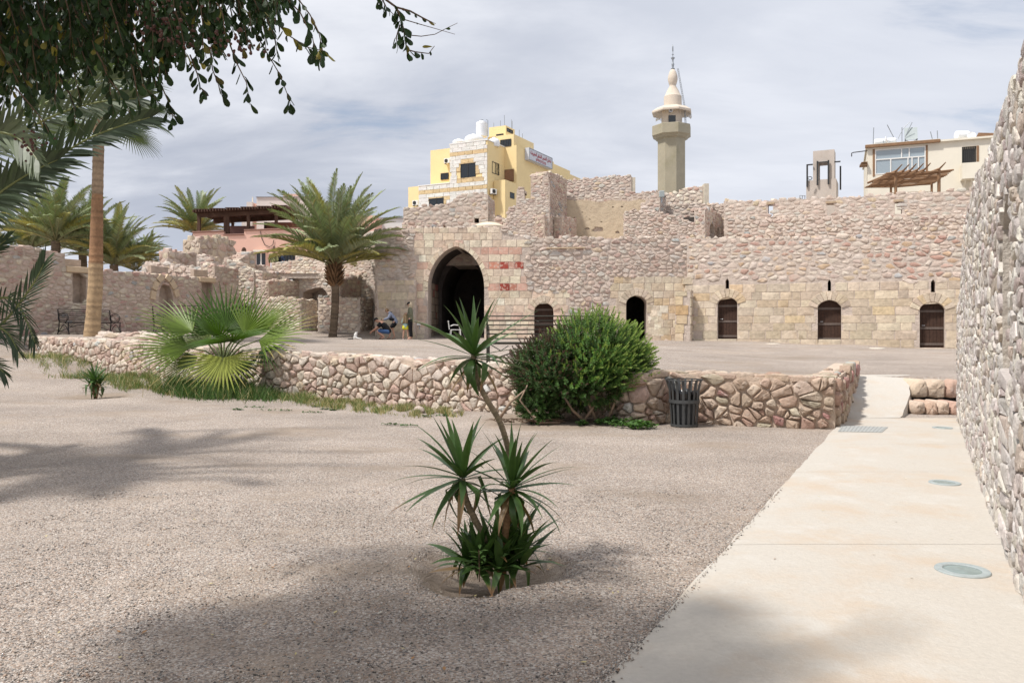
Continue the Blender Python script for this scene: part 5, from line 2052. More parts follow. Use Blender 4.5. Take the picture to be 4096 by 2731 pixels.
# terrace rooms
g = G()
for (a, b, y0, y1, dy) in ((859, 966, 884, 950, 2.5),):
    g.box(P(a, 0).x, P(b, 0).x, O_.y + dy, O_.y + dy + .2, P(0, y1).z, P(0, y0).z)
g.build('screen', mat('brown_screen', (0.27, 0.16, 0.14), rough=.9, noise_amt=.1), pk)
g = G()
g.box(P(992, 0).x, P(1220, 0).x, O_.y + 3.6, O_.y + 8, P(0, 960).z, P(0, 860).z)
g.build('terrace_room', mat('terracotta_render', (0.33, 0.15, 0.10), rough=.9, noise_amt=.1), pk)
for a, b, y0, y1 in ((1000, 1022, 900, 925), (1064, 1073, 893, 925), (1082, 1090, 898, 925), (1110, 1135, 890, 925)):
    g = G()
    g.box(P(a, 0).x, P(b, 0).x, O_.y + 3.55, O_.y + 3.6, P(0, y1).z, P(0, y0).z)
    g.build('window', M_GLASSD, pk)
# white upper storeys
g = G()
yb0 = O_.y + 9.5
pu = lambda px, py: pt(px, py, yb0 / K)
g.box(pu(1026, 0).x, pu(1250, 0).x, yb0, yb0 + 6, 6, pu(0, 789).z)
g.box(pu(986, 0).x, pu(1009, 0).x, yb0, yb0 + 3, 6, pu(0, 808).z)
g.box(pu(966, 0).x, pu(986, 0).x, yb0, yb0 + 3, 6, pu(0, 832).z)
g.build('upper_storey', mat('pale_render', (0.72, 0.65, 0.60), rough=.9, noise_amt=.04, noise_scale=.8), pk)
g = G()
g.box(pu(1009, 0).x, pu(1026, 0).x, yb0 + .3, yb0 + 3, 6, pu(0, 812).z)
g.box(pu(1118, 0).x, pu(1180, 0).x, yb0 + 1, yb0 + 5, pu(0, 800).z, pu(0, 767).z)
g.box(pu(1250, 0).x, pu(1500, 0).x, yb0, yb0 + 6, 6, pu(0, 862).z)
g.build('pink_upper_part', M_PINK, pk)
g = G()
g.box(pu(1024, 0).x, pu(1252, 0).x, yb0 - .08, yb0 + 6.1, pu(0, 789).z, pu(0, 787).z)
g.build('roof_edge', M_GREYM, pk)
G().tube([pu(993, 808) + Y3, pu(993, 780) + Y3], 0.05, 5).build('aerial', M_CREAM, pk)
# pergola over the terrace: posts, beams and every rafter
pg = thing('roof_pergola', 'long dark timber pergola over the pink roof terrace', 'pergola', (*pl(940, YP), P(0, 930).z), world=True)
for px, y0 in ((787, 930), (893, 930), (903, 942), (986, 930), (1098, 922)):
    a = P(px, y0)
    G().box(a.x - .09, a.x + .09, O_.y + .3, O_.y + .48, a.z - .3, P(0, interp([(783, 858), (1110, 840)], px)).z).build('post', M_DARKW, pg)
for px in (861, 1000):
    a = P(px, 0)
    G().box(a.x - .08, a.x + .08, O_.y + 3.2, O_.y + 3.36, P(0, 950).z, P(0, 862).z).build('post', M_DARKW, pg)
a, b = P(780, 860), P(1150, 842)
for dy in (.39, 3.28):
    g = G()
    g.prism([(a.x, a.z - .12), (b.x, b.z - .12), (b.x, b.z + .14), (a.x, a.z + .14)], Vector((0, O_.y + dy, 0)), X3, Z3, -Y3, -.07, .07)
    g.build('beam', M_DARKW, pg)
nr = 34
for i in range(nr):
    f = i / (nr - 1)
    p = a.lerp(b, f)
    G().box(p.x - .035, p.x + .035, O_.y - .35, O_.y + 3.8, p.z + .14, p.z + .30).build('rafter', M_DARKW, pg)
g = G()
for i in range(6):
    x0_, x1_ = a.x + (b.x - a.x) * i / 6, a.x + (b.x - a.x) * (i + 1) / 6 - .1
    zc = a.z + (b.z - a.z) * (i + .5) / 6
    g.box(x0_, x1_, O_.y - .2, O_.y + 3.7, zc + .31, zc + .35)
g.build('mat_cover', M_DARKW, pg)

# ---- minaret
YM = 76.0
mc = pl(2686, YM)
mn = thing('minaret', 'tall olive and cream octagonal minaret with balcony, bulb top and crescent', 'minaret', (*mc, 4), world=True)
zz_ = lambda py: pt(0, py, YM).z
px2 = YM / 2731.0
cc = (mc.x, mc.y, 0)
oct0 = R(8)
g = G()
g.lathe([(57 * px2, 3), (57 * px2, zz_(562))], 8, cc, a0=oct0)
g.build('shaft', M_MIN, mn)
g = G()
g.lathe([(57 * px2, zz_(562)), (66 * px2, zz_(557)), (70 * px2, zz_(552)), (80 * px2, zz_(546)), (80 * px2, zz_(509)), (77 * px2, zz_(507)), (30 * px2, zz_(507.5))], 8, cc, a0=oct0)
g.build('balcony', M_MIN, mn)
cx2 = (mc.x + 1 * px2, mc.y, 0)
g = G()
g.lathe([(41 * px2, zz_(507)), (41 * px2, zz_(440))], 20, cx2)
g.build('lantern', M_MINC, mn, smooth=True, sharp=50)
g = G()
g.box(mc.x - 20 * px2, mc.x + 8 * px2, mc.y - 42 * px2, mc.y - 38 * px2, zz_(507), zz_(473))
g.build('doorway', M_GLASSD, mn)
g = G()
g.lathe([(40 * px2, zz_(444)), (80 * px2, zz_(458)), (82 * px2, zz_(455)), (82 * px2, zz_(449)), (60 * px2, zz_(434)), (30 * px2, zz_(432))], 8, cx2, a0=oct0)
g.build('eave', M_MINC, mn)
g = G()
g.lathe([(35.5 * px2, zz_(434)), (35 * px2, zz_(388)), (32 * px2, zz_(385)), (22 * px2, zz_(362)), (12.5 * px2, zz_(345)), (12.5 * px2, zz_(343)), (15 * px2, zz_(338)), (19.5 * px2, zz_(320)), (19 * px2, zz_(308)), (14 * px2, zz_(290)), (7 * px2, zz_(279)), (2 * px2, zz_(277))], 22, (mc.x + 5 * px2, mc.y, 0))
g.build('bulb_top', M_MINC, mn, smooth=True, sharp=40)
fx = mc.x + 5.5 * px2
g = G()
g.lathe([(8 * px2, zz_(277)), (8 * px2, zz_(275)), (3 * px2, zz_(273)), (5 * px2, zz_(262)), (6 * px2, zz_(258)), (3 * px2, zz_(252)), (3 * px2, zz_(240)), (8 * px2, zz_(234)), (8 * px2, zz_(232)), (1.5 * px2, zz_(229)), (1.5 * px2, zz_(220)), (5 * px2, zz_(219)), (1.3 * px2, zz_(217)), (1.0 * px2, zz_(205))], 12, (fx, mc.y, 0))
g.build('finial', M_GREYM, mn, smooth=True, sharp=40)
g = G()
cr_ = [Vector((fx + math.sin(t) * 3.2 * px2, mc.y + math.sin(t) * 10 * px2, zz_(192) - math.cos(t) * 14 * px2)) for t in [R(-155 + 31 * i) for i in range(11)]]
g.tube(cr_, [0.3 * px2] + [1.6 * px2 * math.sin(PI * i / 10) + .3 * px2 for i in range(1, 10)] + [0.3 * px2], 6)
g.build('crescent', M_GREYM, mn, smooth=True)
g = G()
la, lb_ = (2706, 279), (2731, 430)
pm = lambda px, py, dy=0: Vector((pl(px, YM).x, mc.y + dy, zz_(py)))
for off in (0, 4.5):
    g.tube([pm(2706 + off, 279, -.4), pm(2728 + off, 430, -.9), pm(2731 + off, 507, -1.2)], 0.035, 5)
for i in range(24):
    y = 284 + i * 9
    x = interp([(279, 2706), (430, 2728), (507, 2731)], y)
    g.tube([pm(x, y, -.4 - (y - 279) * .0035), pm(x + 4.5, y, -.4 - (y - 279) * .0035)], 0.02, 4)
g.build('ladder', M_GREYM, mn)


def horn(px, py, ang, label):
    h = thing('loudspeaker', label, 'loudspeaker', (pm(px, py).x, mc.y - 42 * px2 * abs(math.cos(ang)), zz_(py)), 0, 'horn loudspeakers round the minaret lantern')
    h.rotation_euler = (0, 0, ang)
    g = G()
    g.lathe([(0.07, 0.5), (0.10, 0.25), (0.18, 0.1), (0.27, 0.0), (0.25, 0.02), (0.15, 0.13), (0.05, 0.3)], 14)
    g.V = [(v[0], -0.5 + v[2] - .1, v[1]) for v in g.V]
    g.build('horn', M_TANK, h, smooth=True)
    G().ball((0, -.55, 0), 0.07, n=8, m=5).build('driver', M_DARKM, h)
    G().box(-.05, .05, -.12, 0.25, -.14, -.08).build('bracket', M_GREYM, h)


horn(2671, 457, 0.0, 'round white loudspeaker facing the court above the minaret doorway')
horn(2644, 479, R(-100), 'small horn loudspeaker on the left side of the minaret lantern')
horn(2742, 467, R(95), 'large horn loudspeaker under the right eave of the minaret')

# ---- rooftop frame tower
YT = 54.0
ft = Fr(3225, YT, Vector((0.48, 1)))
rt_ = thing('rooftop_tower', 'small grey rendered roof tower with open top and dark steel posts', 'tower', (*ft.C, 6), world=True)
w0 = ft.a1(3345)
dep = min(2.6, ft.a2(3362, w0))
g = G()
ft.box(g, 0, w0, 0, dep, 5, ft.z(723))
g.build('tower_base', mat('grey_render', (0.50, 0.44, 0.39), rough=.9, noise_amt=.06, noise_scale=1, stain=(.40, .33, .27, .5), stain_scale=1.5), rt_)
c0, c1 = ft.a1(3252), ft.a1(3314)
z652, z605, z722 = ft.z(654), ft.z(607), ft.z(722.5)
dd_ = dep * .6
for a, b in ((c0, c0 + .40), (c1, c1 + .42)):
    g = G()
    ft.box(g, a, b, 0.05, dd_, z722, z652)
    g.build('column', MATS['grey_render'], rt_)
g = G()
ft.box(g, c0, c1 + .42, 0.05, dd_, z652, z605)
g.build('top_slab', MATS['grey_render'], rt_)
for px, y0, y1, o in ((3229, 660, 749, -.1), (3270, 650, 745, -.12), (3314, 650, 745, -.12), (3362, 656, 752, dep * .8)):
    t = ft.a1(px, o)
    g = G()
    ft.box(g, t - .06, t + .06, o - .06, o + .06, ft.z(y1), ft.z(y0))
    g.build('steel_post', M_DARKM, rt_)
g = G()
ft.box(g, ft.a1(3227), c0, -.14, -.06, ft.z(664), ft.z(659))
ft.box(g, c1 + .28, ft.a1(3362, .1), .1, .18, ft.z(659), ft.z(654))
ft.box(g, ft.a1(3268), ft.a1(3316), -.2, -.13, ft.z(658), ft.z(654))
g.build('steel_beam', M_DARKM, rt_)
g = G()
cw_ = [ft.C.x, ft.C.y]
q = pt(3240, 713, YT - .5)
ring = [q + Vector((.17 * math.cos(t), 0, .12 * math.sin(t))) for t in [2 * PI * i / 10 for i in range(11)]]
g.tube(ring, .03, 5)
g.build('hose_ring', M_DARKM, rt_)
# railing remnant beside it
g = G()
for px in (3200, 3210, 3220):
    a = pt(px, 798, 50)
    g.box(a.x - .02, a.x + .02, a.y, a.y + .04, a.z - .5, a.z + .3)
a, b = pt(3199, 782, 50), pt(3222, 784, 50)
g.tube([a, b], .02, 4)
g.build('roof_railing', M_GREYM, None, label='bit of thin roof railing left of the small grey roof tower', cat='railing')

# ---- cream house on the right
fc = Fr(3470, 47, Vector((0.41, 1)))
ch = thing('cream_house', 'cream house with wide white-framed windows and cluttered roof above the parapet', 'building', (*fc.C, 6), world=True)
te = fc.a1(4060)
g = G()
zc = fc.z(592)
T_ = lambda px: fc.a1(px)
Zc = lambda py, px=3470: fc.z(py, T_(px))
Of = Vector((*fc.C, 0))
U_, N_ = Vector((*fc.e1, 0)), Vector((*(-fc.e2), 0))
wx0, wx1, wy0, wy1 = T_(3500), T_(3703), Zc(700, 3500), Zc(600, 3500)
bx0, bx1, by0, by1 = T_(3848), T_(3906), Zc(660, 3848), Zc(588, 3848)
ztop = zc
g.prism([(0, 4), (0, ztop), (te, ztop), (te, 4)], Of, U_, Z3, N_, -.3, 0, holes=[[(wx0, wy0), (wx0, wy1), (wx1, wy1), (wx1, wy0)], [(bx0, by0), (bx0, by1), (bx1, by1), (bx1, by0)]])
fc.box(g, 0, .3, .31, 9, 4, ztop)
fc.box(g, .3, te, .31, 9, ztop - .3, ztop)
g.build('wall', M_CREAM, ch)
g = G()
fc.box(g, -.15, T_(3760), -.25, .0, ztop - .02, ztop + .16)
g.build('fascia', M_BROWNW, ch)
g = G()
fc.box(g, T_(3760), te, -.2, 9, ztop + .001, ztop + .12)
fc.box(g, -.1, T_(3760), .02, 9, ztop + .16, ztop + .24)
g.build('roof_edge', M_CREAM, ch)
# windows: every pane on its own
wn = G()
fw = .07
cols0 = [0, .53, .68, 1.0]
cols1 = [0, .315, .655, .735, .86, 1.0]
zm = wy0 + (wy1 - wy0) * .60
for a, b, c, d_ in ((wx0, wx1, wy1 - fw, wy1), (wx0, wx1, wy0, wy0 + fw), (wx0, wx1, zm - fw / 2, zm + fw / 2)):
    fc.box(wn, a, b, -.02, .08, c, d_)
for cols, c, d_ in ((cols0, zm + fw / 2, wy1 - fw), (cols1, wy0 + fw, zm - fw / 2)):
    for k_ in cols:
        x = wx0 + (wx1 - wx0) * k_
        x = min(max(x, wx0 + fw / 2), wx1 - fw / 2)
        fc.box(wn, x - fw / 2, x + fw / 2, -.02, .08, c, d_)
wo_ = wn.build('window', M_WHITE, ch)
for cols, c, d_ in ((cols0, zm + fw / 2, wy1 - fw), (cols1, wy0 + fw, zm - fw / 2)):
    for p_, q_ in zip(cols, cols[1:]):
        g = G()
        fc.box(g, wx0 + (wx1 - wx0) * p_ + .02, wx0 + (wx1 - wx0) * q_ - .02, .03, .05, c, d_)
        g.build('pane', M_GLASSB, wo_)
g = G()
fc.box(g, wx0 - .14, wx0 - .003, -.03, .1, wy0 - .1, wy1 + .05)
fc.box(g, wx1 + .003, wx1 + .12, -.03, .1, wy0 - .1, wy1 + .05)
g.build('window_post', M_BROWNW, ch)
g = G()
fc.box(g, bx0, bx1, .9, 1.0, by0, by1)
g.build('shutter', M_DARKM, ch)
nslat = 7
for i in range(nslat):
    g = G()
    a = bx0 + (bx1 - bx0) * (i + .15) / nslat
    fc.box(g, a, a + (bx1 - bx0) / nslat * .7, .1, .14, by0, by1)
    g.build('shutter_slat', M_DARKM, ch)
g = G()
fc.box(g, bx1 + .003, bx1 + .14, -.03, .1, by0, by1)
g.build('opening_post', M_BROWNW, ch)
g = G()
b0, b1_ = T_(3841), T_(3917)
fc.box(g, b0, b1_, -1.0, -.9, Zc(726, 3841), Zc(664, 3841))
fc.box(g, b0, b0 + .1, -.9, -.003, Zc(726, 3841), Zc(664, 3841))
fc.box(g, b1_ - .1, b1_, -.9, -.003, Zc(726, 3841), Zc(664, 3841))
fc.box(g, b0 + .1, b1_ - .1, -.9, -.003, Zc(726, 3841), Zc(722, 3841))
g.build('balcony', M_CREAM, ch)
g = G()
for t in (b0 + .2, (b0 + b1_) / 2, b1_ - .2):
    g.tube([Of + U_ * t + N_ * .9 + Z3 * Zc(727, 3841), Of + U_ * t + Z3 * Zc(762, 3841)], .04, 5)
g.build('balcony_strut', M_CREAM, ch)
# little eaves and lamp arm on its left corner
g = G()
for i in range(3):
    fc.box(g, -.5 + i * .05, 0, -.3, .6, Zc(662 - i * 5), Zc(660 - i * 5))
g.build('tile_edge', M_BROWNW, ch)
g = G()
g.tube([Of + Z3 * Zc(603), Of - U_ * .9 + Z3 * Zc(606), Of - U_ * 1.0 + Z3 * Zc(608), Of - U_ * 1.0 + Z3 * Zc(622)], .035, 5)
g.build('lamp_arm', M_DARKM, ch)
# low roof with brown tiles at the far right
tr = thing('tiled_roof', 'brown corrugated tile roof rising behind the rough wall top', 'roof', (*pl(3930, 50), 14), world=True)
for i in range(9):
    a, b = pt(3893 + i * 6.5, 575 - i * 6.5, 50), pt(4040, 577 - i * 6.5, 50)
    g = G()
    g.tube([a + Y3 * i * .12, b + Y3 * i * .12], .09, 6)
    g.build('tile_course', M_BROWNW, tr)
G().box(pt(3893, 0, 50.5).x, pt(4040, 0, 50.5).x, 50 * K + .3, 50 * K + 3, pt(0, 592, 50).z, pt(0, 572, 50).z).build('roof_base', M_CREAM, tr)
# roof clutter
def heater():
    t = thing('solar_boiler', 'long white boiler cylinder lying on the cream roof', 'water heater', (*(fc.C + fc.e1 * T_(3498) + fc.e2 * .8), ztop + .24), world=True)
    c0_ = Of + U_ * T_(3500) - N_ * .8 + Z3 * (ztop + .52)
    c1_ = Of + U_ * T_(3585) - N_ * .8 + Z3 * (ztop + .52)
    d_ = (c1_ - c0_).normalized()
    G().tube([c0_ - d_ * .02, c0_ + d_ * .03, c1_ - d_ * .03, c1_ + d_ * .02], [.16, .21, .21, .16], 16).build('cylinder', M_TANK, t, smooth=True, sharp=40)
    for i in range(12):
        p = c0_.lerp(c1_, (i + .5) / 12)
        G().tube([p - Z3 * .2 + N_ * .1, p - Z3 * .30 + N_ * .45], .03, 5).build('glass_tube', M_GLASSB, t)
    G().tube([c1_, c1_ + d_ * .15 + Z3 * .1, c1_ + d_ * .5 + Z3 * .8, c1_ + d_ * .9 + Z3 * 1.2], .02, 5).build('pipe', M_GREYM, t)


heater()


def dish(px, py, rr_, o, label, tilt=0.3, yaw=0.0):
    t_ = fc.a1(px, o)
    q_ = fc.C + fc.e1 * t_ + fc.e2 * o
    z_ = fc.z(py, t_, o)
    t = thing('satellite_dish', label, 'satellite dish', (q_.x, q_.y, ztop + .1), yaw, 'satellite dishes on the cream roof')
    h = z_ - ztop - .1
    g = G()
    g.lathe([(0.01, 0), (rr_ * .5, .02), (rr_ * .85, .07), (rr_, .11), (rr_, .125), (rr_ * .5, .035), (.01, .015)], 18)
    Mx = Matrix.Translation((0, 0, h)) @ Matrix.Rotation(R(90) - tilt, 4, 'X')
    g.V = [tuple(Mx @ Vector(v)) for v in g.V]
    g.build('reflector', M_TANK, t, smooth=True, sharp=60)
    G().tube([(0, .1, 0), (0, .1, h)], .03, 6).build('mast', M_GREYM, t)
    G().tube([(0, 0, h - rr_), (0, -rr_ * 1.1, h)], .015, 5).build('feed_arm', M_GREYM, t)


dish(3541, 562, .24, .3, 'small white dish in front of the roof boiler', yaw=R(55))
dish(3885, 546, .27, .5, 'white dish at the right end of the cream roof', yaw=R(-20))
t = thing('roof_solar_collector', 'square grey panel raised on a steel stand on the cream roof', 'panel', (*(fc.C + fc.e1 * T_(3644) + fc.e2 * 1.0), ztop + .24), world=True)
o_ = 1.0
ta, tb = fc.a1(3619, o_), fc.a1(3671, o_)
g = G()
g.add([Of + U_ * a - N_ * (o_ + dd1) + Z3 * z for z, dd1 in ((fc.z(561, ta, o_), 0), (fc.z(508, ta, o_), .35)) for a in (ta, tb)] +
      [Of + U_ * a - N_ * (o_ + dd1 + .08) + Z3 * z for z, dd1 in ((fc.z(561, ta, o_), 0), (fc.z(508, ta, o_), .35)) for a in (ta, tb)],
      [(0, 1, 3, 2), (5, 4, 6, 7), (0, 4, 5, 1), (2, 3, 7, 6), (0, 2, 6, 4), (1, 5, 7, 3)])
g.build('panel_sheet', mat('zinc_sheet', (0.36, 0.40, 0.40), rough=.5, noise_amt=.12, noise_scale=1.5, metal=.2), t)
g = G()
za, zb2 = ztop + .2, fc.z(561, ta, o_)
for a in (ta + .04, tb - .04):
    for d_ in (0, .5):
        g.tube([Of + U_ * a - N_ * (o_ + d_) + Z3 * za, Of + U_ * a - N_ * (o_ + d_) + Z3 * (zb2 + .05)], .025, 5)
g.tube([Of + U_ * ta - N_ * o_ + Z3 * za, Of + U_ * tb - N_ * o_ + Z3 * zb2], .02, 5)
g.tube([Of + U_ * tb - N_ * o_ + Z3 * za, Of + U_ * ta - N_ * o_ + Z3 * zb2], .02, 5)
g.build('stand', M_DARKM, t)
q_ = fc.C + fc.e1 * fc.a1(3848, .9) + fc.e2 * .9
t = thing('water_tank', 'white barrel tank near the right end of the cream roof', 'water tank', (q_.x, q_.y, ztop + .1))
G().tube([(-.42, 0, .42), (-.38, 0, .42), (.38, 0, .42), (.42, 0, .42)], [.2, .30, .30, .2], 16).build('tank_body', M_TANK, t, smooth=True, sharp=40)
G().box(-.3, .3, -.2, .2, 0, .14).build('cradle', M_GREYM, t)
q_ = fc.C + fc.e1 * fc.a1(3800, 1.2) + fc.e2 * 1.2
g = G().box(q_.x - .55, q_.x + .55, q_.y, q_.y + .5, ztop + .1, ztop + .36, bev=.03)
g.build('roof_box', M_GREYM, None, label='low grey metal box on the cream roof between the rods and tank', cat='box')
for i, (px, y0, y1, lean, lb) in enumerate(((3495, 511, 590, .05, 'thick aerial rod at the left corner of the cream roof'), (3600, 500, 585, -.8, 'long leaning rod left of the grey panel'), (3613, 510, 585, 0, 'upright rod touching the grey panel'),
                                            (3744, 527, 580, -.25, 'leaning rod in the middle of the cream roof'), (3760, 523, 578, -.05, 'upright rod in the middle of the cream roof'), (3625, 490, 545, .5, 'curved rod rising behind the grey panel'))):
    a = Of + U_ * T_(px) - N_ * 1.1
    G().tube([(a.x, a.y, fc.z(y1 + 5, T_(px), 1.1)), (a.x + lean, a.y, fc.z(y0, T_(px), 1.1))], .028, 5).build('steel_rod', M_GREYM, None, label=lb, cat='rod')
# timber pergola standing on the fort roof in front of the cream house
pgl = thing('timber_pergola', 'brown timber pergola with curved slats on the roof before the cream house', 'pergola', (*pl(3670, 42), 8.6), world=True)
for px, py0, Y, top, r_ in ((3583, 800, 40.5, 692, .085), (3756, 790, 40.5, 680, .095), (3564, 800, 42.6, 738, .07), (3727, 795, 42.6, 730, .07)):
    a, b = pt(px, py0, Y), pt(px, top, Y)
    G().tube([a, b], r_, 10).build('post', M_BROWNW, pgl)
for px in (3583, 3612, 3640, 3668, 3696, 3756):
    a, b = pt(px + 2, 688 - (px - 3583) * .05, 40.2), pt(px - 8, 740, 43.2)
    g = G()
    a = Vector((a.x, a.y, a.z + .05))
    b = Vector((a.x - .1, b.y, a.z - .05))
    g.tube([a + Vector((.1, -.5, .28)), a, b], [.035, .075, .075], 4)
    g.build('rafter', M_BROWNW, pgl)
for i in range(15):
    Y = 40.3 + i * .2
    z = pt(0, 694, 40.3).z - .02 * i
    x0_, x1_ = pt(3545 - i * .5, 0, 40.3).x + .02 * i, pt(3815, 0, 40.3).x + .03 * i
    g = G()
    rn = random.Random(i)
    n = 6
    pts_ = [Vector((x0_ + (x1_ - x0_) * k_ / n, Y * K, z + .03 * math.sin(k_ * 1.1 + i) + (x0_ + (x1_ - x0_) * k_ / n - x0_) * .05)) for k_ in range(n + 1)]
    g.tube(pts_, [.045 + rn.uniform(-.01, .01) for _ in pts_], 5)
    g.build('slat', M_BROWNW, pgl)
g = G()
a, b = pt(3568, 772, 40), pt(3730, 766, 40)
g.tube([a, b], .015, 4)
for i in range(18):
    p = a.lerp(b, i / 17)
    g.tube([p, p - Z3 * .35], .010, 4)
g.build('low_railing', M_BROWNW, None, label='thin low railing under the brown timber pergola', cat='railing')
# ------------------------------------------------------------------ plants
M_YUC = mat('yucca_leaf', tint=True, rough=0.42, noise_amt=0.12, noise_scale=14, spec=0.45, trans=0.12)
M_FAN = mat('fan_leaf', tint=True, rough=0.5, noise_amt=0.12, noise_scale=9, spec=0.4, trans=0.22)
M_DATE = mat('date_frond', tint=True, rough=0.5, noise_amt=0.15, noise_scale=3, spec=0.35, trans=0.08)
M_LEAF = mat('tree_leaf', tint=True, rough=0.5, noise_amt=0.2, noise_scale=30, spec=0.3, trans=0.10)
M_BUSH = mat('bush_leaf', tint=True, rough=0.6, noise_amt=0.15, noise_scale=12, spec=0.3, trans=0.22)
M_GRASS = mat('grass_blade', tint=True, rough=0.7, noise_amt=0.15, noise_scale=5, spec=0.2, trans=0.2)
M_BARK = mat('ringed_bark', tint=True, rough=0.9, noise_amt=0.25, noise_scale=12, bump=0.01, bump_scale=30)
M_TWIG = mat('twig', (0.13, 0.085, 0.055), rough=0.9, noise_amt=0.2)
rng = random.Random(99)


def dirv(az, el):
    return Vector((math.cos(az) * math.cos(el), math.sin(az) * math.cos(el), math.sin(el)))


def blade(g, base, d, L, W, droop, tint, tipc=None, n=7, fold=0.25, twist=0.0, kink=None):
    """A strap leaf: folded along its rib, bending under its own weight."""
    p = Vector(base)
    d = Vector(d).normalized()
    V, T = [], []
    side = d.cross(Vector((0, 0, 1)))
    if side.length < 1e-3:
        side = Vector((1, 0, 0))
    side.normalize()
    if twist:
        side = (Quaternion(d, twist) @ side)
    for i in range(n + 1):
        t = i / n
        w = W * (0.55 + 0.45 * min(1, t * 5)) * (1 - max(0, t - 0.45) / 0.55) ** 0.85 * 0.5 if t < 1 else 0.0008
        up = side.cross(d).normalized()
        V += [p - side * w + up * w * fold, p, p + side * w + up * w * fold]
        c = tint if tipc is None or t < 0.8 else tipc
        T += [c, tuple(q * 0.8 for q in c), c]
        dr = droop * (0.3 + 1.4 * t) / n
        if kink and abs(t - kink) < 0.5 / n + 1e-6:
            dr += R(75)
        ax = side
        if d.z > -0.96:
            d = (Quaternion(ax, -dr) @ d).normalized()
        p = p + d * (L / n)
    F = []
    for i in range(n):
        a = i * 3
        F += [(a, a + 1, a + 4, a + 3), (a + 1, a + 2, a + 5, a + 4)]
    g.add(V, F, T)
    return g


def yucca_green():
    k = rng.uniform(0.75, 1.25)
    return (0.075 * k, 0.145 * k, 0.038 * k)


def rosette(root, c, axis, n, Lr, W, rs_, low=-35, part=True, gg=None):
    q = Vector((0, 0, 1)).rotation_difference(Vector(axis).normalized())
    for i in range(n):
        f = (i + 0.5) / n
        el = R(88 - (88 - low) * f ** 0.85 + rs_.uniform(-7, 7))
        az = i * 2.39996 + rs_.uniform(-.25, .25)
        d = q @ dirv(az, el)
        L = rs_.uniform(*Lr) * (0.75 + 0.35 * math.sin(PI * min(1, f * 1.2)))
        dry = f > 0.90
        tint = (0.34, 0.22, 0.11) if dry and rs_.random() < .7 else yucca_green()
        tip = (0.28, 0.16, 0.08) if f > 0.62 and rs_.random() < .5 else None
        kink = rs_.uniform(.3, .5) if f > 0.7 and rs_.random() < .45 else None
        g = G() if part else gg
        base = Vector(c) + q @ Vector((0, 0, -0.05 * f)) + d * 0.012
        blade(g, base, d, L, W * rs_.uniform(.8, 1.1), R(18 + 42 * f) * rs_.uniform(.3, 1.2), tint, tip, kink=kink, twist=rs_.uniform(-.3, .3))
        if part:
            g.build('leaf', M_YUC, root, smooth=True)


YY = 4.5
yp = thing('yucca_plant', 'tall three-headed yucca with leaning trunks in a sandy hollow of the gravel', 'plant', (*pl(1960, YY), -0.12), world=True)
P = lambda px, py, dy=0.0: pt(px, py, YY + dy)
ry = random.Random(14)


def trunk(root, pts_, r0, r1, name='trunk', c0=(0.30, 0.235, 0.155), ring=0.012, n=10, top=None):
    # resample and ring the stem
    Q = [Vector(p) for p in pts_]
    out, rad, T = [], [], []
    tot = sum((b - a).length for a, b in zip(Q, Q[1:]))
    m = max(8, int(tot / ring))
    m = min(m, 150)
    d = [0]
    for a, b in zip(Q, Q[1:]):
        d.append(d[-1] + (b - a).length)

    def at(u):
        for i in range(1, len(Q)):
            if u <= d[i] + 1e-9:
                f = (u - d[i - 1]) / max(1e-9, d[i] - d[i - 1])
                p0, p1, p2, p3 = Q[max(0, i - 2)], Q[i - 1], Q[i], Q[min(len(Q) - 1, i + 1)]
                return 0.5 * ((2 * p1) + (p2 - p0) * f + (2 * p0 - 5 * p1 + 4 * p2 - p3) * f * f + (3 * p1 - p0 - 3 * p2 + p3) * f ** 3)
        return Q[-1]
    for i in range(m + 1):
        t = i / m
        out.append(at(t * tot))
        rad.append((r0 + (r1 - r0) * t) * (1 + (0.07 if i % 2 else -0.04) + ry.uniform(-.03, .03)))
        k = ry.uniform(.85, 1.15) * (1.0 if i % 2 else .8)
        cc_ = c0 if top is None or t < top[0] else top[1]
        T += [tuple(q * k for q in cc_)] * n
    g = G().tube(out, rad, n)
    g.T = T + g.T[len(T):]
    return g.build(name, M_BARK, root, smooth=True, sharp=60)


trunk(yp, [P(2000, 2300, .05), P(2022, 2140, .05), P(2040, 1990, .06), P(2042, 1880, .06), P(2036, 1812, .06), P(2018, 1740, .04), P(1994, 1676, .03), P(1947, 1597, .02), P(1911, 1525), P(1897, 1470), P(1894, 1415)], 0.024, 0.017)
trunk(yp, [P(1955, 2300, -.02), P(1935, 2155, -.05), P(1899, 2075, -.08), P(1863, 1995, -.1), P(1850, 1915, -.1)], 0.024, 0.02)
trunk(yp, [P(2010, 2300, -.05), P(2022, 2123, -.08), P(2042, 2011, -.1), P(2050, 1950, -.1)], 0.026, 0.022, top=(.35, (0.34, 0.20, 0.11)))
rosette(yp, P(1893, 1412), (-.12, 0, 1), 40, (0.36, 0.49), 0.046, ry, -42)
rosette(yp, P(1845, 1900, -.1), (-.25, -.1, 1), 40, (0.38, 0.52), 0.046, ry, -42)
rosette(yp, P(2050, 1945, -.1), (.15, -.1, 1), 46, (0.38, 0.53), 0.048, ry, -50)
for px, py, dy, n, L in ((1975, 2235, .0, 34, .38), (1915, 2250, -.08, 26, .33), (2045, 2230, .02, 30, .38), (1870, 2250, 0, 18, .30), (2000, 2265, -.14, 20, .30), (2085, 2245, -.04, 18, .32)):
    rosette(yp, P(px, py, dy), (ry.uniform(-.3, .3), ry.uniform(-.3, .1), 1), n, (L * .85, L * 1.15), 0.056, ry, 5)
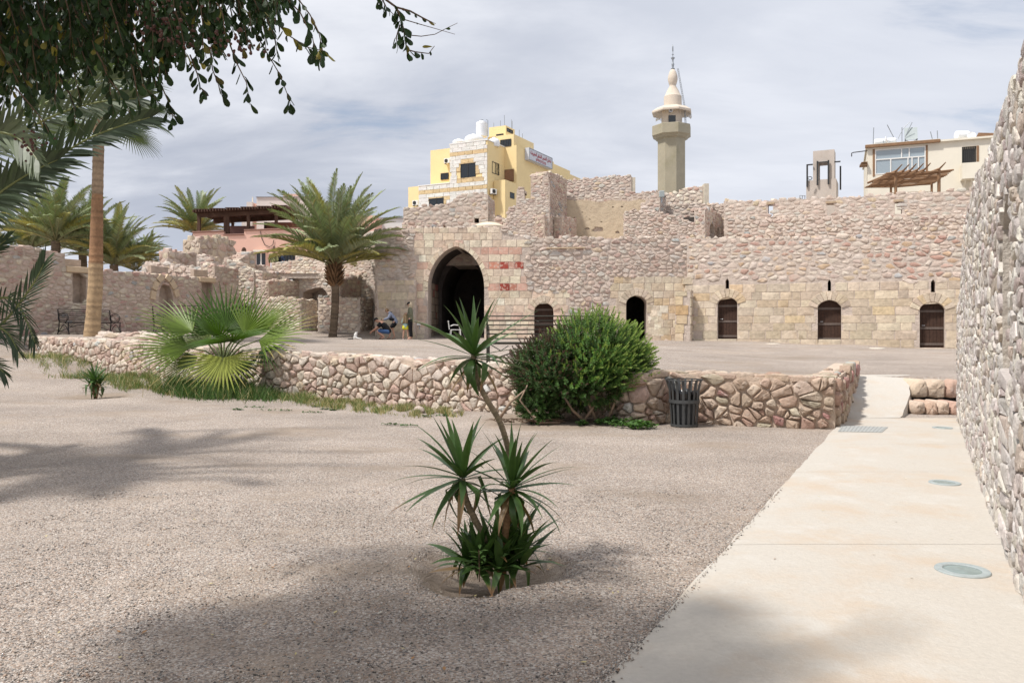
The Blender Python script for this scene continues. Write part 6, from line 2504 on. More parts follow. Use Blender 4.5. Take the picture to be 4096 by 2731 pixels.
# a small leafy weed at its foot
wd = thing('weed', 'small bright green leafy weed at the foot of the tall yucca', 'weed', (*pl(1920, 4.28), -0.11), world=True)
for i in range(16):
    h = 0.02 + i * 0.0115
    az = i * 2.2
    c = P(1918, 2318, -.22) + Vector((0, 0, h))
    g = G()
    g.add([c, c + dirv(az - .35, .35) * .035, c + dirv(az, .2) * .075, c + dirv(az + .35, .35) * .035], [(0, 1, 2), (0, 2, 3)], (0.12, 0.22, 0.06))
    g.build('leaf', M_LEAF, wd)
G().tube([P(1918, 2325, -.22), P(1916, 2200, -.22)], .004, 5).build('stem', M_TWIG, wd)
# small yucca at the left
sy = thing('yucca_plant', 'small bushy yucca standing alone before the grass at the left end of the low wall', 'plant', (*pl(380, 15.1), 0.06), world=True)
r2 = random.Random(31)
for px, py, n, L in ((378, 1520, 34, .40), (362, 1535, 22, .34), (398, 1540, 22, .34), (380, 1560, 12, .28)):
    rosette(sy, pt(px, py, 15.1 + r2.uniform(-.1, .1)), (r2.uniform(-.3, .3), r2.uniform(-.2, .2), 1), n, (L, L * 1.35), 0.055, r2, -25)
for px in (370, 384, 394):
    g = G().tube([pt(382, 1597, 15.1), pt(px, 1535, 15.1)], .035, 7, tint=(.2, .13, .07))
    g.build('trunk', M_BARK, sy)


# ---- fan palm
def fan(g, hub, m, nrm, rad, spread, tint, nseg=34, split=0.40, droop=0.25, tip=None, rs_=rng):
    m = Vector(m).normalized()
    nrm = Vector(nrm).normalized()
    s = m.cross(nrm).normalized()
    nrm = s.cross(m).normalized()
    for i in range(nseg):
        a = (i + .5) / nseg * 2 - 1
        ang = a * spread / 2
        d = (m * math.cos(ang) + s * math.sin(ang))
        L = rad * (1 - .22 * abs(a) ** 2) * rs_.uniform(.92, 1.06)
        hw = math.tan(spread / nseg / 2) * 1.02
        e = (s * math.cos(ang) - m * math.sin(ang))
        V, T = [], []
        n = 6
        p = Vector(hub)
        dd_ = d.copy()
        off = nrm * 0.0
        k = rs_.uniform(.8, 1.2)
        c0 = tuple(q * k for q in tint)
        yel = tip if tip and rs_.random() < .5 else None
        for j in range(n + 1):
            t = j / n
            w = L * t * hw if t < split else L * split * hw * max(0.03, 1 - (t - split) / (1 - split)) ** .8
            w = max(w, .003)
            V += [p - e * w + nrm * w * .0, p + nrm * w * .7, p + e * w]
            c = c0
            if yel and t > .7:
                c = yel
            T += [c, tuple(q * 1.15 for q in c), c]
            dd_ = (dd_ + Vector((0, 0, -1)) * droop * t * t * .5 + nrm * (0.05 if t < .5 else 0)).normalized()
            p = p + dd_ * (L / n)
        F = []
        for j in range(n):
            b = j * 3
            F += [(b, b + 1, b + 4, b + 3), (b + 1, b + 2, b + 5, b + 4)]
        g.add(V, F, T)


FY = 16.3
fp = thing('fan_palm', 'low fan palm with big green leaves spilling over the low wall', 'palm', (*pl(885, FY), 0.12), world=True)
FP = lambda px, py, d=0.0: pt(px, py, FY + d)
ctr = FP(890, 1455)
g = G()
g.tube([FP(888, 1590), FP(886, 1520), ctr], [.20, .17, .13], 10, tint=(.16, .10, .06))
for i in range(26):
    az = i * 2.4
    d = dirv(az, R(50))
    b = FP(888, 1585 - i * 4.5)
    g.tube([b + d * .12, b + d * .34], [.035, .012], 5, tint=(.22, .14, .08))
g.build('trunk', M_BARK, fp)
rf_ = random.Random(4)
GRN, DGR, YGR, OLV = (0.125, 0.185, 0.026), (0.060, 0.115, 0.018), (0.30, 0.33, 0.07), (0.14, 0.18, 0.05)
FANS = [  # hub px, py, dY, direction (right, back, up), facing, radius, spread, colour, droop
    (905, 1318, .3, (-.15, .25, 1), (0.2, -1, .35), 1.02, 190, DGR, .10), (975, 1335, .1, (.42, .1, .9), (-.3, -1, .4), 1.05, 120, GRN, .12), (860, 1335, .5, (-.5, .2, .8), (.3, -1, .6), 1.05, 150, DGR, .15),
    (770, 1325, -.1, (-.85, -.1, .35), (.2, -.5, 1), 1.15, 150, GRN, .35), (755, 1392, -.3, (-1, -.2, -.02), (.1, -.8, 1), 1.30, 130, GRN, .45), (893, 1430, -.75, (0.02, -.5, -.9), (0, -1, .25), .98, 205, YGR, .15),
    (1035, 1360, -.2, (1, -.2, .12), (-.1, -.7, 1), 1.32, 120, GRN, .35), (1020, 1322, .2, (.85, .1, .5), (-.3, -.7, .9), 1.15, 120, GRN, .3), (925, 1365, -.5, (.25, -.9, .12), (-.1, -.35, 1), 1.0, 230, DGR, .4),
    (1050, 1392, -.1, (.8, -.3, -.5), (.3, -.6, .8), .85, 130, DGR, .35), (790, 1425, -.2, (-.75, -.3, -.45), (-.2, -.6, .8), 1.1, 130, OLV, .5), (840, 1370, .2, (-.9, .2, .12), (.2, -.6, 1), 1.2, 130, OLV, .4),
    (945, 1345, .6, (.2, .8, .8), (0, -1, .6), 1.0, 150, DGR, .2), (870, 1452, -.4, (-.45, -.7, -.6), (-.2, -.8, .5), .8, 150, OLV, .3), (950, 1440, -.3, (.55, -.5, -.7), (.3, -.8, .4), .75, 120, DGR, .3),
    (880, 1352, -.4, (-.2, -.8, .55), (.1, -.4, 1), .95, 210, DGR, .35)]
for i, (hx, hy, dy, m_, n_, rad, sp, col, dr) in enumerate(FANS):
    hub = FP(hx, hy, dy)
    lf = G()
    fan(lf, hub, m_, n_, rad * 1.14, R(sp), col, nseg=int(sp / 7.2), droop=dr, tip=(.34, .27, .10) if i in (4, 5, 6, 10) else None, rs_=rf_)
    lfo = lf.build('fan_leaf', M_FAN, fp, smooth=False)
    mid_ = (ctr + hub) / 2 + Vector((0, 0, .12))
    G().tube([ctr, mid_, hub, hub + Vector(m_).normalized() * .18], [.028, .02, .014, .006], 6, tint=(.16, .19, .07)).build('petiole', M_FAN, lfo)


# ---- date palms
def frond_mesh(name, L, el0, bend, nl=66, leafl=.54, seed=1, col=(0.135, 0.165, 0.075), tipdroop=0.2, vee=50, wid=.042):
    """A feather frond in its own XZ plane; its root at the origin. Shared by every copy."""
    r_ = random.Random(seed)
    g = G()
    pts_, ds = [], []
    p, el = Vector((0, 0, 0)), el0
    n = 18
    for i in range(n + 1):
        pts_.append(p.copy())
        d = Vector((math.cos(el), 0, math.sin(el)))
        ds.append(d)
        p = p + d * L / n
        el -= bend * (0.25 + 1.5 * (i / n)) / n
    g.tube(pts_, [.032 * (1 - i / (n + 2)) * (L / 3.5) + .004 for i in range(n + 1)], 4, tint=(.25, .24, .12))
    for k in range(nl):
        t = .13 + .87 * k / (nl - 1)
        f = t * n
        i = min(n - 1, int(f))
        q = pts_[i].lerp(pts_[i + 1], f - i)
        d = ds[i].lerp(ds[min(n, i + 1)], f - i).normalized()
        up = Vector((-d.z, 0, d.x))
        for s_ in (-1, 1):
            ll = leafl * (math.sin(PI * min(1, .22 + t * .78)) ** .6 * .9 + .18) * r_.uniform(.85, 1.1)
            fw = R(38 + 22 * (1 - t)) if t < .95 else R(20)
            v = R(vee) * (1 - .6 * t) * r_.uniform(.5, 1.2)
            ld = d * math.cos(fw) + (Vector((0, s_, 0)) * math.cos(v) + up * math.sin(v)) * math.sin(fw)
            ld.normalize()
            wv = (d - ld * d.dot(ld)).normalized() * wid * .5
            m_ = q + ld * ll * .5
            e_ = q + ld * ll + Vector((0, 0, -tipdroop * ll * r_.uniform(.3, 1.4)))
            k_ = r_.uniform(.7, 1.3)
            c = tuple(x * k_ for x in col)
            if r_.random() < .05:
                c = (.30, .25, .09)
            g.add([q - wv * .5, q + wv * .5, m_ + wv, e_, m_ - wv], [(0, 1, 2, 4), (4, 2, 3)], c)
    me_o = g.build(name, M_DATE, None, center=(0, 0, 0))
    me = me_o.data
    bpy.data.objects.remove(me_o)
    return me


FR = {}
for key, args in {'u1': (3.7, R(84), R(22)), 'u2': (3.75, R(74), R(32)), 'm1': (3.7, R(62), R(42)), 'm2': (3.6, R(50), R(46)), 'l1': (3.5, R(40), R(52)), 'l2': (3.4, R(30), R(46)), 'd1': (3.2, R(22), R(42))}.items():
    FR[key] = [frond_mesh('frond_' + key, *args, seed=hash(key) % 97 + s_, col=c_) for s_, c_ in ((1, (0.27, 0.31, 0.17)), (2, (0.22, 0.27, 0.125)), (3, (0.36, 0.33, 0.10)))]
KEYS = ['u1', 'u2', 'm1', 'm2', 'l1', 'l2', 'd1']
ROTOR = random.Random(55)


def date_palm(label, base, crown, nf, scale, r0, r1, group=None, name='date_palm', ylw=.15, boots=True, only=None, cat='palm', trunkc=(0.17, 0.125, 0.085), seed=None, minkey=0):
    rs_ = random.Random(seed or int(abs(base.x * 100)))
    t = thing(name, label, cat, tuple(base), group=group, world=True)
    if boots != 'none':
        n = max(10, int((crown - base).length / .09))
        g = G()
        V, rad, T = [], [], []
        for i in range(n + 1):
            f = i / n
            V.append(base.lerp(crown, f) + Vector((math.sin(f * 3) * .08 * scale, 0, 0)) - Vector((math.sin(3) * .08 * scale * f, 0, 0)))
            rad.append((r0 + (r1 - r0) * f) * (1.0 + (.07 if i % 2 else -.03)) * (1.12 if f < .06 else 1) * (1 + rs_.uniform(-.03, .03)))
            k_ = rs_.uniform(.75, 1.2) * (1 if i % 2 else .75)
            T += [tuple(q * k_ for q in trunkc)] * 14
        g.tube(V, rad, 14)
        g.T = T
        g.build('trunk', M_BARK, t, smooth=True, sharp=50)
    if boots is True:
        g = G()
        for i in range(120):
            f = i / 120
            d = dirv(i * 2.4, R(35 + 35 * f))
            b = crown + Vector((0, 0, (-1.0 + 1.15 * f) * scale))
            r_ = (r1 * 1.1 + .16 * math.sin(PI * min(1, f * 1.3)) * scale)
            k_ = rs_.uniform(.6, 1.3)
            g.tube([b + d * r_ * .5, b + d * (r_ + .10 * scale), b + d * (r_ + .34 * scale)], [.06 * scale, .05 * scale, .012], 4, tint=(.20 * k_, .115 * k_, .06 * k_))
        g.build('leaf_bases', M_BARK, t)
    for i in range(nf):
        f = (i + .5) / nf
        key = KEYS[min(6, int(f ** 0.78 * 7))]
        ms = FR[key]
        mi = 2 if (f > .6 and rs_.random() < .45) or rs_.random() < ylw * .4 else rs_.randrange(2)
        az = i * 2.39996 + rs_.uniform(-.3, .3)
        if only and not only(az % (2 * PI)):
            continue
        o = bpy.data.objects.new('frond', ms[mi])
        COL.objects.link(o)
        o.parent = t
        c = crown + Vector((0, 0, (.30 - .28 * f) * scale)) + dirv(az, 0) * .12 * scale
        o.location = c - Vector(base)
        o.rotation_euler = (rs_.uniform(-.25, .25), rs_.uniform(-.12, .12), az)
        k_ = scale * rs_.uniform(.85, 1.12)
        o.scale = (k_, k_, k_)
    return t


b_ = pl(1330, 31)
date_palm('full-crowned date palm in the middle of the terrace beside the family', Vector((b_.x, b_.y, zter(b_.x, b_.y) - .05)), pt(1338, 1064, 31), 88, 1.02, .17, .17, seed=3)
for px, Y, py, sc_, nf, lb in ((222, 46, 965, 1.15, 64, 'large date palm crown behind the courtyard wall left of the tall trunk'), (120, 50, 1000, 1.1, 50, 'date palm at the far left behind the high end of the courtyard wall'), (455, 48, 1060, 1.1, 60, 'spreading date palm just right of the tall trunk behind the courtyard wall'),
                               (330, 52, 1010, 1.2, 50, 'date palm half hidden behind the tall trunk'), (785, 50, 935, .9, 56, 'date palm beside the left corner of the pink house'), (592, 58, 1035, .62, 26, 'small distant date palm left of the coarse stepped ruins'), (545, 50, 1085, .8, 26, 'low date palm top peeking over the courtyard wall')):
    q = pl(px, Y)
    date_palm(lb, Vector((q.x, q.y, 1.2)), pt(px, py, Y), nf, sc_, .3, .28, group='date palms beyond the courtyard wall', boots=False, ylw=.1, seed=px)
# near palms: their trunks stand outside the picture, each frond laid along its own curve


def frond_along(t, pts_, Y, leafl, nl, wid, seed, col, droop=.15, fwd=42, vee=25):
    r_ = random.Random(seed)
    Q = [pt(px, py, Y + dy) for px, py, dy in pts_]
    for _ in range(3):
        N_ = [Q[0]]
        for a, b in zip(Q, Q[1:]):
            N_ += [a.lerp(b, .25), a.lerp(b, .75)]
        Q = N_ + [Q[-1]]
    g = G()
    m = len(Q)
    g.tube(Q, [.020 * (1 - i / m) + .004 for i in range(m)], 5, tint=(.20, .22, .08))
    for k in range(nl):
        f = (k + .5) / nl * (m - 1)
        i = min(m - 2, int(f))
        q = Q[i].lerp(Q[i + 1], f - i)
        d = (Q[min(m - 1, i + 2)] - Q[max(0, i - 1)]).normalized()
        t_ = k / nl
        sd = d.cross(Vector((0, 1, .25))).normalized()
        up = sd.cross(d).normalized()
        for s_ in (-1, 1):
            ll = leafl * (.55 + .45 * math.sin(PI * min(1, .15 + t_ * .95))) * r_.uniform(.88, 1.1)
            a_ = R(fwd * (1.25 - .75 * t_)) * r_.uniform(.9, 1.1)
            ld = d * math.cos(a_) + (sd * s_ * math.cos(R(vee)) - up * math.sin(R(vee)) * r_.uniform(.3, 1.6)) * math.sin(a_)
            ld.normalize()
            wv = (d - ld * d.dot(ld)).normalized() * wid * .5
            k_ = r_.uniform(.7, 1.3)
            c = tuple(x * k_ for x in col)
            m1, m2 = q + ld * ll * .35, q + ld * ll * .7 + Vector((0, 0, -droop * ll * .25))
            e_ = q + ld * ll + Vector((0, 0, -droop * ll * r_.uniform(.4, 1.2)))
            g.add([q - wv * .5, q + wv * .5, m1 + wv, m2 + wv * .8, e_, m2 - wv * .8, m1 - wv], [(0, 1, 2, 6), (6, 2, 3, 5), (5, 3, 4)], c)
    return g.build('frond', M_DATE, t)


q = pt(-330, 760, 7.6)
np_ = date_palm('near date palm whose long fronds reach in at the upper left', Vector((q.x, q.y, 0.05)), q, 30, .9, .22, .2, boots=True, seed=12, only=lambda a: R(75) < a < R(285))
DK, GY = (.060, .085, .045), (.105, .13, .075)
for i, (L_, Y, ll, nl, c) in enumerate((([(-330, 900, 0), (-150, 850, 0), (0, 790, 0), (150, 690, 0), (330, 560, 0), (490, 500, 0), (600, 470, 0)], 7.2, .46, 64, DK), ([(-330, 760, .3), (-120, 640, .2), (60, 540, .2), (260, 440, .2), (430, 400, .1), (560, 395, .1)], 7.8, .50, 60, GY),
                                        ([(-330, 1000, -.3), (-200, 900, 0), (-80, 830, 0), (40, 740, 0), (150, 675, 0), (230, 640, 0)], 6.9, .44, 56, DK), ([(-300, 700, .4), (-160, 420, .5), (-20, 300, .5), (120, 230, .4), (250, 220, .4)], 8.4, .5, 56, GY),
                                        ([(-330, 700, -.4), (-150, 560, -.5), (0, 520, -.5), (90, 560, -.6), (150, 640, -.7)], 7.0, .42, 50, GY), ([(-320, 720, .5), (-60, 560, .7), (160, 420, .8), (360, 330, .9), (520, 310, .9)], 9.0, .5, 56, GY))):
    frond_along(np_, L_, Y, ll, nl, .036, i + 5, c)
q = pt(-330, 1420, 8.0)
n2_ = date_palm('young date palm at the left edge with dark upright fronds', Vector((q.x, q.y, 0.05)), q, 22, .42, .16, .14, boots=True, seed=17, name='young_palm', only=lambda a: R(75) < a < R(285))
for i, (L_, ll, fw) in enumerate((([(-330, 1420, 0), (-120, 1380, 0), (0, 1310, 0), (90, 1200, 0), (150, 1110, 0), (175, 1055, 0)], .36, 32), ([(-330, 1400, .2), (-160, 1280, .2), (-20, 1190, .1), (60, 1190, 0), (110, 1290, 0), (140, 1370, -.1)], .30, 40),
                                  ([(-330, 1420, -.2), (-180, 1340, -.2), (-60, 1290, -.2), (30, 1320, -.2), (70, 1400, -.2)], .28, 40), ([(-330, 1380, .3), (-200, 1180, .3), (-100, 1060, .3), (-30, 1000, .3), (25, 960, .3)], .30, 32), ([(-330, 1440, -.3), (-200, 1440, -.3), (-100, 1430, -.3), (-20, 1450, -.3), (15, 1490, -.3)], .26, 40))):
    frond_along(n2_, L_, 7.6, ll * 1.15, 36, .019, i + 25, (.055, .085, .045), fwd=fw)

# tall clean-trunked palm
q = pl(375, 22)
zb_ = zter(q.x, q.y) - .05
tp = thing('tall_palm', 'tall fan palm with a straight orange-brown trunk by the black bench', 'palm', (q.x, q.y, zb_), world=True)
n = 110
ztop_ = pt(0, 430, 22).z
V, rad, T = [], [], []
rt2 = random.Random(2)
for i in range(n + 1):
    f = i / n
    z = zb_ + (ztop_ - zb_) * f
    x = interp([(zb_, q.x - .06), (pt(0, 1150, 22).z, pt(381, 0, 22).x), (pt(0, 900, 22).z, pt(387, 0, 22).x), (pt(0, 620, 22).z, pt(393, 0, 22).x), (ztop_, pt(396, 0, 22).x)], z)
    V.append((x, q.y, z))
    rr_ = interp([(0, .255), (.08, .225), (.3, .21), (.45, .185), (.6, .165), (1, .16)], f)
    rad.append(rr_ * (1 + rt2.uniform(-.02, .025) + (.03 if i % 3 == 0 else 0) + (.05 * rt2.random() if 0.3 < f else 0)))
    rough_ = 0.32 < f < 0.62
    c = (.31, .175, .095) if rough_ else ((.40, .28, .165) if f < .32 else (.34, .245, .165))
    k_ = rt2.uniform(.85, 1.12) * (.78 if i % 3 == 0 else 1)
    T += [tuple(w_ * k_ for w_ in c)] * 16
g = G().tube(V, rad, 16)
g.T = T
g.build('trunk', M_BARK, tp, smooth=True, sharp=60)
cr = Vector(V[-1])
for i in range(26):
    f = (i + .5) / 26
    az, el = i * 2.4, R(75 - 110 * f)
    d = dirv(az, el)
    hub = cr + Vector((0, 0, .3)) + d * 1.25 + Vector((0, 0, -.25 * f))
    lf = G()
    m_ = (d + Vector((0, 0, -.25))).normalized()
    up_ = Vector((0, 0, 1)) - m_ * m_.z
    fan(lf, hub, m_, up_ if up_.length > .2 else Vector((1, 0, 0)), 1.25, R(190), (.10, .14, .065), nseg=30, split=.45, droop=.6, rs_=rt2)
    lo_ = lf.build('fan_leaf', M_FAN, tp)
    G().tube([cr + d * .1, cr + d * .7 + Vector((0, 0, .2)), hub], [.03, .02, .015], 5, tint=(.16, .17, .08)).build('petiole', M_FAN, lo_)

# ---- overhanging broadleaf tree, its trunk behind the camera on the left
tt_ = thing('overhanging_tree', 'dark leafy tree with berry clusters hanging in from the upper left', 'tree', (-4.2, 0.4, 0), world=True)
rl = random.Random(23)
g = G()
g.tube([(-4.2, .4, -.1), (-4.1, .45, 1.2), (-3.9, .6, 2.4), (-3.4, 1.0, 3.3)], [.2, .16, .14, .1], 10, tint=(.16, .12, .09))
g.build('trunk', M_BARK, tt_, smooth=True)
limbs = [[(-3.4, 1.0, 3.3), (-2.7, 2.0, 3.9), (-2.2, 3.2, 3.9), (-1.7, 4.1, 3.6)], [(-3.4, 1.0, 3.3), (-2.4, 1.5, 3.9), (-1.4, 2.4, 4.2), (-.9, 3.4, 4.0)], [(-3.9, .6, 2.4), (-3.8, 1.8, 3.1), (-3.2, 3.2, 3.4), (-2.6, 4.2, 3.3)],
         [(-2.7, 2.0, 3.9), (-3.0, 3.4, 3.9), (-2.9, 4.6, 3.5)], [(-1.4, 2.4, 4.2), (-.6, 2.8, 4.35), (-0.2, 3.2, 4.2)]]
for L_ in limbs:
    G().tube(L_, [.07, .05, .035, .015][:len(L_)], 7, tint=(.15, .11, .08)).build('limb', M_BARK, tt_, smooth=True)


def leaf_geo(g, p, d, L, Wd, tint, r_):
    """An obovate leaf hanging from p along d, cupped along its rib."""
    d = d.normalized()
    s = d.cross(Vector((r_.gauss(0, 1), r_.gauss(0, 1), r_.gauss(0, .3))))
    if s.length < .05:
        s = d.orthogonal()
    s.normalize()
    nrm = s.cross(d)
    cv = r_.uniform(-.12, .25) * L
    V = [p]
    for t, w in ((.22, .22), (.5, .44), (.74, .5), (.9, .33)):
        b = p + d * (L * t) + nrm * (cv * t * t)
        V += [b - s * Wd * w + nrm * Wd * .12, b, b + s * Wd * w + nrm * Wd * .12]
    V.append(p + d * L + nrm * cv)
    F = [(0, 2, 1), (0, 3, 2)]
    for i in range(3):
        a = 1 + i * 3
        F += [(a, a + 1, a + 4, a + 3), (a + 1, a + 2, a + 5, a + 4)]
    F += [(10, 11, 13), (11, 12, 13)]
    g.add(V, F, tint)


LEAVES = []


def leaf_tint(r_):
    k_ = r_.uniform(.6, 1.4)
    if r_.random() < .05:
        return (.20 * k_, .17 * k_, .03)
    return (.024 * k_, .050 * k_, .012 * k_)


TW = G()
twigs = G()


def twig(P_, nl=14, lf=(.05, .08), r_=rl, rad=.0035, keep=False):
    P_ = [Vector(p) for p in P_]
    twigs.tube(P_, [rad * (1 - .6 * i / (len(P_) - 1)) for i in range(len(P_))], 4)
    n = len(P_) - 1
    for k in range(nl):
        f = (k + r_.random() * .8) / nl * n
        i = min(n - 1, int(f))
        q = P_[i].lerp(P_[i + 1], f - i)
        ax = (P_[i + 1] - P_[i]).normalized()
        o = Vector((r_.gauss(0, 1), r_.gauss(0, 1), r_.gauss(0, .5))).normalized()
        d = (ax * .55 + o * .75 + Vector((0, 0, -.75))).normalized()
        L = r_.uniform(*lf) * .78
        g_ = G()
        leaf_geo(g_, q + o * .004, d, L, L * r_.uniform(.42, .55), leaf_tint(r_), r_)
        LEAVES.append((q, g_))


def hang(px, py, Y, L, lean, nl=14, steps=6):
    p = pt(px, py, Y)
    d = Vector((lean, rl.uniform(-.2, .2), -.55)).normalized()
    P_ = [p]
    for i in range(steps):
        d = (d + Vector((rl.uniform(-.15, .15), rl.uniform(-.15, .15), -.18))).normalized()
        p = p + d * L / steps
        P_.append(p)
    twig(P_, nl)


# mass at the upper left
cnt_ = 0
while cnt_ < 820:
    px, py = rl.uniform(-350, 1200), rl.uniform(-380, 300 if cnt_ % 3 else 120)
    lim = interp([(-350, 310), (0, 280), (150, 300), (300, 230), (520, 230), (700, 150), (850, 50), (1000, 20), (1120, -60), (1200, -150)], px)
    if py > lim:
        continue
    hang(px, py, rl.uniform(2.8, 4.2), rl.uniform(.14, .28), rl.uniform(-.1, .5), 14)
    cnt_ += 1
# the sprays that show alone against the sky
for P_, nl in (([(1010, 110), (1060, 200), (1120, 300), (1150, 380), (1165, 430)], 16), ([(920, 180), (950, 260), (985, 330), (1000, 420)], 12), ([(1080, 60), (1150, 140), (1230, 190), (1300, 205)], 16),
               ([(1180, -20), (1240, 60), (1275, 130), (1290, 200), (1280, 250)], 20), ([(1120, -30), (1200, 50), (1250, 150), (1265, 235)], 18), ([(840, 200), (850, 280), (870, 330), (890, 390)], 12),
               ([(760, 220), (790, 300), (800, 350), (830, 385)], 14), ([(640, 330), (670, 400), (690, 450), (690, 520)], 10), ([(560, 330), (610, 380), (640, 420), (700, 470)], 10), ([(1000, -40), (1060, 60), (1100, 150), (1110, 230)], 16),
               ([(420, 300), (470, 360), (500, 410), (520, 450)], 10), ([(60, 350), (120, 420), (170, 480), (200, 540)], 10), ([(230, 300), (280, 380), (300, 440), (300, 500)], 12)):
    Y = rl.uniform(2.8, 3.5)
    twig([pt(a, b, Y) for a, b in P_], nl, (.055, .085))
# the separate branch near the top centre
Yb = 3.1
B = lambda L: [pt(a, b, Yb) for a, b in L]
twig(B([(1400, -160), (1470, -60), (1530, -10), (1585, 30), (1640, 45), (1690, 72), (1730, 92)]), 14, (.03, .06), rad=.007)
twig(B([(1585, 30), (1600, 70), (1615, 120), (1622, 170), (1630, 220)]), 22, (.045, .08), rad=.005)
twig(B([(1620, 80), (1680, 98), (1730, 112), (1820, 138)]), 1, (.02, .03), rad=.0025)
twig(B([(1620, 140), (1685, 146), (1740, 138), (1790, 112), (1830, 93)]), 2, (.02, .03), rad=.0025)
twig(B([(1600, 100), (1585, 150), (1592, 195)]), 7, (.04, .06))
twig(B([(1630, 200), (1660, 208), (1715, 215), (1738, 185)]), 5, (.04, .065))
twig(B([(1450, -70), (1500, -20), (1520, 20)]), 7, (.04, .06))
twig(B([(1530, 0), (1545, 30), (1575, 60)]), 7, (.04, .06))
# canopy overhead, outside the picture, that shades the gravel
for i in range(820):
    x = rl.uniform(-4.0, -1.0)
    y = rl.uniform(2.2, 3.45)
    f_ = (x + 4.0) / 3.8
    z = rl.uniform(3.45, 4.3) + .35 * math.sin(f_ * 3)
    if mnoise.noise(Vector((x * 1.1, y * 1.3, 3.3))) < -.22:
        continue
    d = Vector((rl.uniform(-1, 1), rl.uniform(-1, 1), -.3)).normalized()
    p = Vector((x, y, z))
    twig([p, p + d * .15, p + d * .3 + Vector((0, 0, -.05))], 14, (.08, .13))
LEAVES.sort(key=lambda q: (0 if q[0].y > 2.6 else 1, q[0].y))
vis = [L_ for L_ in LEAVES if L_[0].y > 2.8 and abs(L_[0].x / L_[0].y) < .66 and (L_[0].z - 1.6) / L_[0].y < .44]
vis.sort(key=lambda L_: L_[0].y - L_[0].x * 1.6 + 3 * max(0, (L_[0].z - 1.6) / L_[0].y))
ids = set(id(L_[1]) for L_ in vis[:300])
G_ = G()
for q, g_ in LEAVES:
    if id(g_) in ids:
        g_.build('leaf', M_LEAF, tt_)
    else:
        G_.add(g_.V, g_.F, g_.T)
G_.build('foliage', M_LEAF, tt_, kind='stuff')
twigs.build('twigs', M_TWIG, tt_, kind='stuff')
g = G()
for cx_, cy_, n_, sp in ((640, 70, 90, 75), (700, 160, 30, 35), (120, 570, 26, 40), (960, 160, 20, 50), (870, 150, 16, 40), (1010, 200, 10, 30)):
    for i in range(n_):
        c = pt(cx_ + rl.gauss(0, sp), cy_ + rl.gauss(0, sp * .7), 2.75 + rl.uniform(0, .25))
        g.ball(c, rl.uniform(.0045, .008), n=7, m=5, tint=(.10, .045, .035))
g.build('berries', M_LEAF, tt_, smooth=True, kind='stuff')

# ---- the big bush against the low wall
BY = 11.55
bc = pt(2325, 1475, BY + .3)
bu = thing('leafy_bush', 'big round bush, bright green on the right and purple-flowered on the left', 'bush', (*pl(2340, BY), 0), world=True)
rb_ = random.Random(61)


def sprig_mesh(seed, L, spike, col, scol, nl=16):
    r_ = random.Random(seed)
    g = G()
    g.tube([(0, 0, 0), (.01, 0, L * .5), (.0, .01, L)], [.004, .003, .002], 3, tint=(.12, .11, .05))
    for i in range(nl):
        f = i / nl
        z = L * (.1 + .72 * f)
        az = i * 2.4 + r_.uniform(-.3, .3)
        ll = .058 * (1 - .45 * f) * r_.uniform(.8, 1.2)
        d = dirv(az, R(25 + 30 * f))
        s_ = Vector((-math.sin(az), math.cos(az), 0)) * ll * .30
        p = Vector((0, 0, z))
        k_ = r_.uniform(.7, 1.3)
        g.add([p, p + d * ll * .5 + s_, p + d * ll + Vector((0, 0, -.012)), p + d * ll * .5 - s_], [(0, 1, 2, 3)], tuple(q * k_ for q in col))
    for i in range(int(spike)):
        z = L * (.72 + .34 * i / spike)
        az = i * 2.4
        d = dirv(az, R(35)) * .016
        k_ = r_.uniform(.7, 1.25)
        p = Vector((0, 0, z))
        g.add([p + Vector((0, 0, -.008)), p + d + Vector((.004, 0, 0)), p + d + Vector((0, 0, .012)), p + Vector((0, 0, .010))], [(0, 1, 2, 3)], tuple(q * k_ for q in scol))
    o = g.build('sprig', M_BUSH, None, center=(0, 0, 0))
    me = o.data
    bpy.data.objects.remove(o)
    return me, g


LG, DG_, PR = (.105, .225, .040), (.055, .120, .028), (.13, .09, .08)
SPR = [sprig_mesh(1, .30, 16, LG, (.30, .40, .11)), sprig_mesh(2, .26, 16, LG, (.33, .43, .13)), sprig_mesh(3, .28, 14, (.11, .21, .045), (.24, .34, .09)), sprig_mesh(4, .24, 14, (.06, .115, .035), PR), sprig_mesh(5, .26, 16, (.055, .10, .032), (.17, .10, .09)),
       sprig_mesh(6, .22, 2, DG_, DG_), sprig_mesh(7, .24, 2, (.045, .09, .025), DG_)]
arrs = [(np.array([tuple(v) for v in gg.V]), gg.F, gg.T) for _, gg in SPR]
cand = []
lobes = [(Vector((.22, 0, .22)), (.80, .72, .60)), (Vector((-.50, 0, -.04)), (.66, .6, .46)), (Vector((.28, -.05, -.12)), (.80, .7, .55)), (Vector((-.1, -.1, -.25)), (.95, .65, .42)), (Vector((.62, 0, .02)), (.50, .5, .42)), (Vector((-.72, -.1, -.55)), (.32, .35, .45))]
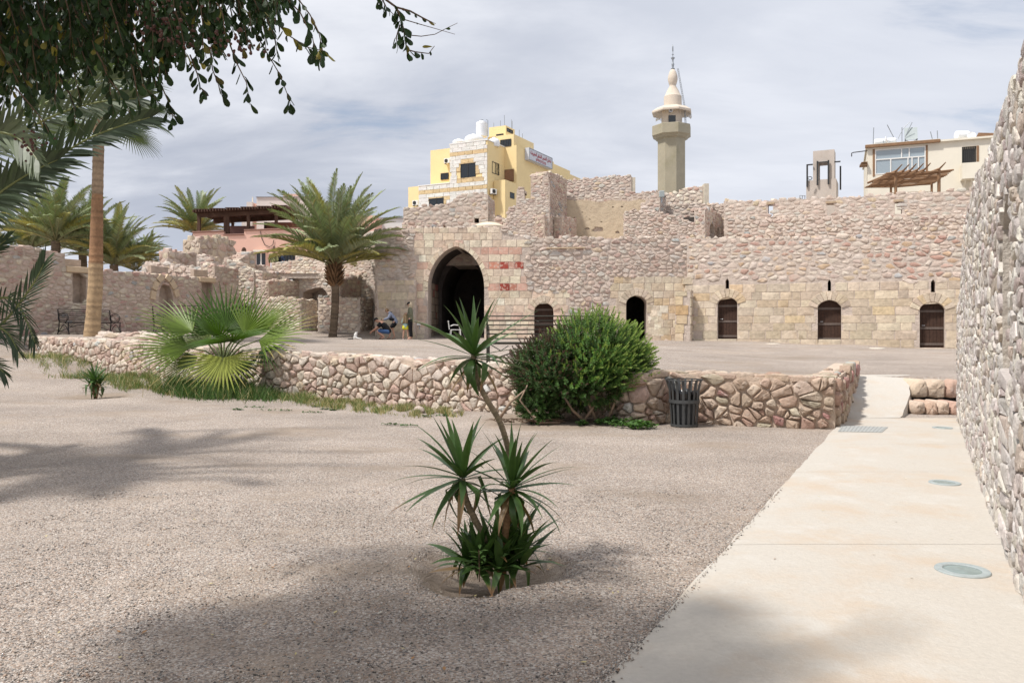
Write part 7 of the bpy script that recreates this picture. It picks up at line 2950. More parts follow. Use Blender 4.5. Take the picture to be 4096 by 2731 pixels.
for i in range(5600):
    lc, lr = rb_.choice(lobes[:2] + lobes)
    d = Vector((rb_.gauss(0, 1), rb_.gauss(0, 1), rb_.gauss(0, 1))).normalized()
    if d.z < -.6 and rb_.random() < .6:
        continue
    k_ = rb_.uniform(.62, 1.0) ** .6 * (1 + .14 * mnoise.noise(d * 2.6 + lc))
    p = bc + lc + Vector((d.x * lr[0], d.y * lr[1], d.z * lr[2])) * k_
    out = (d + Vector((.15, 0, .55))).normalized()
    out = (out + Vector((rb_.gauss(0, .22), rb_.gauss(0, .22), rb_.gauss(0, .22)))).normalized()
    right = (p.x - bc.x) + .45 * (p.z - bc.z) + rb_.gauss(0, .30)
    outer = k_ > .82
    if p.z < bc.z - .35 or not outer:  # low and inner sprigs take darker greens: the bush's own shade as colour
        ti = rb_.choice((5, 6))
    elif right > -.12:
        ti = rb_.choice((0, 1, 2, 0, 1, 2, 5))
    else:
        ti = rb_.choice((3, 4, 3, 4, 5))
    cand.append((p, out, ti, rb_.uniform(.75, 1.15), rb_.uniform(0, 6.28)))
cand.sort(key=lambda c: c[0].y - .6 * c[0].z)
BV, BF, BT, off = [], [], [], 0
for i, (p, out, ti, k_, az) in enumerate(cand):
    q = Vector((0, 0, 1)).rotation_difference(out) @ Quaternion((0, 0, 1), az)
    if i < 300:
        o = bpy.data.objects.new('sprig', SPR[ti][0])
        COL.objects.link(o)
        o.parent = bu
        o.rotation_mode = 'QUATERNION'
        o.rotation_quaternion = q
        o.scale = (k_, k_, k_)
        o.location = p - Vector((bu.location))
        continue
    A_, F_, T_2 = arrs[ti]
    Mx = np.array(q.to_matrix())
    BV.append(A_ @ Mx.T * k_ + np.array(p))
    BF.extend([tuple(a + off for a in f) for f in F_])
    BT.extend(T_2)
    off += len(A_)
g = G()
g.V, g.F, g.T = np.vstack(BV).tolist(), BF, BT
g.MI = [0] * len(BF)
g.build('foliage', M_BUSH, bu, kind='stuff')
Bp = lambda px, py, d=0: pt(px, py, BY + d)
for L_ in ([(2345, 1690), (2290, 1640), (2240, 1560)], [(2390, 1690), (2330, 1560), (2300, 1480)], [(2330, 1690), (2380, 1620), (2400, 1540)], [(2430, 1680), (2455, 1620), (2470, 1550)], [(2240, 1690), (2150, 1690), (2080, 1600), (2110, 1540)], [(2000, 1670), (2040, 1610), (2100, 1560)]):
    G().tube([Bp(a, b, -.05 * i) for i, (a, b) in enumerate(L_)], [.03, .022, .015, .012][:len(L_)], 6, tint=(.30, .22, .16)).build('stem', M_BARK, bu, smooth=True)
g = G()
rr2 = random.Random(8)
for i in range(26):
    p = Bp(rr2.uniform(1990, 2280), rr2.uniform(1672, 1690))
    p.z = .03
    d = Vector((rr2.uniform(-.5, .5), rr2.uniform(-.15, .15), .03))
    g.tube([p, p + d * .5 + Vector((0, 0, .05)), p + d + Vector((0, 0, .01))], [.008, .006, .003], 4)
g.build('dry_twigs', M_TWIG, bu, kind='stuff')


# ---- ground plants
def herb(name, label, cat, spots, n, hh, ls, col, seed, kind=None):
    r_ = random.Random(seed)
    g = G()
    for px, py, w, d in spots:
        for i in range(n):
            a, q_ = r_.uniform(0, 2 * PI), math.sqrt(r_.random())
            Y = 1.6 * 2731 / (py - HOR)
            q = pl(px, Y) + Vector((math.cos(a) * w * q_, math.sin(a) * d * q_))
            z = zlow(q.x, q.y) + r_.uniform(.2, 1) * hh * (1 - .6 * q_)
            az, el = r_.uniform(0, 6.28), r_.uniform(-.1, .9)
            dd_ = dirv(az, el)
            ll = ls * r_.uniform(.6, 1.2)
            s_ = Vector((-math.sin(az), math.cos(az), 0)) * ll * .45
            p = Vector((q.x, q.y, z))
            k_ = r_.uniform(.6, 1.35)
            g.add([p, p + dd_ * ll * .3 + s_, p + dd_ * ll * .8 + s_ * .8, p + dd_ * ll, p + dd_ * ll * .8 - s_ * .8, p + dd_ * ll * .3 - s_], [(0, 1, 2, 3, 4, 5)], tuple(x * k_ for x in col))
    return g.build(name, M_BUSH, None, label=label, cat=cat, kind=kind)


herb('ground_creeper', 'leafy green creeper mound on the gravel left of the litter bin', 'creeper', [(2520, 1708, .34, .25), (2440, 1700, .26, .2), (2570, 1716, .24, .15), (2560, 1690, .22, .15), (2480, 1690, .26, .18)], 260, .17, .05, (.085, .17, .045), 5)
herb('ground_creeper', 'small tuft of creeper under the middle of the big bush', 'creeper', [(2205, 1690, .12, .1), (2330, 1702, .10, .06)], 110, .10, .045, (.09, .17, .05), 6)
herb('weeds', 'thin weeds creeping over the gravel', 'weeds', [(1020, 1640, .25, .06), (1100, 1650, .38, .05), (1250, 1655, .2, .05), (1262, 1634, .1, .04), (950, 1650, .12, .04), (1300, 1642, .1, .04), (1560, 1700, .18, .05), (1640, 1705, .16, .04), (1770, 1665, .16, .05), (1710, 1668, .1, .05), (1330, 1645, .06, .04)], 55, .03, .035, (.075, .13, .045), 7, kind='stuff')
# grass along the foot of the low wall
rg2 = random.Random(44)
V, F, T = [], [], []


def grass_blade(p, h, lean, col, w=.006):
    o = len(V)
    az = rg2.uniform(0, 6.28)
    s_ = Vector((math.cos(az), math.sin(az), 0)) * w
    t_ = p + Vector((rg2.gauss(0, lean) * h, rg2.gauss(0, lean) * h, h))
    m_ = (p + t_) / 2 + Vector((0, 0, h * .08))
    V.extend([tuple(p - s_), tuple(p + s_), tuple(m_ + s_ * .8), tuple(m_ - s_ * .8), tuple(t_)])
    F.extend([(o, o + 1, o + 2, o + 3), (o + 3, o + 2, o + 4)])
    k_ = rg2.uniform(.7, 1.3)
    T.extend([tuple(q * k_ for q in col)] * 5)


GP = [(70, 1445, 1500), (200, 1450, 1530), (330, 1475, 1530), (480, 1500, 1560), (620, 1520, 1570), (760, 1545, 1590), (900, 1555, 1595), (1050, 1560, 1598), (1200, 1580, 1612), (1350, 1600, 1635), (1500, 1620, 1645), (1700, 1640, 1662), (1850, 1650, 1660)]
for i in range(42000):
    px = rg2.uniform(70, 1850)
    top = interp([(a, b) for a, b, c in GP], px)
    bot = interp([(a, c) for a, b, c in GP], px)
    py = rg2.uniform(top, bot) + rg2.gauss(0, 6)
    dens = interp([(70, 1), (500, .95), (600, .5), (700, 1), (760, 1.3), (1030, 1.3), (1120, .85), (1250, .6), (1400, .5), (1500, .45), (1640, .5), (1720, .15), (1850, .0)], px)
    nv_ = mnoise.noise(Vector((px * .022, py * .05, 0)))
    if nv_ * 1.5 + rg2.random() * .9 > dens * .95 - .1:
        continue
    # solve for the ground there
    Y = 1.5 * 2731 / (py - HOR)
    for _ in range(4):
        q = pl(px, Y)
        Y = (1.6 - zlow(q.x, q.y)) * 2731 / (py - HOR)
    q = pl(px, Y)
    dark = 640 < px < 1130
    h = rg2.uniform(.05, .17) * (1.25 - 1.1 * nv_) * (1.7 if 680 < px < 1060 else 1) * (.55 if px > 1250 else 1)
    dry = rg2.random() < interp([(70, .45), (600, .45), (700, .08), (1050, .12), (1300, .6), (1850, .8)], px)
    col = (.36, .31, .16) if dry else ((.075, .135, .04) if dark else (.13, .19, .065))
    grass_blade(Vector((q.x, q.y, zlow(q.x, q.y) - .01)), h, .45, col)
g = G()
g.V, g.F, g.T, g.MI = V, F, T, [0] * len(F)
g.build('grass', M_GRASS, None, kind='stuff', label='grass growing along the foot of the low curved wall', cat='grass')
# ------------------------------------------------------------------ benches, bin, lights, chair
M_BLACK = mat('black_iron', (0.018, 0.017, 0.016), rough=0.5, noise_amt=0.1, spec=0.4)
M_BIN = mat('grey_iron', (0.055, 0.057, 0.058), rough=0.55, noise_amt=0.15, noise_scale=14, spec=0.4)
M_LINER = mat('dark_bin_liner', (0.045, 0.047, 0.05), rough=0.6, noise_amt=0.1)
M_BAG = mat('black_bag', (0.008, 0.008, 0.009), rough=0.25, spec=0.6)
M_TRIM = mat('cast_trim', (0.33, 0.37, 0.37), rough=0.6, noise_amt=0.15, noise_scale=20)
M_LENS = mat('frosted_lens', (0.22, 0.28, 0.27), rough=0.25, noise_amt=0.2, noise_scale=20, spec=0.6)


def bench(label, loc, rz, W=1.5, H=0.92, rails=7, group='iron benches on the terrace', material=None):
    """Long slatted iron bench: front faces local -y."""
    m_ = material or M_BLACK
    t = thing('iron_bench', label, 'bench', loc, rz, group)
    for i in range(rails):
        f = i / (rails - 1)
        z = .46 + (H - .46) * f
        y = .22 + .14 * f
        G().tube([(-W / 2, y, z), (W / 2, y, z)], .014, 6).build('back_rail', m_, t)
    for i in range(6):
        y = -.26 + .42 * i / 5
        G().tube([(-W / 2, y, .44 + .02 * abs(i - 3) / 3), (W / 2, y, .44 + .02 * abs(i - 3) / 3)], .014, 6).build('seat_rail', m_, t)
    for sx in (-1, 1):
        x = sx * W / 2
        g = G()
        ring = [(x + sx * .0, .05 + .30 * math.cos(a), .62 + .17 * math.sin(a)) for a in [2 * PI * k / 16 for k in range(17)]]
        g.tube(ring, .016, 6)
        ring = [(x, .05 + .24 * math.cos(a), .62 + .12 * math.sin(a)) for a in [2 * PI * k / 14 for k in range(15)]]
        g.tube(ring, .010, 5)
        g.build('armrest', m_, t)
        for y0, y1 in ((.30, .38), (-.24, -.30)):
            G().tube([(x, y1, 0), (x, y0, .25), (x, y0 - .02, .46)] + ([(x, .37, H)] if y0 > 0 else []), .02, 6).build('leg', m_, t)
        g = G()
        g.tube([(x, .32, .08), (x, .12, .30), (x, 0, .38), (x, -.12, .30), (x, -.27, .08)], .013, 5)
        g.tube([(x - sx * .02, 0, .44), (x - sx * .25, 0, .30), (x - sx * .40, 0, .40)], .011, 5)
        g.build('brace', m_, t)
    g = G()
    n = 14
    g.tube([(-W / 2 + W * k / n, .3, .10 + .28 * math.sin(PI * k / n)) for k in range(n + 1)], .013, 5)
    g.build('arched_stretcher', m_, t)
    return t


a = math.atan2(cw.U.y, cw.U.x)
q = cw.A + cw.U * cw.sz(312, 1300)[0] + cw.N * .75
bench('black slatted iron bench against the shaded courtyard wall beside the tall palm', (q.x, q.y, zter(q.x, q.y)), a, 2.1, .93)
q = pt(735, 1330, 23.5)
bench('iron bench partly hidden behind the left fronds of the fan palm', (q.x, q.y, zter(q.x, q.y)), R(168), 1.9, 1.05, rails=3)
M_OLIVEM = mat('olive_iron', (0.035, 0.033, 0.022), rough=.5, noise_amt=.1, spec=.4)
q = pl(2190, 13.5)
bench('dark iron bench seen from behind between the tall yucca and the big bush', (q.x, q.y, zter(q.x, q.y) - .06), R(178), 2.35, .98, rails=7, material=M_OLIVEM)

# litter bin
YB = 11.25
q = pl(2737, YB)
bn = thing('litter_bin', 'dark iron slatted litter bin with black liner in front of the low wall', 'litter bin', (q.x, q.y, 0.0))
H, r0, r1 = .77, .205, .285
ns = 16
for i in range(ns):
    a = 2 * PI * (i + .3) / ns
    c_, s_ = math.cos(a), math.sin(a)
    g = G()
    V = []
    for z, r_ in ((.03, r0), (.35, r0 + .02), (.6, r0 + .035), (.70, r0 + .055), (.77, r1)):
        for dr, dw_ in ((0, -.02), (0, .02), (.008, .02), (.008, -.02)):
            V.append(((r_ + dr) * c_ - dw_ * s_, (r_ + dr) * s_ + dw_ * c_, z))
    F = []
    for j in range(4):
        for k in range(4):
            F.append((j * 4 + k, j * 4 + (k + 1) % 4, (j + 1) * 4 + (k + 1) % 4, (j + 1) * 4 + k))
    g.add(V, F)
    g.build('slat', M_BIN, bn)
for z, r_, h in ((.02, r0 + .004, .035), (.40, r0 + .030, .055), (.765, r1, .02)):
    G().lathe([(r_ + .009, z), (r_ + .016, z), (r_ + .016, z + h), (r_ + .009, z + h), (r_ + .009, z)], 28, capb=False, capt=False).build('hoop', M_BIN, bn, smooth=True, sharp=40)
G().lathe([(r0 - .03, .03), (r0 - .01, .52), (r0 - .03, .52), (r0 - .045, .04)], 24).build('liner', M_LINER, bn, smooth=True, sharp=40)
g = G()
V = []
n = 28
for j, (r_, z) in enumerate(((r0 + .005, .47), (r0 + .012, .56), (r0 - .0, .60), (r0 - .05, .52))):
    for k in range(n):
        a = 2 * PI * k / n
        w_ = rng.uniform(-.008, .008)
        V.append(((r_ + w_) * math.cos(a), (r_ + w_) * math.sin(a), z + rng.uniform(-.02, .02)))
F = [(j * n + k, j * n + (k + 1) % n, (j + 1) * n + (k + 1) % n, (j + 1) * n + k) for j in range(3) for k in range(n)]
g.add(V, F)
g.build('bin_bag', M_BAG, bn)

# lights let into the path, and the inspection cover
for px, py, r_, lb, zz0 in ((3850, 2281, .165, 'nearest round glass light let into the path', .031), (3779, 1931, .15, 'second round glass light let into the path by the rough wall', .031), (3770, 1711, .15, 'farthest round path light beside the small gravel patch', .031),
                            (3092, 1383, .26, 'pale round ground light near the first brown door', None), (3508, 1394, .26, 'pale round ground light between the middle and last brown doors', None)):
    if zz0 is None:
        Y = 0.80 * 2731 / (py - HOR) if False else 26
        q = pl(px, Y)
        for _ in range(6):
            Y = (1.6 - zter(q.x, q.y)) * 2731 / (py - HOR)
            q = pl(px, Y)
        zz0 = zter(q.x, q.y) + .01
    else:
        q = pl(px, (1.6 - zz0) * 2731 / (py - HOR))
    t = thing('ground_light', lb, 'ground light', (q.x, q.y, zz0), 0, 'round lights let into the ground')
    far = r_ > .2
    g = G().lathe([(r_, -.02), (r_, .004), (r_ * .97, .010), (r_ * .72, .010), (r_ * .68, .004)], 32, capt=False)
    g.build('rim', M_CREAM if far else M_TRIM, t, smooth=True, sharp=30)
    G().lathe([(r_ * .68, -.02), (r_ * .68, .003), (r_ * .3, .006), (.001, .006)], 28).build('lens', M_WHITE if far else M_LENS, t, smooth=True, sharp=30)
q0, q1, q2, q3 = (pl(a, 1.57 * 2731 / (b - HOR)) for a, b in ((3352, 1726), (3527, 1730), (3552, 1709), (3368, 1702)))
ic = thing('inspection_cover', 'grey ribbed rectangular inspection cover set in the concrete path', 'inspection cover', (*((q0 + q2) / 2), .03), world=True)
M_COVER = mat('grey_cover', (0.36, 0.37, 0.36), rough=.7, noise_amt=.15, noise_scale=25, bump=.004, bump_scale=60)
pts_ = [q0, q1, q2, q3]
g = G()
g.add([(p.x, p.y, .032) for p in pts_] + [(p.x, p.y, .038) for p in pts_], [(4, 5, 6, 7), (0, 1, 5, 4), (1, 2, 6, 5), (2, 3, 7, 6), (3, 0, 4, 7)])
g.build('plate', M_COVER, ic)
for i in range(12):
    a, b = q0.lerp(q1, (i + .5) / 12), q3.lerp(q2, (i + .5) / 12)
    G().tube([(a.x, a.y, .038), (b.x, b.y, .038)], .006, 4).build('rib', M_COVER, ic)

# loose field stones
rls = random.Random(19)
for px, py, s_, lb in ((868, 1543, .13, 'loose pinkish stone in the grass below the fan palm'), (1676, 1648, .12, 'loose grey stone lying at the foot of the low wall'), (1826, 1648, .07, 'small pale stone at the foot of the low wall'), (605, 1572, .07, 'small grey stone at the edge of the grass')):
    Y = (1.6 - .02) * 2731 / (py - HOR)
    q = pl(px, Y)
    z = zlow(q.x, q.y)
    g = G().ball((0, 0, 0), s_, s_ * .8, s_ * .7, 9, 6)
    g.V = [(v[0] * (1 + rls.uniform(-.12, .12)) + q.x, v[1] * (1 + rls.uniform(-.12, .12)) + q.y, v[2] * (1 + rls.uniform(-.12, .12)) + z + s_ * .4) for v in g.V]
    g.T = [(.50, .41, .35)] * len(g.V)
    g.build('loose_stone', M_STONE_N, None, smooth=True, sharp=40, label=lb, cat='stone')

# white plastic chair in the gateway
q = pl(1822, 31.9)
pc_ = thing('plastic_chair', 'white plastic armchair just inside the dark archway', 'chair', (q.x, q.y, 1.16), R(100))
for sx in (-.22, .22):
    for sy in (-.2, .22):
        G().tube([(sx * 1.1, sy * 1.15, 0), (sx, sy, .42)], [.018, .025], 6).build('leg', M_WHITE, pc_)
    G().tube([(sx * 1.12, -.22, .42), (sx * 1.15, -.2, .64), (sx * 1.15, .12, .66), (sx * 1.05, .24, .6)], .022, 6).build('armrest', M_WHITE, pc_)
G().box(-.24, .24, -.23, .24, .41, .45, bev=.012).build('seat', M_WHITE, pc_)
g = G()
for i in range(5):
    x = -.18 + .09 * i
    g.box(x - .03, x + .03, 0, .02, .45, .80 - .02 * abs(i - 2), M=Matrix.Translation((0, .22, 0)) @ Matrix.Rotation(R(-8), 4, 'X'))
g.box(-.23, .23, -.005, .028, .80, .86, M=Matrix.Translation((0, .22, 0)) @ Matrix.Rotation(R(-8), 4, 'X'))
g.build('backrest', M_WHITE, pc_)
# small lamp on the buttress by the gate
q = pt(1675, 1300, 31.0)
wlp = thing('wall_lamp', 'small white lamp fixed low on the stone face left of the archway', 'lamp', tuple(q))
G().box(-.09, .09, -.06, .06, -.02, .08, bev=.015).build('lamp_head', M_WHITE, wlp)
G().tube([(0, 0, -.02), (0, .25, -.05), (0, .25, -.2)], .02, 5).build('bracket', M_GREYM, wlp)
q = pt(2647, 790, 33.0)
fl = thing('floodlight', 'small pale box floodlight on top of the stepped stair wall', 'floodlight', tuple(q))
G().box(-.12, .12, -.08, .08, 0, .32, bev=.02).build('housing', M_TRIM, fl)
G().box(-.03, .03, 0, .06, -.25, 0).build('bracket', M_GREYM, fl)

# near gravel: loose chippings lying on the sheet
rp_ = np.random.RandomState(3)
n = 70000
yy = 3.3 + (rp_.rand(n) ** 1.5) * 4.6
xx = (rp_.rand(n) * 1.36 - .70) * yy
ne = 5000
xx[:ne] = -1.47 + 0.605 * yy[:ne] / K + np.abs(rp_.randn(ne)) * .035 - .02
keep = (xx < (-1.45 + 0.605 * yy / K)) | (np.arange(n) < ne)
onp = xx > (-1.43 + 0.605 * yy / K)
keep &= np.hypot(xx - PIT[0], yy - PIT[1]) > .5
keep &= np.array([mnoise.noise(Vector((x * .8, y * 1.1, 5))) + .3 * mnoise.noise(Vector((x * 3, y * 3, 5))) for x, y in zip(xx, yy)]) + .35 * rp_.rand(n) + onp > -.02
xx, yy, onp = xx[keep], yy[keep], onp[keep]
n = len(xx)
zz0 = np.where(onp, .031, np.array([low_h(x, y) for x, y in zip(xx, yy)]))
sz_ = (.0035 + .0055 * rp_.rand(n) ** 2.2)
base = np.array([(1, 0, 0), (-.5, .87, 0), (-.5, -.87, 0), (.1, 0, .9), (0, 0, -.8)])
ang = rp_.rand(n) * 6.28
sc3 = np.stack([sz_ * (1 + .6 * rp_.rand(n)), sz_, sz_ * (.5 + .5 * rp_.rand(n))], 1)
V = base[None] * sc3[:, None, :]
ca, sa = np.cos(ang)[:, None], np.sin(ang)[:, None]
V = np.stack([V[..., 0] * ca - V[..., 1] * sa, V[..., 0] * sa + V[..., 1] * ca, V[..., 2]], 2)
V[..., 0] += xx[:, None]
V[..., 1] += yy[:, None]
V[..., 2] += (zz0 + .001)[:, None]
fb = np.array([(0, 1, 3), (1, 2, 3), (2, 0, 3), (0, 4, 1), (1, 4, 2), (2, 4, 0)])
F = (fb[None] + (np.arange(n) * 5)[:, None, None]).reshape(-1, 3)
me = bpy.data.meshes.new('loose_gravel')
me.vertices.add(n * 5)
me.vertices.foreach_set('co', V.reshape(-1).astype(np.float32))
me.loops.add(len(F) * 3)
me.loops.foreach_set('vertex_index', F.reshape(-1).astype(np.int32))
me.polygons.add(len(F))
me.polygons.foreach_set('loop_start', (np.arange(len(F)) * 3).astype(np.int32))
me.update(calc_edges=True)
palg = np.array([(.11, .10, .09), (.29, .245, .21), (.36, .30, .255), (.38, .275, .21), (.42, .375, .335), (.25, .245, .235), (.60, .545, .49)])
T = np.ones((n * 5, 4), np.float32)
T[:, :3] = np.repeat(palg[rp_.randint(0, len(palg), n)] * (.85 + .3 * rp_.rand(n, 1)), 5, 0)
me.attributes.new('tint', 'FLOAT_COLOR', 'POINT').data.foreach_set('color', T.ravel())
me.materials.append(mat('chipping', tint=True, rough=.9, noise_amt=.1, noise_scale=60, spec=.2))
o = bpy.data.objects.new('loose_gravel', me)
COL.objects.link(o)
o['kind'] = 'stuff'
# a few fallen leaves
rfl = random.Random(71)
for i in range(150):
    px, py = rfl.uniform(50, 2500), rfl.uniform(1750, 2700)
    q = pl(px, 1.6 * 2731 / (py - HOR))
    if i > 138:
        q = onpath(rfl.uniform(-1.1, .2), rfl.uniform(4, 9))
    z = .034 if i > 138 else low_h(q.x, q.y) + .008
    a = rfl.uniform(0, 6.28)
    s_ = rfl.uniform(.008, .02)
    g = G().add([(q.x - s_ * math.cos(a), q.y - s_ * math.sin(a), z), (q.x + s_ * .5 * math.sin(a), q.y - s_ * .5 * math.cos(a), z + .003), (q.x + s_ * math.cos(a), q.y + s_ * math.sin(a), z + .006), (q.x - s_ * .5 * math.sin(a), q.y + s_ * .5 * math.cos(a), z + .003)],
                [(0, 1, 2, 3)], rfl.choice([(.42, .22, .09), (.5, .42, .2), (.3, .2, .12), (.55, .5, .42)]))
    FL = g if i == 0 else G().add([], [])
    if i == 0:
        ALLF = G()
    ALLF.add(g.V, g.F, g.T)
ALLF.build('fallen_leaves', M_LEAF, None, kind='stuff')
# ------------------------------------------------------------------ people and the cat
M_SKINT = mat('skin_tone', tint=True, rough=.55, noise_amt=.05, noise_scale=20)
M_CLOTH = mat('cloth', tint=True, rough=.9, noise_amt=.10, noise_scale=25, bump=.004, bump_scale=30)
M_HAIR = mat('hair', tint=True, rough=.7, noise_amt=.3, noise_scale=60, bump=.004, bump_scale=90)


def skinned(J, E, root, sub=2):
    """Grow one continuous surface round a skeleton: J name -> (x, y, z, rx[, ry]), E edges."""
    names = list(J)
    me = bpy.data.meshes.new('grow')
    me.from_pydata([J[n][:3] for n in names], [(names.index(a), names.index(b)) for a, b in E], [])
    o = bpy.data.objects.new('grow', me)
    COL.objects.link(o)
    o.modifiers.new('s', 'SKIN')
    sk = me.skin_vertices[0].data
    for i, n in enumerate(names):
        r_ = J[n][3]
        sk[i].radius = (r_, J[n][4] if len(J[n]) > 4 else r_)
        sk[i].use_root = n == root
    sb = o.modifiers.new('b', 'SUBSURF')
    sb.levels = sub
    bpy.context.view_layer.update()
    ev = bpy.data.meshes.new_from_object(o.evaluated_get(bpy.context.evaluated_depsgraph_get()))
    V = [tuple(v.co) for v in ev.vertices]
    F = [tuple(p.vertices) for p in ev.polygons]
    bpy.data.objects.remove(o)
    bpy.data.meshes.remove(me)
    bpy.data.meshes.remove(ev)
    return V, F


def hand(g, w, d, s, col, curl=.5):
    """Palm and five separate bent fingers beyond the wrist w, pointing along d."""
    w, d = Vector(w), Vector(d).normalized()
    side = d.cross(Vector((0, 0, 1)))
    side = side.normalized() if side.length > .1 else Vector((0, 1, 0))
    up = side.cross(d)
    g.tube([w, w + d * .045 * s, w + d * .085 * s], [.020 * s, .034 * s, .030 * s], 6, tint=col)
    for i, L in enumerate((.062, .072, .076, .066)):
        o = w + d * .080 * s + side * (.024 - .016 * i) * s
        m = o + d * L * .5 * s - up * .010 * s
        g.tube([o, m, m + (d * (1 - curl) - up * curl).normalized() * L * .5 * s], [.0085 * s, .0075 * s, .006 * s], 5, tint=col)
    o = w + d * .03 * s + side * .026 * s
    m = o + (d + side * 1.1).normalized() * .03 * s
    g.tube([o, m, m + (d * .9 - up * .3).normalized() * .03 * s], [.010 * s, .009 * s, .007 * s], 5, tint=col)


def person(label, loc, J, look, h, skin, top, bottom, topj, botj, rz=0.0, foot=(.02, .02, .02), sleeves='long', group=None, sc=1.0):
    """J holds the pose; topj / botj list the joints that the clothes cover."""
    t = thing('person', label, 'person', loc, rz, group)
    t.scale = (sc, sc, sc)
    JJ = dict(J)
    JJ['pel'] = tuple(J['pel'][:3]) + (J['pel'][3] * .78, J['pel'][3] * .72)
    for k_ in ('spi', 'che'):
        JJ[k_] = tuple(J[k_][:3]) + tuple(v * .80 for v in J[k_][3:])
    E = [('pel', 'spi'), ('spi', 'che'), ('che', 'nec'), ('nec', 'jaw'), ('jaw', 'hea'), ('hea', 'top')]
    for s in 'lr':
        E += [('che', 'sh' + s), ('sh' + s, 'el' + s), ('el' + s, 'wr' + s), ('pel', 'hi' + s), ('hi' + s, 'kn' + s), ('kn' + s, 'an' + s), ('an' + s, 'to' + s)]
    V, F = skinned(JJ, E, 'pel', 2)
    g = G()
    g.add(V, F, skin)
    for s in 'lr':
        w, e = Vector(J['wr' + s][:3]), Vector(J['el' + s][:3])
        hand(g, w, w - e, h / 1.7, skin)
    # face
    hc, lk = Vector(J['hea'][:3]), Vector(look).normalized()
    hr = J['hea'][3]
    sd = lk.cross(Vector((0, 0, 1))).normalized()
    up = sd.cross(lk)
    g.tube([hc + lk * hr * .85 + up * hr * .15, hc + lk * hr * 1.22 - up * hr * .25, hc + lk * hr * .9 - up * hr * .3], [.008, .014, .008], 5, tint=skin)
    g.tube([hc + lk * hr * 1.0 - up * hr * .62 - sd * .018, hc + lk * hr * 1.0 - up * hr * .62 + sd * .018], .006, 5, tint=tuple(q * .6 for q in skin))
    for k in (-1, 1):
        g.ball(hc + sd * k * hr * .97 - lk * hr * .02, .012, .022, .03, 6, 4, tint=skin)
        g.ball(hc + lk * hr * .90 + sd * k * hr * .38 + up * hr * .1, .011, n=6, m=4, tint=(.05, .04, .035))
    g.build('body', M_SKINT, t, smooth=True)

    def garment(name, js, col, mat_, grow=.020):
        E2 = [e for e in E if e[0] in js and e[1] in js]
        D = {k: tuple(J[k][:3]) + tuple(q + grow for q in J[k][3:]) for k in js}
        pv, sv_ = Vector(JJ['pel'][:3]), Vector(JJ['spi'][:3])
        dn = (pv - sv_).normalized()
        if 'che' in js:
            # the hem hangs a hand's width below the waist
            a_ = pv + dn * .13
            D['hem'] = (a_.x, a_.y, a_.z, JJ['pel'][3] * .92 + grow, JJ['pel'][3] * .86 + grow)
            E2.append(('pel', 'hem'))
        else:
            D['pel'] = tuple(JJ['pel'][:3]) + (JJ['pel'][3] * .80,)
            a_ = pv - dn * .07
            D['waist'] = (a_.x, a_.y, a_.z, JJ['pel'][3] * .80)
            E2.append(('pel', 'waist'))
        V, F = skinned(D, E2, js[0], 2)
        g = G()
        g.add(V, F, col)
        return g.build(name, mat_, t, smooth=True)
    tn, tc_, tm = top
    garment(tn, topj, tc_, tm or M_CLOTH)
    bn_, bc_ = bottom
    garment(bn_, botj, bc_, M_CLOTH, .012)
    for s in 'lr':
        a, b = Vector(J['an' + s][:3]), Vector(J['to' + s][:3])
        g = G()
        d = (b - a)
        d.z = 0
        d = d.normalized() if d.length > .01 else Vector((-1, 0, 0))
        z0 = min(b.z, a.z) - .03
        p0, p1 = Vector((a.x, a.y, z0)) - d * .05, Vector((b.x, b.y, z0)) + d * .03
        g.tube([p0, (p0 + p1) / 2, p1], [.028, .040, .030], 8, tint=foot)
        g.V = [(v[0], v[1], z0 + (v[2] - z0) * .45) for v in g.V]
        g.tube([a + d * .03 + Vector((0, .035, -.02)), a + d * .04 + Vector((0, 0, .03)), a + d * .03 + Vector((0, -.035, -.02))], .011, 5, tint=foot)
        g.build('sandal', M_CLOTH, t, smooth=True)
    return t


def cap(t, c, look, r, col=(.012, .012, .014), brim=True):
    c, lk = Vector(c), Vector(look).normalized()
    sd = lk.cross(Vector((0, 0, 1))).normalized()
    up = sd.cross(lk)
    g = G()
    V, F = [], []
    for i in range(6):
        a = R(90 * i / 5)
        for k in range(14):
            b = 2 * PI * k / 14
            V.append(c + (lk * math.cos(b) + sd * math.sin(b)) * r * 1.12 * math.cos(a) + up * r * 1.12 * math.sin(a) + up * r * .18)
    for i in range(5):
        for k in range(14):
            F.append((i * 14 + k, i * 14 + (k + 1) % 14, (i + 1) * 14 + (k + 1) % 14, (i + 1) * 14 + k))
    g.add(V, F, col)
    if brim:
        b0 = c + up * r * .28
        P = [b0 + (lk * math.cos(a) * r * 2.0 + sd * math.sin(a) * r * .95) for a in [R(-80 + 20 * i) for i in range(9)]]
        Q = [b0 + (lk * math.cos(a) * r * 1.02 + sd * math.sin(a) * r * 1.02) for a in [R(-80 + 20 * i) for i in range(9)]]
        o = len(g.V)
        g.add(P + Q + [p + up * .008 for p in P] + [p + up * .008 for p in Q], [(i, i + 1, 10 + i, 9 + i) for i in range(8)] + [(18 + i, 27 + i, 28 + i, 19 + i) for i in range(8)] + [(i, 18 + i, 19 + i, i + 1) for i in range(8)], col)
    return g.build('cap', M_CLOTH, t, smooth=True, sharp=50)


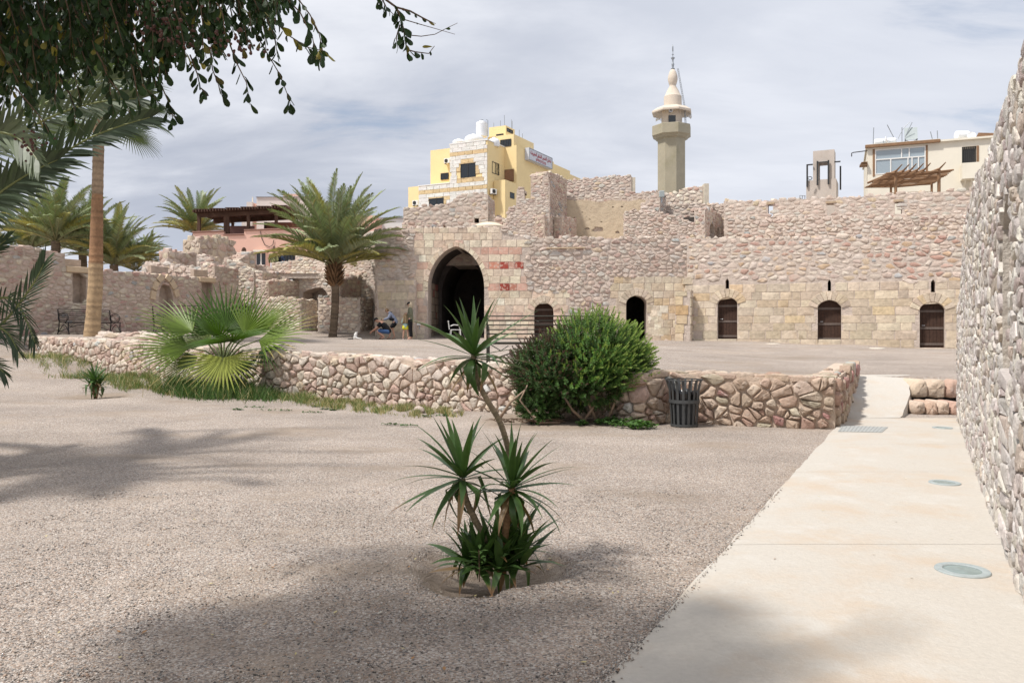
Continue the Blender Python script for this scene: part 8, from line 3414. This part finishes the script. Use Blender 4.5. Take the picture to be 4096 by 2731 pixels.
def hair(t, c, look, r, col, length=0.0, wide=1.0, seed=1):
    c, lk = Vector(c), Vector(look).normalized()
    g = G()
    g.ball(c - lk * r * .16 + Vector((0, 0, r * .22)), r * 1.04, r * 1.04, r * 1.05, 12, 8, tint=col)
    r_ = random.Random(seed)
    if length:
        for i in range(60):
            a = R(r_.uniform(-115, 115))
            b = -lk * math.cos(a) + lk.cross(Vector((0, 0, 1))) * math.sin(a)
            p = c + b * r * .92 + Vector((0, 0, r * .4))
            P = [p]
            for k in range(5):
                p = p + Vector((0, 0, -length / 5)) + b * .012 * wide + Vector((r_.uniform(-.014, .014), r_.uniform(-.014, .014), 0))
                P.append(p)
            k_ = r_.uniform(.75, 1.25)
            g.tube(P, [.016, .017, .016, .014, .011, .004], 4, tint=tuple(q * k_ for q in col))
    return g.build('hair', M_HAIR, t, smooth=True)


SK = (.55, .33, .24)
TOPJ = ['che', 'spi', 'pel', 'nec', 'shl', 'shr', 'ell', 'elr', 'wrl', 'wrr']


def at_px(px, py, z=None):
    Y = 29.8
    for _ in range(8):
        q = pl(px, Y)
        zt_ = zter(q.x, q.y)
        Y = (1.6 - zt_) * 2731 / (py - HOR)
    q = pl(px, Y)
    return Vector((q.x, q.y, zter(q.x, q.y))), Y


# woman in the olive jacket
w0, Yw = at_px(1642, 1357.5)
J = dict(pel=(0, 0, .90, .13, .12), spi=(-.005, 0, 1.08, .12, .11), che=(-.01, 0, 1.27, .13, .11), nec=(-.035, 0, 1.42, .05), jaw=(-.05, 0, 1.48, .06), hea=(-.055, 0, 1.545, .085), top=(-.045, 0, 1.60, .06),
         shl=(-.01, -.14, 1.33, .06), ell=(.04, -.17, 1.08, .045), wrl=(-.15, -.08, 1.12, .03), shr=(-.01, .14, 1.33, .06), elr=(.04, .17, 1.08, .045), wrr=(-.14, .06, 1.14, .03),
         hil=(0, -.075, .84, .09), knl=(-.02, -.07, .47, .058), anl=(.02, -.07, .09, .038), tol=(-.11, -.08, .04, .03), hir=(0, .075, .84, .09), knr=(.01, .07, .47, .058), anr=(.05, .09, .09, .038), tor=(-.08, .10, .04, .03))
t = person('woman standing in a black cap, olive jacket and black trousers by the archway', w0, J, (-1, 0, -.45), 1.64, SK, ('jacket', (.17, .175, .12), None), ('trousers', (.012, .012, .014)), TOPJ, ['pel', 'hil', 'hir', 'knl', 'knr', 'anl', 'anr'], foot=(.5, .32, .26))
cap(t, J['hea'][:3], (-1, 0, -.35), .088)
hair(t, (-.035, 0, 1.54), (-1, 0, 0), .082, (.55, .46, .33), .20, .3)
# girl seen from behind
w1, _ = at_px(1622.5, 1357)
J = dict(pel=(0, 0, .60, .10, .09), spi=(0, 0, .72, .095, .085), che=(0, 0, .84, .10, .085), nec=(0, 0, .965, .04), jaw=(0, .01, 1.01, .05), hea=(0, .0, 1.07, .075), top=(0, 0, 1.12, .055),
         shl=(-.10, 0, .90, .045), ell=(-.15, .02, .74, .035), wrl=(-.12, .12, .68, .025), shr=(.10, 0, .90, .045), elr=(.15, .02, .74, .035), wrr=(.12, .12, .68, .025),
         hil=(-.06, 0, .56, .07), knl=(-.09, .01, .32, .042), anl=(-.11, .0, .07, .028), tol=(-.12, .09, .035, .025), hir=(.06, 0, .56, .07), knr=(.09, .01, .32, .042), anr=(.115, 0, .07, .028), tor=(.13, .09, .035, .025))
t = person('girl with long wavy fair hair, mint top and yellow shorts, seen from behind', w1, J, (0, 1, -.2), 1.18, SK, ('top', (.40, .56, .54), None), ('shorts', (.62, .58, .05)), TOPJ, ['pel', 'hil', 'hir'], foot=(.6, .5, .5))
hair(t, (0, -.01, 1.07), (0, 1, 0), .078, (.36, .26, .15), .40, .8, 3)
# shorts legs
g = G()
for s in (-1, 1):
    g.tube([(s * .05, 0, .60), (s * .065, 0, .50), (s * .075, 0, .44)], [.088, .092, .090], 10, tint=(.62, .58, .05))
g.build('shorts_legs', M_CLOTH, t, smooth=True)
# boy bending forward in the grey-blue hoodie
w2 = Vector((*pl(1566, 30.25), zter(*pl(1566, 30.25))))
J = dict(pel=(.17, 0, .78, .12, .11), spi=(.09, 0, .92, .12, .11), che=(-.02, 0, 1.08, .125, .11), nec=(-.10, 0, 1.19, .05), jaw=(-.17, 0, 1.20, .055), hea=(-.21, 0, 1.26, .082), top=(-.20, 0, 1.33, .06),
         shl=(-.03, -.13, 1.11, .055), ell=(-.12, -.16, .93, .042), wrl=(-.34, -.08, .86, .028), shr=(-.03, .13, 1.11, .055), elr=(-.12, .16, .93, .042), wrr=(-.33, .06, .88, .028),
         hil=(.16, -.08, .72, .088), knl=(-.06, -.10, .48, .056), anl=(-.07, -.10, .09, .036), tol=(-.20, -.11, .04, .03), hir=(.18, .08, .72, .088), knr=(.02, .10, .50, .056), anr=(.13, .12, .09, .036), tor=(0.0, .13, .04, .03))
t = person('boy bending forward in a grey-blue hoodie and black shorts with a sling bag', w2, J, (-1, 0, -.55), 1.55, SK, ('hoodie', (.24, .27, .36), None), ('shorts', (.012, .012, .014)), TOPJ, ['pel', 'hil', 'hir', 'knl', 'knr'])
hair(t, J['hea'][:3], (-1, 0, -.5), .083, (.22, .14, .075))
g = G()
g.ball((-.07, 0, 1.17), .09, .12, .06, 10, 6, tint=(.24, .27, .36))
g.build('hood', M_CLOTH, t, smooth=True)
g = G()
g.ball((.03, -.14, .88), .12, .05, .07, 10, 6, tint=(.012, .012, .014))
g.tube([(.04, -.16, .90), (.0, -.15, 1.05), (-.03, -.10, 1.21), (.02, .06, 1.22)], .013, 5, tint=(.012, .012, .014))
g.build('sling_bag', M_CLOTH, t, smooth=True)
G().box(-.455, -.44, -.06, .04, .84, .91, bev=.003).build('phone', M_BLACK, t)
# man crouching
w3 = Vector((*pl(1538, 29.7), zter(*pl(1538, 29.7))))
J = dict(pel=(.17, 0, .37, .145, .13), spi=(.06, 0, .54, .14, .13), che=(-.09, 0, .70, .145, .12), nec=(-.22, 0, .79, .058), jaw=(-.30, 0, .79, .06), hea=(-.355, 0, .835, .09), top=(-.35, 0, .90, .065),
         shl=(-.14, -.17, .71, .065), ell=(-.33, -.20, .50, .047), wrl=(-.53, -.08, .36, .032), shr=(-.14, .17, .71, .065), elr=(-.33, .18, .50, .047), wrr=(-.53, .05, .35, .032),
         hil=(.16, -.10, .34, .10), knl=(-.30, -.16, .37, .068), anl=(.02, -.15, .10, .042), tol=(-.12, -.17, .04, .034), hir=(.16, .10, .34, .10), knr=(-.28, .15, .42, .068), anr=(-.12, .15, .10, .042), tor=(-.26, .17, .04, .034))
t = person('man crouching in a black t-shirt, black cap and denim shorts photographing the cat', w3, J, (-1, 0, -.35), 1.8, (.50, .28, .20), ('t_shirt', (.012, .012, .014), None), ('shorts', (.05, .10, .22)), ['che', 'spi', 'pel', 'shl', 'shr'], ['pel', 'hil', 'hir', 'knl', 'knr'])
g = G()
for s in (-1, 1):
    g.tube([(-.14, s * .15, .72), (-.22, s * .185, .62), (-.27, s * .19, .57)], [.075, .072, .068], 8, tint=(.012, .012, .014))
g.build('sleeves', M_CLOTH, t, smooth=True)
cap(t, J['hea'][:3], (-1, 0, -.45), .093, (.02, .02, .022))
G().box(-.69, -.60, -.05, .03, .335, .350, bev=.003).build('phone', M_BLACK, t)
# walkers on the upper level
M_CAMO = mat('camouflage_cloth', (.10, .11, .05), rough=.9, noise_amt=.1, stain=(.35, .36, .17, 1.0), stain_scale=7, stain_lo=.5, stain_hi=.53)
JS = dict(pel=(0, 0, .92, .13, .11), spi=(0, 0, 1.08, .13, .11), che=(0, 0, 1.28, .15, .11), nec=(0, 0, 1.44, .055), jaw=(0, .01, 1.50, .06), hea=(0, .0, 1.56, .088), top=(0, 0, 1.62, .06),
          shl=(-.17, 0, 1.36, .062), ell=(-.23, .02, 1.10, .048), wrl=(-.22, .06, .88, .03), shr=(.17, 0, 1.36, .062), elr=(.23, .02, 1.10, .048), wrr=(.22, .06, .88, .03),
          hil=(-.08, 0, .86, .09), knl=(-.09, .01, .48, .06), anl=(-.09, 0, .08, .04), tol=(-.10, .12, .04, .03), hir=(.08, 0, .86, .09), knr=(.09, .01, .48, .06), anr=(.09, 0, .08, .04), tor=(.10, .12, .04, .03))
LG_ = ['pel', 'hil', 'hir', 'knl', 'knr', 'anl', 'anr']
for px, Y, lb, tp_, bt_, hc, hl, sc_ in ((1093, 38.4, 'walker in a camouflage jacket and white trousers on the upper walkway', ('jacket', (1, 1, 1), M_CAMO), ('trousers', (.62, .60, .66)), (.02, .02, .02), 0, 1.0),
                                         (1119, 38.9, 'walker in dark clothes carrying a black backpack on the upper walkway', ('jacket', (.05, .07, .12), None), ('trousers', (.03, .03, .04)), (.10, .06, .04), .1, .96),
                                         (976, 37.6, 'brown-haired visitor whose head shows above the stair flank wall', ('jacket', (.10, .06, .04), None), ('trousers', (.05, .05, .06)), (.10, .055, .035), .16, 1.0)):
    q = pl(px, Y)
    t = person(lb, (q.x, q.y, 4.45), JS, (0, 1, 0), 1.68, SK, tp_, bt_, TOPJ, LG_, sc=sc_)
    hair(t, (0, -.01, 1.57), (0, 1, 0), .09, hc, hl, .3, 5)
    if 'backpack' in lb:
        g = G()
        g.ball((0, -.17, 1.20), .15, .10, .22, 12, 8, tint=(.012, .014, .02))
        g.build('backpack', M_CLOTH, t, smooth=True)
# the cat
c0, _ = at_px(1419, 1359)
JC = dict(rum=(0, 0, .085, .075, .07), mid=(.01, 0, .16, .068, .065), che=(.03, 0, .23, .055), nec=(.06, -.01, .27, .036), hea=(.085, -.015, .285, .043), muz=(.115, -.02, .262, .024),
          ta1=(-.08, .0, .03, .02), ta2=(-.17, -.01, .018, .016), ta3=(-.27, -.02, .016, .012), fl1=(.06, -.03, .13, .024), fl2=(.065, -.035, .03, .02), fr1=(.05, .04, .13, .024), fr2=(.06, .045, .03, .02),
          h1=(.08, -.04, .06, .038), h2=(.18, -.05, .045, .024), h3=(.29, -.06, .028, .018), k1=(.07, .05, .06, .036), k2=(.12, .07, .03, .02), e1=(.075, -.04, .33, .012), e2=(.075, .01, .33, .012))
V, F = skinned(JC, [('rum', 'mid'), ('mid', 'che'), ('che', 'nec'), ('nec', 'hea'), ('hea', 'muz'), ('rum', 'ta1'), ('ta1', 'ta2'), ('ta2', 'ta3'), ('che', 'fl1'), ('fl1', 'fl2'), ('che', 'fr1'), ('fr1', 'fr2'), ('rum', 'h1'), ('h1', 'h2'), ('h2', 'h3'), ('rum', 'k1'), ('k1', 'k2'), ('hea', 'e1'), ('hea', 'e2')], 'rum', 2)
ct = thing('cat', 'white cat with dark tail and dark-marked head sitting before the crouching man', 'cat', c0)
g = G()
g.add(V, F, [(.03, .03, .03) if (v[0] < -.05 or (v[2] > .30 and v[0] < .10) or (v[0] < -.03 and v[2] > .12)) else (.68, .67, .64) for v in V])
g.build('body', M_SKINT, ct, smooth=True)
g = G()
for k in (-.014, .014):
    g.ball((.122, -.018 + k, .292), .005, n=6, m=4, tint=(.02, .03, .01))
g.ball((.138, -.021, .262), .005, n=6, m=4, tint=(.3, .12, .1))
g.build('face', M_SKINT, ct)
